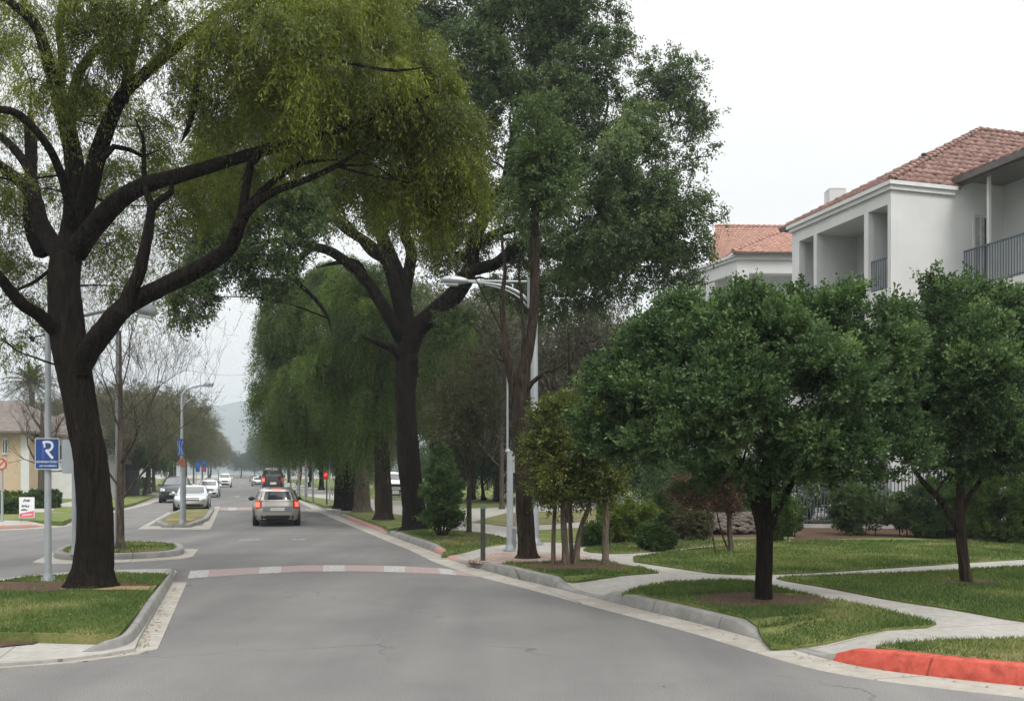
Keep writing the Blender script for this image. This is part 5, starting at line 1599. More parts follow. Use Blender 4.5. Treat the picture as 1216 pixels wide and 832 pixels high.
window(K1, 0, 0, 3.63, 4.24, 8.8, 11.54, b1r)
for (u0, u1) in ((2.0, 3.9),):
    window(K1, u0, u1, D, D, 8.9, 11.1, b1r, 'w'); window(K1, u0, u1, D, D, 4.7, 6.9, b1r, 'w')
for uu in (-3.8, -8.2, -12.2):
    window(K1, uu, uu + 1.6, 4.9, 4.9, 8.85, 11.2, b1r, 'w')
    window(K1, uu, uu + 1.4, 3.4, 3.4, 5.0, 6.6, b1r, 'w'); window(K1, uu, uu + 1.4, 3.4, 3.4, 1.2, 2.8, b1r, 'w')
railing('railing', frame_pt(K1, -15.8, 3.15, 8.78), frame_pt(K1, -.02, 3.15, 8.78), 1.38, b1r, org)
railing('railing', frame_pt(K1, .2, .12, 8.7), frame_pt(K1, 1.2, .12, 8.7), 1.15, b1r, org)
mbp = MB(org); fbox(mbp, K1, 1.52, 4.2, .9, .94, 8.72, 9.75); fbox(mbp, K1, 2.9, 2.94, .86, .9, 8.72, 9.8); fbox(mbp, K1, 1.52, 4.2, .86, .96, 9.75, 9.82)
mbp.build('screen_panel', 'rail_blue', b1r)
# roof
e = -.12; EZ = HE + .02
pk = frame_pt(K1, 3.4, 7.0, 16.2); rk = frame_pt(K1, 3.4, WE, 16.2)
c0 = frame_pt(K1, e, e, EZ); c1 = frame_pt(K1, 7.0, e, EZ); c2 = frame_pt(K1, e, WE, EZ); c3 = frame_pt(K1, 7.0, WE, EZ)
def fpz(u): return EZ + (16.2 - EZ) * (u - e) / (3.4 - e)
tile_roof('roof', [c0, frame_pt(K1, e, 2.95, EZ), frame_pt(K1, .25, 2.95, fpz(.25)), frame_pt(K1, 2.8, 9.3, fpz(2.8)), frame_pt(K1, 3.4, 9.3, 16.2), pk], c0, frame_pt(K1, e, 2.95, EZ), 'tile_red', b1r, org)
tile_roof('roof', [c1, c0, pk], c1, c0, 'tile_red', b1r, org)
tile_roof('roof', [c3, c1, pk, rk], c3, c1, 'tile_red', b1r, org)
wz = 12.86
w0_ = frame_pt(K1, UB - .5, 2.8, wz); w1_ = frame_pt(K1, .15, 2.8, wz); w2_ = frame_pt(K1, 3.2, 9.3, 15.6); w3_ = frame_pt(K1, UB - .5, 9.3, 15.6)
tile_roof('roof', [w0_, w1_, w2_, w3_], w0_, w1_, 'tile_red', b1r, org)
w4_ = frame_pt(K1, UB - .5, 15.8, wz); w5_ = frame_pt(K1, 3.2, 15.8, wz)
tile_roof('roof', [w4_, w3_, w2_, w5_], w4_, w5_, 'tile_red', b1r, org)
mb = MB(org)
ridge_caps(mb, c0, pk, mi=0); ridge_caps(mb, c1, pk); ridge_caps(mb, pk, rk)
mb.build('ridge_tiles', 'tile_red', b1r)
mb = MB(org)
cp = np.array([(992 - CX) / F * 41, 41, 0])
mb.box(cp[0] - .36, cp[0] + .36, 40.7, 41.4, 11.5, 14.55); mb.box(cp[0] - .37, cp[0] + .37, 40.69, 41.41, 14.55, 14.6)
mb.build('chimney', 'stucco', b1r)
mb = MB(org)
vp = np.array(Q(1097, 188, 36.2)); mb.cyl(vp - [0, 0, .9], vp + [0, 0, .12], .06, .06, 8); mb.cyl(vp + [0, 0, .12], vp + [0, 0, .18], .10, .10, 8)
mb.build('vent_pipe', 'dark_metal', b1r)

# second building
E0 = np.array(Q(871, 301, 46)); EZ2 = E0[2]
K2 = (E0[0] + .25, E0[1] + .3)
org = (K2[0], K2[1], BZ)
b2r = empty('apartment_building', org, 'farther white building with orange tile roof and open balcony', 'building')
fx = np.array([1, .03, 0]); fx = fx / np.linalg.norm(fx)
d1 = unit(np.array([-.42, 1, 0]))
def gbox(mb, a0, a1, b0, b1, z0, z1, mi=0):
    """a along the front (right), b along the side (away)"""
    o = np.array([K2[0], K2[1], 0])
    V = []
    for a in (a0, a1):
        for b in (b0, b1):
            for z in (z0, z1):
                V.append(o + fx * a + d1 * b + [0, 0, z])
    mb.add(V, [(0, 1, 3, 2), (4, 6, 7, 5), (0, 4, 5, 1), (2, 3, 7, 6), (0, 2, 6, 4), (1, 5, 7, 3)], mi)
mb = MB(org)
hz = EZ2
gbox(mb, 0, 5.5, 0, .3, 0, 9.2); gbox(mb, 0, .6, 0, .4, 9.2, hz - .9); gbox(mb, 4.9, 5.5, 0, .3, 9.2, hz - .9); gbox(mb, 0, 5.5, -.003, .4, hz - .9, hz - .25)
gbox(mb, 0, .3, .4, 7, 0, 9.2); gbox(mb, 0, .3, 3.2, 3.7, 9.2, hz - .9); gbox(mb, 0, .3, 6.5, 7, 9.2, hz - .9); gbox(mb, -.003, .3, .4, 7, hz - .9, hz - .25)
gbox(mb, .3, 5.5, 2.2, 2.4, 0, hz - .25); gbox(mb, 2.2, 2.4, 2.5, 7, 0, hz - .25); gbox(mb, .3, 5.4, .4, 2.2, 9.0, 9.2); gbox(mb, .3, 5.4, .4, 2.2, hz - .6, hz - .4)
mb.build('wall', 'stucco', b2r)
mb = MB(org)
gbox(mb, -.12, 5.6, -.12, .1, hz - .25, hz - .1); gbox(mb, -.22, 5.6, -.22, .12, hz - .099, hz + .03); gbox(mb, -.12, .1, .11, 7.1, hz - .25, hz - .1); gbox(mb, -.22, .12, .13, 7.1, hz - .099, hz + .03)
mb.build('trim', 'stucco_trim', b2r)
def tile_patch(name, p00, p10, p11, p01, mat, parent, org, tile=.30, course=.36, amp=.045):
    """tiled roof side between two eave points and two ridge points"""
    p00, p10, p11, p01 = [np.array(p, float) for p in (p00, p10, p11, p01)]
    Lx = max(np.linalg.norm(p10 - p00), np.linalg.norm(p11 - p01)); Ly = np.linalg.norm(p01 - p00)
    nx = int(Lx / tile) * 6; ny = int(Ly / course)
    nn = unit(np.cross(p10 - p00, p01 - p00)); nn = nn if nn[2] > 0 else -nn
    def at(u, v): return (p00 * (1 - u) + p10 * u) * (1 - v) + (p01 * (1 - u) + p11 * u) * v
    V = []; Fs = []; n = 0
    for j in range(ny):
        for i in range(nx):
            h0 = abs(math.cos(math.pi * i / 6)) * amp; h1 = abs(math.cos(math.pi * (i + 1) / 6)) * amp
            u0, u1, v0, v1 = i / nx, (i + 1) / nx, j / ny, (j + 1.04) / ny
            V += [at(u0, v0) + nn * (h0 + .035), at(u1, v0) + nn * (h1 + .035), at(u1, v1) + nn * (h1 + .008), at(u0, v1) + nn * (h0 + .008), at(u0, v0), at(u1, v0)]
            Fs += [(n, n + 1, n + 2, n + 3), (n + 4, n + 5, n + 1, n)]; n += 6
    return link(name, raw_mesh(name, np.array(V) - np.array(org), np.array(Fs), mat), parent)


R0 = np.array(Q(940, 270.5, 50.2))
E0r = E0 + [-.05, -.1, .05]; E1 = E0r + d1 * 6.2
Rr_ = R0 + unit(np.array([-1, .25, 0])) * 7.5
nn = np.cross(E1 - E0r, R0 - E0r)
# drop the far ridge end onto the plane
Rr_[2] = E0r[2] - (nn[0] * (Rr_[0] - E0r[0]) + nn[1] * (Rr_[1] - E0r[1])) / nn[2]
E2 = E0r + fx * 6.5
E1 = np.array(Q(843, 321, 49.8)); E1[2] = E0r[2]; Rr_ = np.array(Q(850, 269, 54.5))
tile_patch('roof', E0r, E1, Rr_, R0, 'tile_orange', b2r, org)
Rf = R0 + fx * 4.0 + [0, 0, 0]
tile_roof('roof', [E0r, E2, R0 + fx * 2.6], E0r, E2, 'tile_orange', b2r, org) if False else tile_roof('roof', [E0r, E2, E2 + (R0 - E0r) * .98, R0], E0r, E2, 'tile_orange', b2r, org)
mb = MB(org); ridge_caps(mb, E0r, R0); ridge_caps(mb, R0, Rr_)
mb.build('ridge_tiles', 'tile_orange', b2r)

# beige house on the left
Yh = 66.0
def X(px, Y=Yh): return (px - CX) / F * Y
org = (X(0), Yh, BZ)
hr = empty('house', org, 'beige stucco house with dark grey roof behind hedges at the far left', 'house')
def zz(py, Y=Yh): return CH + (HY - py) / F * Y
mb = MB(org)
mb.box(X(-150), X(34), Yh, Yh + 9, 0, zz(514))
mb.build('wall', 'stucco_beige', hr)
mb = MB(org)
mb.box(X(34) + .02, X(80), Yh + 1.6, Yh + 9, 0, zz(517))
mb.box(X(25), X(34) + .04, Yh - .04, Yh - .001, 0, zz(516)); mb.box(X(3.5), X(9.5), Yh - .05, Yh - .002, zz(540), zz(520))
mb.build('side_wing', 'stucco_trim', hr)
mb = MB(org)
for x0_, x1_, y0_, y1_, z0_, z1_ in ((4.3, 8.7, -.07, -.051, 537.5, 522), (-60, -40, -.07, -.02, 540, 522), (74, 78, 1.5, 1.59, 545, 528), (55, 61, 1.5, 1.59, 545, 528)):
    mb = MB(org); mb.box(X(x0_), X(x1_), Yh + y0_, Yh + y1_, zz(z0_), zz(z1_)); wn_ = mb.build('window', 'glass_dark', hr)
    mb = MB(org); mb.box((X(x0_) + X(x1_)) / 2 - .03, (X(x0_) + X(x1_)) / 2 + .03, Yh + y0_ - .03, Yh + y0_ - .002, zz(z0_), zz(z1_)); mb.box(X(x0_) - .06, X(x1_) + .06, Yh + y0_ - .06, Yh + y0_ - .002, zz(z0_) - .1, zz(z0_) - .002); mb.build('frame', 'stucco_trim', wn_)
mb = MB(org)
zr = zz(479)
def hip(x0, x1, y0, y1, z0, z1, ins):
    ym = (y0 + y1) / 2
    mb.add([(x0, y0, z0), (x1, y0, z0), (x1, y1, z0), (x0, y1, z0), (x0 + ins, ym, z1), (x1 - ins, ym, z1)], [(0, 1, 5, 4), (1, 2, 5), (2, 3, 4, 5), (3, 0, 4), (3, 2, 1, 0)])
    mb.box(x0 - .05, x1 + .05, y0 - .08, y1 + .08, z0 - .16, z0 - .002)
hip(X(-170), X(42), Yh - .8, Yh + 11, zz(512), zr + .6, 4); hip(X(10), X(92), Yh + .9, Yh + 11.5, zz(515), zr + .7, 3)
mb.build('roof', 'tile_grey', hr)
# white porch with picket railing
po = (X(75, 74), 74, BZ)
pr = empty('porch', po, 'white porch with picket railing and columns behind the blue sign', 'porch')
mb = MB(po)
mb.box(X(58, 74), X(112, 74), 75.5, 80, 0, 4.6)
for px in (62, 72, 82, 92, 102): mb.box(X(px, 74) - .1, X(px, 74) + .1, 74, 74.2, 0, 3.2)
mb.box(X(60, 74), X(112, 74), 73.9, 75.5, 3.2, 3.6)
mb.build('wall', 'stucco', pr)
railing('railing', (X(62, 74), 74.1, BZ), (X(102, 74), 74.1, BZ), 1.0, pr, po, gap=.2, mat='stucco_trim')
for pw in (66, 86):
    mb = MB(po); mb.box(X(pw, 74), X(pw + 4, 74), 75.42, 75.5, .9, 2.6); mb.build('window', 'glass_dark', pr)

# metal fence in front of the white building
fz = BZ
f0 = np.array(G3(926, 626.0, fz)); f1 = f0 + unit(np.array([.88, -.16, 0])) * 9.0
fo = tuple(f0)
fr = empty('metal_fence', fo, 'grey green metal picket fence on a low kerb behind the lawn', 'fence')
mb = MB(fo)
d = unit(f1 - f0); L = np.linalg.norm(f1 - f0); s = np.array([-d[1], d[0], 0])
n = int(L / .115)
for i in range(n + 1):
    p = f0 + d * L * i / n
    mb.obox(p + [0, 0, 1.15], d * .016, s * .016, (0, 0, 1.0))
mb.build('pickets', 'fence_metal', fr)
mb = MB(fo)
for z in (.25, 1.25, 2.05): mb.obox((f0 + f1) / 2 + [0, 0, z], d * L / 2, s * .026, (0, 0, .025))
mb.build('rails', 'fence_metal', fr)
for i in range(4):
    p = f0 + d * L * i / 3
    mb = MB(fo); mb.obox(p + [0, 0, 1.15], d * .05, s * .05, (0, 0, 1.13)); mb.build('post', 'stucco_trim' if i == 0 else 'fence_metal', fr)
mb = MB(fo); mb.obox((f0 + f1) / 2 + [0, 0, .05], d * L / 2, s * .12, (0, 0, .08)); mb.build('footing', 'concrete_plain', fr)

# rubble wall behind the red leaved tree
rs = np.random.RandomState(8)
rw0 = np.array(G3(800, 637, BZ)); rw1 = np.array(G3(908, 634, BZ))
ro = tuple(rw0)
mb = MB(ro)
for i in range(420):
    t = rs.rand(); lay = rs.rand()
    p = rw0 + (rw1 - rw0) * t + np.array([0, .9 * lay + rs.rand() * .1, 0.08 + lay * .5 + rs.rand() * .08])
    r = .05 + .06 * rs.rand()
    mb.sphere(p, r * 1.4, r, r * .75, 7, 5)
mb.obox((rw0 + rw1) / 2 + [0, .95, .2], (rw1 - rw0) / 2, (0, .35, .0), (0, 0, .24))
o = mb.build('rubble_wall', 'stone', None)
# vertices are already relative to its corner
o.location = ro
tag(o, 'low grey rubble stone wall behind the small red leaved tree', 'wall')

# ================================================================== CARS
def car(label, paint, px, py, L=4.5, W=1.84, H=1.48, heading='away', kind='wagon', group=None, lit=False, xoff=0.0, z=0.0, name='parked_car', detail=True):
    gx, gy = G(px, py, z)
    fwd = A if heading == 'away' else -A
    lat = np.array([-fwd[1], fwd[0], 0])     # to the car's left
    # py is the nearest end of the car; centre lies half a length beyond
    c = np.array([gx, gy, z]) + A * (L * .5)
    c = c + xoff * R
    root = empty(name, tuple(c), label, 'car', group)
    o = np.array([c[0], c[1], c[2]])
    a = L / 2; w = W / 2; s = H / 1.48
    if kind in ('wagon', 'suv', 'van'):
        tail = {'wagon': (-.93, -.86, -.78), 'suv': (-.96, -.92, -.86), 'van': (-.97, -.95, -.9)}[kind]
        wb = {'wagon': (.42, .34, .02), 'suv': (.45, .37, .1), 'van': (.78, .66, .42)}[kind]
        rows = [(.20, -.90, .90, .86, 5), (.27, -.97, .96, .95, 5), (.42, -.995, .995, .99, 5), (.60, -1.0, 1.0, 1.0, 5), (.78, -.99, .985, 1.0, 5), (.90, -.975, .93, .985, 5),
                (.945, -.97, wb[0] + .12, .965, 4.5), (.99, -.965, wb[0], .955, 5), (1.16, -.935, wb[0] * .6 + wb[1] * .4 - .12, .875, 4.5), (1.36, tail[0] + .02, wb[2] + .02, .765, 4.2), (1.42, tail[1] + .02, wb[2] - .06, .69, 3.8), (1.465, tail[2] + .06, wb[2] - .16, .55, 3.2), (1.485, -.6, wb[2] - .34, .34, 3), (1.488, -.35, -.2, .06, 2)]
    else:
        rows = [(.18, -.90, .90, .86, 5), (.25, -.97, .96, .95, 5), (.40, -.995, .995, .99, 5), (.58, -1.0, 1.0, 1.0, 5), (.74, -.985, .975, 1.0, 5), (.86, -.965, .90, .985, 5),
                (.93, -.72, .46, .95, 4.5), (.97, -.66, .36, .94, 5), (1.15, -.56, .22, .87, 5), (1.34, -.42, .04, .78, 5), (1.41, -.34, -.04, .70, 4.5), (1.445, -.28, -.1, .55, 4), (1.46, -.2, -.16, .25, 2.5)]
    Z = np.array([r[0] * s for r in rows]); XR = np.array([r[1] * a for r in rows]); XF = np.array([r[2] * a for r in rows]); WW = np.array([r[3] * w for r in rows]); NN = np.array([r[4] for r in rows], float)
    def sp(zv, th):
        xr = np.interp(zv, Z, XR); xf = np.interp(zv, Z, XF); ww = np.interp(zv, Z, WW); n = np.interp(zv, Z, NN)
        ct, st = math.cos(th), math.sin(th)
        x = (xr + xf) / 2 + (xf - xr) / 2 * math.copysign(abs(ct) ** (2 / n), ct)
        y = ww * math.copysign(abs(st) ** (2 / n), st)
        return np.array([x, y, zv])
    def world(p): return c + fwd * p[0] + lat * p[1] + np.array([0, 0, p[2]])
    def th_rear(y, zv):
        ww = np.interp(zv, Z, WW); n = np.interp(zv, Z, NN)
        q = min(1, abs(y) / ww) ** (n / 2)
        return math.pi - math.copysign(math.asin(q), y)
    def th_front(y, zv):
        ww = np.interp(zv, Z, WW); n = np.interp(zv, Z, NN)
        q = min(1, abs(y) / ww) ** (n / 2)
        return math.copysign(math.asin(q), y)
    def th_side(x, zv, sg):
        xr = np.interp(zv, Z, XR); xf = np.interp(zv, Z, XF); n = np.interp(zv, Z, NN)
        q = (x - (xr + xf) / 2) / ((xf - xr) / 2); q = max(-1, min(1, q))
        q = math.copysign(abs(q) ** (n / 2), q)
        return sg * math.acos(q)
    # body shell
    zs = sorted(set(list(Z) + list(np.linspace(Z[0], Z[-2], 18))))
    nu = 64
    V = []; Fs = []
    # dense angles near corners through equal x,y steps
    ths = []
    base = np.linspace(0, 1, nu // 4, endpoint=False)
    for k in range(4):
        for t in base:
            u = t * math.pi / 2
            ths.append(k * math.pi / 2 + u)
    for zv in zs:
        for th in ths:
            # reparametrise so the spacing follows the outline
            ct, st = math.cos(th), math.sin(th)
            n = np.interp(zv, Z, NN)
            th2 = math.atan2(math.copysign(abs(st) ** 1.0, st), math.copysign(abs(ct) ** 1.0, ct))
            V.append(world(sp(zv, th2)))
    m = len(ths)
    for j in range(len(zs) - 1):
        for i in range(m):
            Fs.append((j * m + i, j * m + (i + 1) % m, (j + 1) * m + (i + 1) % m, (j + 1) * m + i))
    mbx = MB(o); mbx.add(V, Fs, 0, True); mbx.add([V[(len(zs) - 1) * m + i] for i in range(m)], [list(range(m))], 0, True)
    mbx.add([V[i] for i in range(m)], [list(range(m))[::-1]], 1)
    body = mbx.build('body', [paint, 'car_black_trim'], root)
    def patch(fn, t0, t1, z0, z1, mi_name, nm, off=.006, nt=9, nz=5, taper=0.0, parent=root, z0b=None, z1b=None):
        P = []; F2 = []
        for j in range(nz):
            v = j / (nz - 1)
            for i in range(nt):
                u = i / (nt - 1)
                za = z0 + ((z0b if z0b is not None else z0) - z0) * u
                zb = z1 + ((z1b if z1b is not None else z1) - z1) * u
                zv = (za + (zb - za) * v) * s
                tt = t0 + (t1 - t0) * u
                mid = (t0 + t1) / 2
                tt = mid + (tt - mid) * (1 - taper * v)
                th = fn(tt, zv)
                p = sp(zv, th)
                e_ = 1e-3
                du = sp(zv, th + e_) - sp(zv, th - e_); dv = sp(zv + e_ * 3, th) - sp(zv - e_ * 3, th)
                nr = np.cross(du, dv); l = np.linalg.norm(nr)
                nr = nr / l if l > 1e-12 else np.array([0, 0, 1.])
                if nr[0] * (p[0]) + nr[1] * p[1] + nr[2] * (p[2] - .6) < 0: nr = -nr
                P.append(world(p + nr * off))
        for j in range(nz - 1):
            for i in range(nt - 1):
                F2.append((j * nt + i, j * nt + i + 1, (j + 1) * nt + i + 1, (j + 1) * nt + i))
        k = MB(o); k.add(P, F2, 0, True)
        return k.build(nm, mi_name, parent)
    wdw = w * .66
    # rear
    if kind == 'sedan':
        patch(th_rear, -wdw, wdw, 1.0, 1.36, 'glass_dark', 'rear_window', taper=.1)
        tl = (.62, .82)
    else:
        patch(th_rear, -w * .72, w * .72, 1.02, 1.33, 'glass_dark', 'rear_window', taper=.12)
        tl = (.70, .96)
    for sg in (-1, 1):
        k = patch(lambda y, zv, sg=sg: th_rear(y, zv), sg * w * .66, sg * w * .90, tl[0], tl[1], 'tail_red', 'taillight', off=.012, z0b=tl[0] - .03, z1b=tl[1] + .18)
        lm = 'brake_light' if (lit is True or (lit == 'left' and sg == 1)) else 'tail_red'
        patch(lambda y, zv, sg=sg: th_rear(y, zv), sg * w * .73, sg * w * .88, tl[0] + .05, tl[1] - .03, lm, 'lamp', off=.018, parent=k)
    patch(th_rear, -w * .88, w * .88, .21, .43, 'car_black_trim', 'rear_bumper', off=.01)
    patch(th_rear, -.27, .27, .60, .72, 'plate', 'number_plate', off=.02, nt=3, nz=3)
    patch(th_rear, -w * .62, w * .62, .56, .76, 'car_black_trim' if kind != 'wagon' else 'steel_dark', 'tailgate_recess', off=.006)
    if lit is True: patch(th_rear, -.16, .16, 1.385, 1.41, 'brake_light', 'high_brake_light', off=.02, nt=3, nz=3)
    # front
    patch(th_front, -w * .72, w * .72, 1.0, 1.35, 'glass_dark', 'windscreen', off=.012, taper=.1)
    for sg in (-1, 1):
        patch(th_front, sg * w * .56, sg * w * .90, .66, .78, 'head_light', 'headlight', off=.012, z1b=.84)
    gr = patch(th_front, -w * .5, w * .5, .60, .76, 'car_black_trim', 'grille', off=.008)
    patch(th_front, -w * .46, w * .46, .675, .695, 'chrome', 'grille_bar', off=.014, nt=5, nz=3, parent=gr)
    patch(th_front, -w * .7, w * .7, .27, .42, 'car_black_trim', 'lower_intake', off=.008)
    patch(th_front, -.26, .26, .46, .56, 'plate', 'number_plate', off=.02, nt=3, nz=3)
    # sides
    zlo, zhi = (1.0, 1.34)
    for sg in (-1, 1):
        if kind == 'sedan': spans = [(-.38 * a, -.14 * a), (-.12 * a, .20 * a)]
        elif kind == 'van': spans = [(-.85 * a, -.4 * a), (-.36 * a, .1 * a), (.14 * a, .5 * a)]
        else: spans = [(-.82 * a, -.5 * a), (-.47 * a, -.12 * a), (-.09 * a, .28 * a)]
        for (x0, x1) in spans:
            patch(lambda x, zv, sg=sg: th_side(x, zv, sg), x0, x1, zlo, zhi, 'glass_dark', 'side_window', off=.006, nt=5)
        patch(lambda x, zv, sg=sg: th_side(x, zv, sg), -.62 * a, .62 * a, .22, .30, 'car_black_trim', 'sill', off=.008)
    # mirrors
    for sg in (-1, 1):
        k = MB(o); p = world((a * .30, sg * (w * .98 + .08), 1.0 * s)); k.sphere(p, .13, .11, .09, 8, 6); k.build('mirror', 'car_black_trim' if lit else paint, root)
    # wheels
    wr = .33 * (1.12 if kind in ('suv', 'van') else 1)
    for xx in (-.60 * a, .62 * a):
        for sg in (-1, 1):
            k = MB(o)
            c0 = world((xx, sg * (w - .23), wr)); c1 = world((xx, sg * (w + .012), wr))
            k.cyl(c0, c1, wr, wr, 24)
            ty = k.build('tyre', 'tyre', root)
            k = MB(o); k.cyl(c1 - lat * sg * .01, c1 + lat * sg * .008, wr * .62, wr * .58, 16)
            k.build('rim', 'rim', ty)
            k = MB(o)
            k.cyl(world((xx, sg * (w - .1), wr + .02)), world((xx, sg * (w + .004), wr + .02)), wr * 1.14, wr * 1.14, 24)
            k.build('wheel_arch', 'car_black_trim', root)
    if kind in ('wagon', 'suv'):
        for sg in (-1, 1):
            k = MB(o)
            k.tube([world((x * a, sg * w * .62, (1.43 + d_) * s)) for x, d_ in ((-.72, .0), (-.62, .07), (-.2, .085), (.0, .02))], [.018] * 4, 6, .3)
            k.build('roof_rail', 'car_black_trim' if kind == 'suv' else 'chrome', root)
    return root


car('silver wagon seen from behind with lit brake lights driving away', 'car_silver', 329.5, 625, 4.6, 1.80, 1.52, 'away', 'wagon', lit=True, name='moving_car')
car('dark plum tall van driving away ahead of the silver wagon', 'car_plum', 324.5, 588.5, 4.9, 2.05, 2.55, 'away', 'suv', lit='left', name='moving_car')
GC = 'cars standing at the left side of the road'
car('silver sedan with dark grille nearest behind the lamp island', 'car_grey', 226, 607, 4.7, 1.84, 1.42, 'toward', 'sedan', GC)
car('black large SUV facing the camera behind the silver sedan', 'car_black', 206, 597, 4.9, 1.98, 1.85, 'toward', 'suv', GC)
car('white hatchback between the silver sedan and the white van', 'car_white', 247, 590.5, 4.4, 1.8, 1.48, 'toward', 'wagon', GC)
car('white van farthest along the left side of the road', 'car_white', 267, 578.5, 4.9, 1.8, 2.0, 'toward', 'van', GC)
car('slate blue car hidden behind the white hatchback', 'car_slate', 250, 583, 4.6, 1.82, 1.5, 'toward', 'wagon', GC)
car('white car half hidden behind the black SUV', 'car_white', 207, 586, 4.6, 1.82, 1.7, 'toward', 'wagon', GC)
car('small distant pale car ahead of the plum van, left one', 'car_grey', 306, 577, 4.6, 1.8, 1.5, 'away', 'sedan', 'distant cars at the right kerb')
car('small distant dark car beyond the plum van, right one', 'car_slate', 301, 571.5, 4.6, 1.8, 1.5, 'away', 'wagon', 'distant cars at the right kerb')
car('white parked van seen between the row trunks and the tallest tree', 'car_white', 470, 590, 4.9, 1.9, 2.0, 'toward', 'van', z=BZ)

# ================================================================== STREET FURNITURE
def ring_pole(name, base, h, r0, r1, mat, parent, org, flange=True):
    mb = MB(org)
    b = np.array(base, float)
    mb.cyl(b, b + [0, 0, h], r0, r1, 14)
    p = mb.build(name, mat, parent)
    if flange:
        mb = MB(org); mb.cyl(b, b + [0, 0, .05], r0 * 1.9, r0 * 1.9, 14); mb.cyl(b + [0, 0, .05], b + [0, 0, .16], r0 * 1.35, r0 * 1.15, 14)
        for i in range(4):
            a = i * math.pi / 2 + .7
            mb.cyl(b + [math.cos(a) * r0 * 1.6, math.sin(a) * r0 * 1.6, .05], b + [math.cos(a) * r0 * 1.6, math.sin(a) * r0 * 1.6, .10], .018, .018, 6)
        mb.build('base_plate', mat, p)
    return p


def cobra_head(org, p, d, L, wid, parent):
    """long flat luminaire starting at p, direction d"""
    d = unit(np.array(d, float)); s = unit(np.cross(d, [0, 0, 1])); up = np.cross(s, d)
    mb = MB(org)
    prof = [(0, .35, .05), (.12, .55, .09), (.35, .9, .13), (.7, 1.0, .14), (.92, .85, .11), (1.0, .4, .05)]
    V = []; Fs = []
    n = 12
    for t, w, hh in prof:
        for i in range(n):
            a = 2 * math.pi * i / n
            V.append(np.array(p) + d * L * t + s * math.cos(a) * wid * w + up * (math.sin(a) * hh * (1.0 if math.sin(a) > 0 else .7)))
    for j in range(len(prof) - 1):
        for i in range(n):
            Fs.append((j * n + i, j * n + (i + 1) % n, (j + 1) * n + (i + 1) % n, (j + 1) * n + i))
    Fs += [list(range(n))[::-1], [(len(prof) - 1) * n + i for i in range(n)]]
    mb.add(V, Fs, 0, True)
    hd = mb.build('lamp_head', 'steel', parent)
    mb = MB(org)
    mb.obox(np.array(p) + d * L * .62 - up * .10, d * L * .24, s * wid * .6, up * .02)
    mb.build('lens', 'lamp_glass', hd)
    return hd


# lamp on the first island, its arm passing behind the trunk
lb_ = G3(57, 691, .15); YL = lb_[1]
lr = empty('street_lamp', lb_, 'grey street lamp with curved arm beside the big leaning tree, carrying the blue R sign', 'street lamp')
pp = ring_pole('pole', lb_, Q(57, 388, YL)[2] - .15, .062, .048, 'steel', lr, lb_)
mb = MB(lb_)
mb.tube([Q(57, 392, YL), Q(66, 385, YL), Q(95, 376, YL), Q(140, 366.5, YL - .0), Q(160, 366, YL)], [.035, .033, .03, .028, .026], 8, .15)
arm = mb.build('arm', 'steel', lr)
cobra_head(lb_, Q(158, 366.5, YL), (1, 0, -.18), 28 * YL / F, .12, lr)
# blue sign
def panel(mb, x0, x1, y, z0, z1, t=.012, mi=0, rad=0.0):
    mb.box(x0, x1, y - t, y, z0, z1, mi)


def text_mesh(txt, height, name='letter'):
    cu = bpy.data.curves.new(name, 'FONT'); cu.body = txt; cu.size = height * 1.4; cu.extrude = .002
    ob = bpy.data.objects.new(name, cu); COL.objects.link(ob)
    dg = bpy.context.evaluated_depsgraph_get(); dg.update()
    me = bpy.data.meshes.new_from_object(ob.evaluated_get(dg))
    bpy.data.objects.remove(ob); bpy.data.curves.remove(cu)
    return me


ys = YL - .10
sx0, sy0 = Q(41.5, 557, ys)[0], Q(41.5, 557, ys)[2]; sx1, sy1 = Q(70.5, 520, ys)[0], Q(70.5, 520, ys)[2]
so = (sx0 + (sx1 - sx0) / 2, ys, sy0)
sr = empty('parking_sign', so, 'blue rectangular sign with a white letter R on the left lamp post', 'sign')
def rrect(mb, x0, x1, z0, z1, y, r, t, mi=0):
    P = []
    for cx_, cz_, a0 in ((x1 - r, z1 - r, 0), (x0 + r, z1 - r, 90), (x0 + r, z0 + r, 180), (x1 - r, z0 + r, 270)):
        for k in range(5):
            a = math.radians(a0 + k * 22.5); P.append((cx_ + r * math.cos(a), cz_ + r * math.sin(a)))
    n = len(P)
    mb.add([(x, y, z) for x, z in P] + [(x, y + t, z) for x, z in P], [list(range(n))[::-1], [n + i for i in range(n)]] + [(i, (i + 1) % n, n + (i + 1) % n, n + i) for i in range(n)], mi)
mb = MB(so); rrect(mb, sx0, sx1, sy0, sy1, ys, .03, .01); mb.build('border', 'sign_white', sr)
mb = MB(so); rrect(mb, sx0 + .012, sx1 - .012, sy0 + .012, sy1 - .012, ys - .004, .025, .003); mb.build('panel', 'sign_blue', sr)
w_ = sx1 - sx0; h_ = sy1 - sy0
def SP(u, v): return (sx0 + w_ * u, sy0 + h_ * v)
def stroke(mb, pts, th, y, mi=0):
    """flat ribbon letter stroke"""
    P = np.array(pts, float); P, _ = catmull(np.column_stack([P[:, 0], np.zeros(len(P)), P[:, 1]]), np.ones(len(P)), th * .6) if len(P) > 2 else (np.column_stack([P[:, 0], np.zeros(len(P)), P[:, 1]]), 0)
    T = unit(np.gradient(P, axis=0)); Nn = np.column_stack([-T[:, 2], np.zeros(len(P)), T[:, 0]])
    a = P + Nn * th / 2; b = P - Nn * th / 2
    n = len(P)
    V = [(p[0], y, p[2]) for p in a] + [(p[0], y, p[2]) for p in b]
    mb.add(V, [(i, i + 1, n + i + 1, n + i) for i in range(n - 1)], mi)
mb = MB(so)
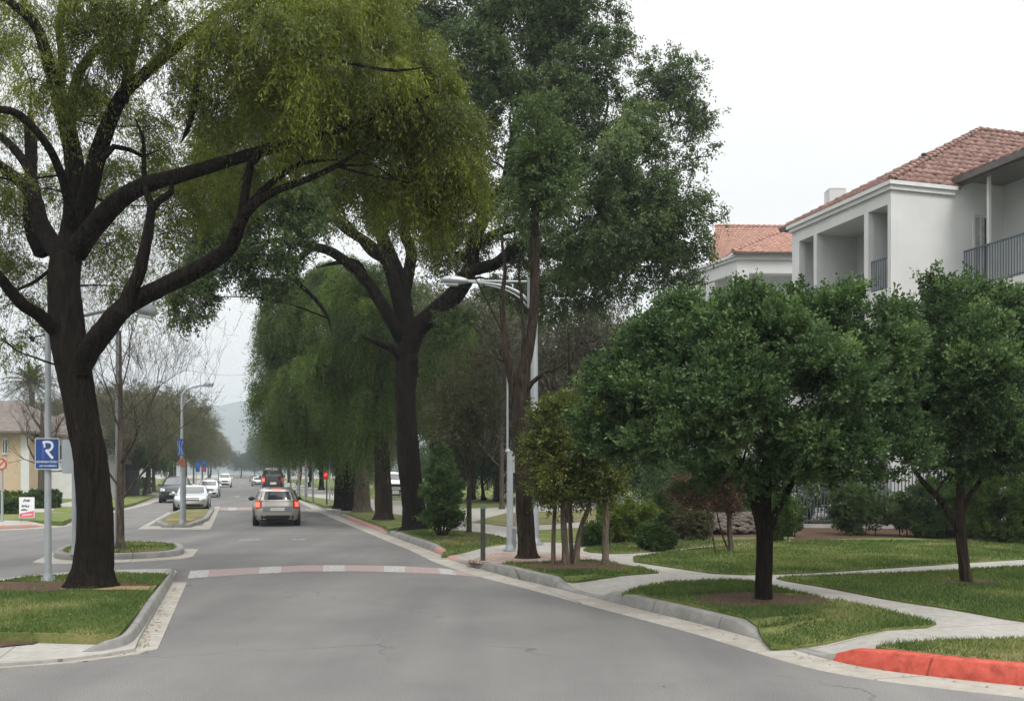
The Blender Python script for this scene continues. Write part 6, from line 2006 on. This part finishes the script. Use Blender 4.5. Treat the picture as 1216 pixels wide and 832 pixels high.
stroke(mb, [SP(.34, .34), SP(.34, .88)], .045, ys - .0055); mb.build('letter_shadow', 'sign_shadow', sr)
mb = MB(so)
stroke(mb, [SP(.32, .86), SP(.50, .885), SP(.68, .85), SP(.72, .73), SP(.62, .62), SP(.44, .60)], .042, ys - .007)
stroke(mb, [SP(.46, .62), SP(.60, .48), SP(.74, .35)], .046, ys - .0075)
stroke(mb, [SP(.38, .86), SP(.41, .70)], .03, ys - .0078)
mb.build('letter', 'sign_white', sr)
mb = MB(so)
rs = np.random.RandomState(4)
for row, (v, u0, u1, hh) in enumerate(((.245, .07, .93, .032), (.115, .2, .9, .022))):
    u = u0
    while u < u1:
        wd = .02 + .03 * rs.rand()
        k = rs.randint(3)
        x, z = SP(u, v)
        H = hh * (1 + .35 * (k == 0))
        stroke(mb, [(x, z - H / 2), (x, z + H / 2)], .005, ys - .006)
        if k != 1: stroke(mb, [(x, z + hh * .3), (x + wd * w_ * .7, z + hh * .3)], .005, ys - .0063)
        if k != 2: stroke(mb, [(x + wd * w_ * .7, z - hh / 2), (x + wd * w_ * .7, z + hh * .3)], .005, ys - .0066)
        stroke(mb, [(x, z - hh * .45), (x + wd * w_ * .6, z - hh * .45)], .004, ys - .0069)
        u += wd + .012
mb.build('small_lettering', 'sign_white', sr)
mb = MB(so)
for v in (.3, .8):
    mb.box(SP(.5, v)[0] - .07, SP(.5, v)[0] + .07, ys + .011, ys + .03, SP(.5, v)[1] - .015, SP(.5, v)[1] + .015)
mb.build('bracket', 'steel_dark', sr)

# second post with the sign seen from the back
b_ = G3(88, 658, .14); Yb = b_[1]
r_ = empty('sign_post', b_, 'grey sign post on the second island, its panel seen from behind beside the big trunk', 'sign')
ring_pole('post', b_, Q(88, 524, Yb)[2] - .14, .055, .05, 'steel', r_, b_, True)
mb = MB(b_); rrect(mb, Q(75, 0, Yb)[0], Q(101, 0, Yb)[0], Q(0, 562, Yb)[2], Q(0, 522, Yb)[2], Yb - .07, .04, .012); mb.build('panel', 'steel', r_)
# tall plain lamp pole behind the bare tree
b_ = G3(140, 648.5, .14); Yb = b_[1]
r_ = empty('utility_pole', b_, 'tall thin grey pole rising behind the leafless young tree', 'pole')
ring_pole('pole', b_, Q(140, 396, Yb)[2] - .14, .075, .055, 'steel_dark', r_, b_)
mb = MB(b_); t_ = np.array(Q(140, 396, Yb)); mb.cyl(t_, t_ + [0, 0, .08], .09, .07, 10); mb.build('cap', 'dark_metal', r_)

# lamp on the third island
b_ = G3(216, 622, .12); Yb = b_[1]
r_ = empty('street_lamp', b_, 'slim grey street lamp on the third island with banners, in front of the silver sedan', 'street lamp')
ring_pole('pole', b_, Q(0, 475, Yb)[2] - .12, .075, .045, 'steel', r_, b_)
mb = MB(b_)
mb.tube([Q(216, 478, Yb), Q(216.5, 468, Yb), Q(221, 463, Yb), Q(232, 459, Yb), Q(243, 457, Yb)], [.045, .042, .04, .036, .032], 8, .12); mb.build('arm', 'steel', r_)
mb = MB(b_); mb.tube([Q(216, 483, Yb), Q(222, 477, Yb), Q(228, 473.5, Yb)], [.02, .02, .018], 6, .1); mb.sphere(Q(228, 473.5, Yb), .07, .05, .05, 8, 6); mb.build('side_arm', 'steel', r_)
cobra_head(b_, Q(242, 457.2, Yb), (1, 0, .12), .38, .08, r_)
bo = Q(215.5, 545, Yb - .08)
r2 = empty('banner', bo, 'dark blue street banner with pale swirls on the island lamp', 'banner')
mb = MB(bo); mb.box(Q(211.8, 0, Yb)[0], Q(219.5, 0, Yb)[0], Yb - .10, Yb - .085, Q(0, 541, Yb)[2], Q(0, 521, Yb)[2]); mb.build('cloth', 'sign_blue', r2)
mb = MB(bo)
for k in range(3):
    pts = [(Q(213.2 + 2.2 * k + 1.2 * math.sin(t * 1.3 + k), 0, Yb)[0], Q(0, 540 - t * 4.2, Yb)[2]) for t in range(5)]
    stroke(mb, pts, .016, Yb - .104 - .001 * k)
mb.build('swirl', 'steel', r2)
bo = Q(217.5, 556, Yb - .08)
r2 = empty('banner', bo, 'small orange brown banner below the blue one on the island lamp', 'banner')
mb = MB(bo); mb.box(Q(215.2, 0, Yb)[0], Q(221, 0, Yb)[0], Yb - .1, Yb - .085, Q(0, 554, Yb)[2], Q(0, 544, Yb)[2]); mb.build('cloth', 'sign_orange', r2)
mb = MB(bo); mb.box(Q(213.4, 0, Yb)[0], Q(215.1, 0, Yb)[0], Yb - .1, Yb - .085, Q(0, 552, Yb)[2], Q(0, 545, Yb)[2]); mb.build('patch', 'sign_red', r2)
# companion post
b_ = G3(219.5, 620.5, .12); Yb = b_[1]
r_ = empty('sign_post', b_, 'short dark post standing right beside the island lamp pole', 'pole')
ring_pole('post', b_, Q(0, 553, Yb)[2] - .12, .045, .045, 'steel_dark', r_, b_, False)
mb = MB(b_); t_ = np.array(Q(219.5, 551, Yb)); mb.sphere(t_, .06, .06, .06, 8, 6); mb.build('cap', 'steel_dark', r_)

# far coloured signs on the left
def small_sign(label, px, py_base, top_py, w_px, h_px, mat, Z=BZ, dx=0, extra=None, pr=.04, name='road_sign', polemat='steel', cat='sign', disc=False):
    b = G3(px, py_base, Z); Y = b[1]
    r = empty(name, b, label, cat)
    mb = MB(b); mb.cyl(b, (b[0], b[1], CH + (HY - top_py) / F * Y), pr, pr * .8, 8); mb.build('post', polemat, r)
    k = Y / F
    mb = MB(b)
    zt = CH + (HY - top_py) / F * Y
    x0 = b[0] + dx * k - w_px * k / 2
    if disc:
        c_ = np.array([b[0] + dx * k, Y - .06, zt - h_px * k / 2]); mb.cyl(c_, c_ - np.array([0, .02, 0]), w_px * k / 2, w_px * k / 2, 20)
    else:
        rrect(mb, x0, x0 + w_px * k, zt - h_px * k, zt, Y - .075, min(w_px, h_px) * k * .12, .02)
    p = mb.build('panel', mat, r)
    if extra:
        for (u0, u1, v0, v1, m_) in extra:
            mb = MB(b); mb.box(x0 + w_px * k * u0, x0 + w_px * k * u1, Y - .085, Y - .077, zt - h_px * k * v1, zt - h_px * k * v0); mb.build('marking', m_, p)
    return r


small_sign('pair of small blue banners, left one, by the parked cars', 233, 590, 547, 5, 13, 'sign_blue', dx=2, extra=[(.25, .75, .2, .45, 'sign_teal')], name='banner', cat='banner')
small_sign('pair of small blue banners, right one, with bright red lower half', 239.5, 589, 546, 5.4, 14, 'sign_blue', dx=2.8, extra=[(.3, .8, .1, .3, 'sign_teal'), (.0, .7, .62, 1, 'sign_red')], name='banner', cat='banner')
small_sign('thin plain sign post by the white hatchback', 259.5, 592, 554, 3.4, 6, 'steel', polemat='steel_dark')
small_sign('grey post with small blue panel in front of the dark row trunks', 391.5, 600, 535, 8, 17, 'sign_blue', dx=5, extra=[(.15, .6, .15, .35, 'sign_white')], pr=.05)
small_sign('tall pale narrow panel behind the blue sign by the row trunks', 400.5, 596, 540, 4.5, 28, 'sign_white', dx=0, extra=[(.1, .8, .62, .78, 'post_green')], pr=.04)
small_sign('round red sign on a thin pole beyond the plum car', 364.5, 592, 549, 5.5, 6, 'sign_red', disc=True)
small_sign('distant red signal post beside the far right trees', 356, 588, 560, 4, 6, 'sign_red', polemat='post_wood')
small_sign('small pale sign plate under the round red sign', 365, 590.5, 566, 3.6, 6, 'sign_white')
r_ = small_sign('round prohibition sign with a thin faded red ring at the far left edge', 2.5, 619, 544, 14, 14, 'sign_red', disc=True, pr=.05)
b_ = np.array(r_.location); k = b_[1] / F; zt = CH + (HY - 544) * k
mb = MB(b_); c_ = np.array([b_[0], b_[1] - .083, zt - 7 * k]); mb.cyl(c_, c_ - np.array([0, .006, 0]), 5.3 * k, 5.3 * k, 20); mb.build('face', 'stucco_beige', r_)
mb = MB(b_); s_ = np.array([.7, 0, .7]) * 5.2 * k; mb.obox(c_ - np.array([0, .010, 0]), s_, np.array([.7, 0, -.7]) * .8 * k, (0, .003, 0)); mb.build('bar', 'sign_red', r_)
small_sign('white panel with blue header on a thin post left of the slender tree', 613, 625, 537, 9.5, 24, 'sign_white', dx=0, extra=[(0, 1, 0, .16, 'sign_blue'), (.3, .75, .2, .62, 'rail_blue'), (.3, .7, .7, .85, 'steel_dark')], pr=.03)
small_sign('yellow and white short bollard sign by the parked van', 470, 597, 582, 8, 7, 'sign_white', extra=[(0, 1, .6, .9, 'leaf_hedge_lime')], pr=.03)
# red signal
b_ = G3(388, 599, BZ); Yb = b_[1]
r_ = empty('traffic_signal', b_, 'pedestrian signal glowing red in front of the dark trunks', 'signal')
mb = MB(b_); mb.cyl(b_, (b_[0], b_[1], Q(0, 559, Yb)[2]), .045, .04, 8); mb.build('post', 'dark_metal', r_)
mb = MB(b_); mb.box(Q(384.8, 0, Yb)[0], Q(390.4, 0, Yb)[0], Yb - .2, Yb - .02, Q(0, 569, Yb)[2], Q(0, 559, Yb)[2]); hs = mb.build('housing', 'sign_red', r_)
mb = MB(b_); c_ = np.array(Q(387.8, 563.5, Yb)); mb.cyl(c_ - np.array([0, .21, 0]), c_ - np.array([0, .24, 0]), .1, .1, 12); mb.build('lens', 'signal_red', hs)
# distant poles
PG = 'distant utility poles along the right side'
for i, (px, pb_, pt, r) in enumerate(((354.5, 588, 505, .10), (363, 593, 522, .08), (371.5, 596, 530, .07), (345, 583, 520, .09))):
    b_ = G3(px, pb_, BZ); Yb = b_[1]
    lbl = ['tallest distant pole beyond the plum car', 'distant grey pole beside the round red sign', 'distant pole just left of the dark trunks', 'faint farthest utility pole past the plum car'][i]
    r_ = empty('utility_pole', b_, lbl, 'pole', PG)
    ring_pole('pole', b_, Q(0, pt, Yb)[2], r, r * .7, 'steel_dark', r_, b_, False)
    mb = MB(b_); mb.box(b_[0] - .7, b_[0] + .7, Yb - .16, Yb - .09, Q(0, pt + 4, Yb)[2] - .06, Q(0, pt + 4, Yb)[2] + .06); mb.build('cross_arm', 'post_wood', r_)

# yard sign
b_ = G3(31, 618.5, BZ); Yb = b_[1]; k = Yb / F
r_ = empty('yard_sign', b_, 'white and pink yard sign with handwriting standing on the left lawn', 'sign')
mb = MB(b_)
for px in (25, 40.5): mb.cyl((Q(px, 0, Yb)[0], Yb, BZ), (Q(px, 0, Yb)[0], Yb, Q(0, 595, Yb)[2]), .02, .02, 6)
mb.build('legs', 'steel_dark', r_)
mb = MB(b_); mb.box(Q(23.5, 0, Yb)[0], Q(41.5, 0, Yb)[0], Yb - .05, Yb - .025, Q(0, 614.5, Yb)[2], Q(0, 590, Yb)[2]); pnl = mb.build('panel', 'sign_white', r_)
mb = MB(b_); x0 = Q(24, 0, Yb)[0]; x1 = Q(41, 0, Yb)[0]
mb.add([(x0, Yb - .053, Q(0, 609.5, Yb)[2]), (x1, Yb - .053, Q(0, 606, Yb)[2]), (x1, Yb - .053, Q(0, 614, Yb)[2]), (x0, Yb - .053, Q(0, 614, Yb)[2])], [(0, 1, 2, 3)]); mb.build('stripe', 'sign_pink', pnl)
mb = MB(b_)
rs = np.random.RandomState(2)
for (xa, xb, yy, am) in ((29, 36, 594, 1.5), (26.5, 35, 600.5, 1.5), (26, 33, 605, 1.0)):
    pts = []
    for i in range(12):
        t = i / 11
        pts.append((Q(xa + (xb - xa) * t + rs.randn() * .25, 0, Yb)[0], Q(0, yy + am * math.sin(i * 2.1) + rs.randn() * .2, Yb)[2]))
    stroke(mb, pts, .032, Yb - .053)
mb.build('handwriting', 'ink', pnl)
mb = MB(b_)
pts = [(Q(27 + 12 * i / 9, 0, Yb)[0], Q(0, 611.3 + .8 * math.sin(i * 2.4) - i * .12, Yb)[2]) for i in range(10)]
stroke(mb, pts, .03, Yb - .056); mb.build('pink_lettering', 'sign_white', pnl)

# kiosk pillar with banner, dark boxes
b_ = G3(154.5, 588.5, BZ); Yb = b_[1]
r_ = empty('kiosk_pillar', b_, 'dark grey square pillar with a cap right of the bare tree trunk', 'pillar')
mb = MB(b_); mb.box(Q(148, 0, Yb)[0], Q(161, 0, Yb)[0], Yb, Yb + .8, BZ, Q(0, 559, Yb)[2]); mb.build('shaft', 'box_grey', r_)
mb = MB(b_); mb.box(Q(147, 0, Yb)[0], Q(162, 0, Yb)[0], Yb - .06, Yb + .86, Q(0, 558.9, Yb)[2], Q(0, 551, Yb)[2]); mb.build('cap', 'dark_metal', r_)
bo = Q(151, 549, Yb - .1)
r2 = empty('banner', bo, 'tall white and pink patterned banner above the dark pillar', 'banner')
mb = MB(bo); mb.box(Q(146.5, 0, Yb)[0], Q(155.5, 0, Yb)[0], Yb + .1, Yb + .12, Q(0, 551.5, Yb)[2], Q(0, 523, Yb)[2]); cl = mb.build('cloth', 'sign_white', r2)
mb = MB(bo)
for i in range(9):
    yy = 526 + i * 2.8
    stroke(mb, [(Q(147.5 + t * 1.3, 0, Yb)[0], Q(0, yy + 1.1 * math.sin(t * 2 + i), Yb)[2]) for t in range(6)], .05, Yb + .098)
mb.build('pattern', 'sign_pink', cl)
for (pa, pb2, pbs, pt, lbl) in ((163, 180, 580, 567, 'dark low hedge box right of the grey pillar'), (130, 140, 580, 566.5, 'dark low hedge box left of the bare tree trunk')):
    shrub('hedge', lbl, (pa + pb2) / 2, pbs, pb2 - pa, pbs - pt, 'leaf_dark', 9000, int(pa), boxy=1, depth=.5, leaf=(.10, .06), cat='hedge')

# central street lamp
b_ = G3(634.5, 646, BZ); Yb = b_[1]
r_ = empty('street_lamp', b_, 'tall central grey street lamp with long arm reaching left behind the slender tree', 'street lamp')
ring_pole('pole', b_, Q(0, 331, Yb)[2] - BZ, .125, .085, 'steel', r_, b_)
mb = MB(b_)
top = Q(629, 334, Yb)
mb.tube([Q(631, 334.5, Yb), Q(605, 334.3, Yb), Q(580, 333.8, Yb), Q(554, 333.5, Yb)], [.035, .033, .03, .03], 8, .3)
mb.tube([Q(630, 360, Yb), Q(620, 350, Yb), Q(603, 341, Yb), Q(580, 336.5, Yb), Q(556, 334.5, Yb)], [.045, .045, .04, .035, .03], 8, .2)
mb.tube([Q(628, 366, Yb), Q(618, 354, Yb), Q(600, 344, Yb), Q(575, 337.5, Yb)], [.022, .022, .02, .018], 6, .2)
mb.build('arm', 'steel', r_)
mb = MB(b_); mb.box(Q(626, 0, Yb)[0], Q(633, 0, Yb)[0], Yb - .11, Yb + .11, Q(0, 366, Yb)[2], Q(0, 331, Yb)[2]); mb.build('bracket', 'steel_dark', r_)
cobra_head(b_, Q(556, 334, Yb), (-1, 0, .03), 31 * Yb / F, .19, r_)
# secondary pole
b_ = G3(605.5, 653.5, BZ); Yb = b_[1]
r_ = empty('pole', b_, 'light grey pole left of the slender tree, thick below and thin above', 'pole')
ring_pole('pole_base', b_, Q(0, 535, Yb)[2] - BZ, .085, .075, 'steel', r_, b_)
mb = MB(b_); mb.cyl((b_[0] - .06, b_[1], Q(0, 535, Yb)[2]), (b_[0] - .06, b_[1], Q(0, 440, Yb)[2]), .03, .022, 8); mb.cyl((b_[0] - .05, b_[1], Q(0, 536, Yb)[2]), (b_[0] - .05, b_[1], Q(0, 533, Yb)[2]), .07, .05, 8)
mb.build('pole_top', 'steel', r_)
mb = MB(b_); mb.box(b_[0] + .06, b_[0] + .16, Yb - .07, Yb + .07, Q(0, 650, Yb)[2], Q(0, 627, Yb)[2]); mb.build('hatch_box', 'steel_dark', r_)
# short dark post at the kerb
b_ = G3(573.5, 665, BZ); Yb = b_[1]
r_ = empty('bollard', b_, 'dark wooden post with green cap at the kerb by the crosswalk', 'post')
mb = MB(b_); mb.obox((b_[0], b_[1], (BZ + Q(0, 604, Yb)[2]) / 2), (.052, 0, 0), (0, .052, 0), (0, 0, (Q(0, 604, Yb)[2] - BZ) / 2)); mb.build('post', 'post_wood', r_)
zt = Q(0, 604, Yb)[2]
mb = MB(b_); mb.obox((b_[0], b_[1], zt + .04), (.062, 0, 0), (0, .062, 0), (0, 0, .04)); mb.obox((b_[0], b_[1], zt + .095), (.03, 0, 0), (0, .03, 0), (0, 0, .015)); mb.build('cap', 'post_green', r_)

# wire
mb = MB((0, 0, 0))
pa, pb_ = np.array(Q(150, 421, 60)), np.array(Q(330, 436, 120))
pts = [pa * (1 - t) + pb_ * t - np.array([0, 0, 1.2 * math.sin(math.pi * t)]) for t in np.linspace(0, 1, 9)]
pe = pts[-1] + (pts[-1] - pts[0]) * .5
mb.tube([np.array(Q(-60, 405, 40))] + pts + [pe], [.012] * 11, 5, 6)
o = mb.build('overhead_wire', 'dark_metal'); tag(o, 'thin overhead wire crossing the sky above the left trees', 'wire')

# ================================================================== LIGHT, SKY, AIR
w = bpy.data.worlds.new('World'); scene.world = w
w.use_nodes = True
nt = w.node_tree; N = nt.nodes; L = nt.links
bg = N['Background']
sky = N.new('ShaderNodeTexSky'); sky.sky_type = 'NISHITA'; sky.sun_disc = False
SE, SA = math.radians(52), math.radians(150)      # elevation, compass azimuth
sky.sun_elevation = SE; sky.sun_rotation = SA
sky.dust_density = 4.0; sky.air_density = 1.2
hs = N.new('ShaderNodeHueSaturation'); hs.inputs['Saturation'].default_value = .22
L.new(sky.outputs['Color'], hs.inputs['Color'])
tc = N.new('ShaderNodeTexCoord'); sx = N.new('ShaderNodeSeparateXYZ'); L.new(tc.outputs['Generated'], sx.inputs[0])
rp = N.new('ShaderNodeValToRGB')
e = rp.color_ramp.elements
e[0].position = 0.0; e[0].color = (.238, .240, .240, 1)
e[1].position = 1.0; e[1].color = (1, .985, .96, 1)
k = e.new(.12); k.color = (.284, .284, .282, 1)
k = e.new(.46); k.color = (.328, .326, .322, 1)
k = e.new(.62); k.color = (.60, .60, .595, 1)
L.new(sx.outputs['Z'], rp.inputs['Fac'])
cn = N.new('ShaderNodeTexNoise'); cn.inputs['Scale'].default_value = 1.6; cn.inputs['Detail'].default_value = 4
mpp = N.new('ShaderNodeMapping'); mpp.inputs['Scale'].default_value = (1, 1, 3); L.new(tc.outputs['Generated'], mpp.inputs['Vector']); L.new(mpp.outputs['Vector'], cn.inputs['Vector'])
cm = N.new('ShaderNodeMapRange'); cm.inputs['To Min'].default_value = 24.0; cm.inputs['To Max'].default_value = 29.5; L.new(cn.outputs['Fac'], cm.inputs['Value'])
vm = N.new('ShaderNodeVectorMath'); vm.operation = 'SCALE'; L.new(rp.outputs['Color'], vm.inputs[0]); L.new(cm.outputs['Result'], vm.inputs['Scale'])
mx = N.new('ShaderNodeMix'); mx.data_type = 'RGBA'; mx.inputs['Factor'].default_value = .85
L.new(hs.outputs['Color'], mx.inputs[6]); L.new(vm.outputs[0], mx.inputs[7])
L.new(mx.outputs[2], bg.inputs['Color'])
bg.inputs['Strength'].default_value = .10

sd = bpy.data.lights.new('sun', 'SUN'); sd.energy = 1.5; sd.angle = math.radians(18); sd.color = (1, .96, .9)
sun = bpy.data.objects.new('sun', sd); COL.objects.link(sun)
dirv = Vector((math.cos(SE) * math.sin(SA), math.cos(SE) * math.cos(SA), math.sin(SE)))
sun.rotation_euler = dirv.to_track_quat('Z', 'Y').to_euler()

mb = MB(); mb.box(-1500, 1500, -40, 2400, -1.2, 150)
hz_ = mb.build('haze', 'asphalt')
m, nt2, b_ = new_mat('haze_air')
nt2.nodes.remove(b_)
pv = nt2.nodes.new('ShaderNodeVolumePrincipled'); pv.inputs['Color'].default_value = (.82, .92, 1, 1); pv.inputs['Density'].default_value = .0006; pv.inputs['Anisotropy'].default_value = .2
nt2.links.new(pv.outputs['Volume'], nt2.nodes['Material Output'].inputs['Volume'])
hz_.data.materials[0] = m
tag(hz_, kind='stuff', label='thin pale haze in the air over the street', cat='haze')

scene.view_settings.view_transform = 'Standard'
scene.view_settings.look = 'None'
scene.view_settings.exposure = 0.45
scene.view_settings.gamma = 1.0
c_ = scene.cycles if hasattr(scene, 'cycles') else None
scene.render.engine = 'CYCLES'
c_ = scene.cycles
c_.max_bounces = 5; c_.diffuse_bounces = 3; c_.glossy_bounces = 2; c_.transmission_bounces = 3; c_.volume_bounces = 0; c_.transparent_max_bounces = 4
c_.use_denoising = True
c_.sample_clamp_indirect = 6
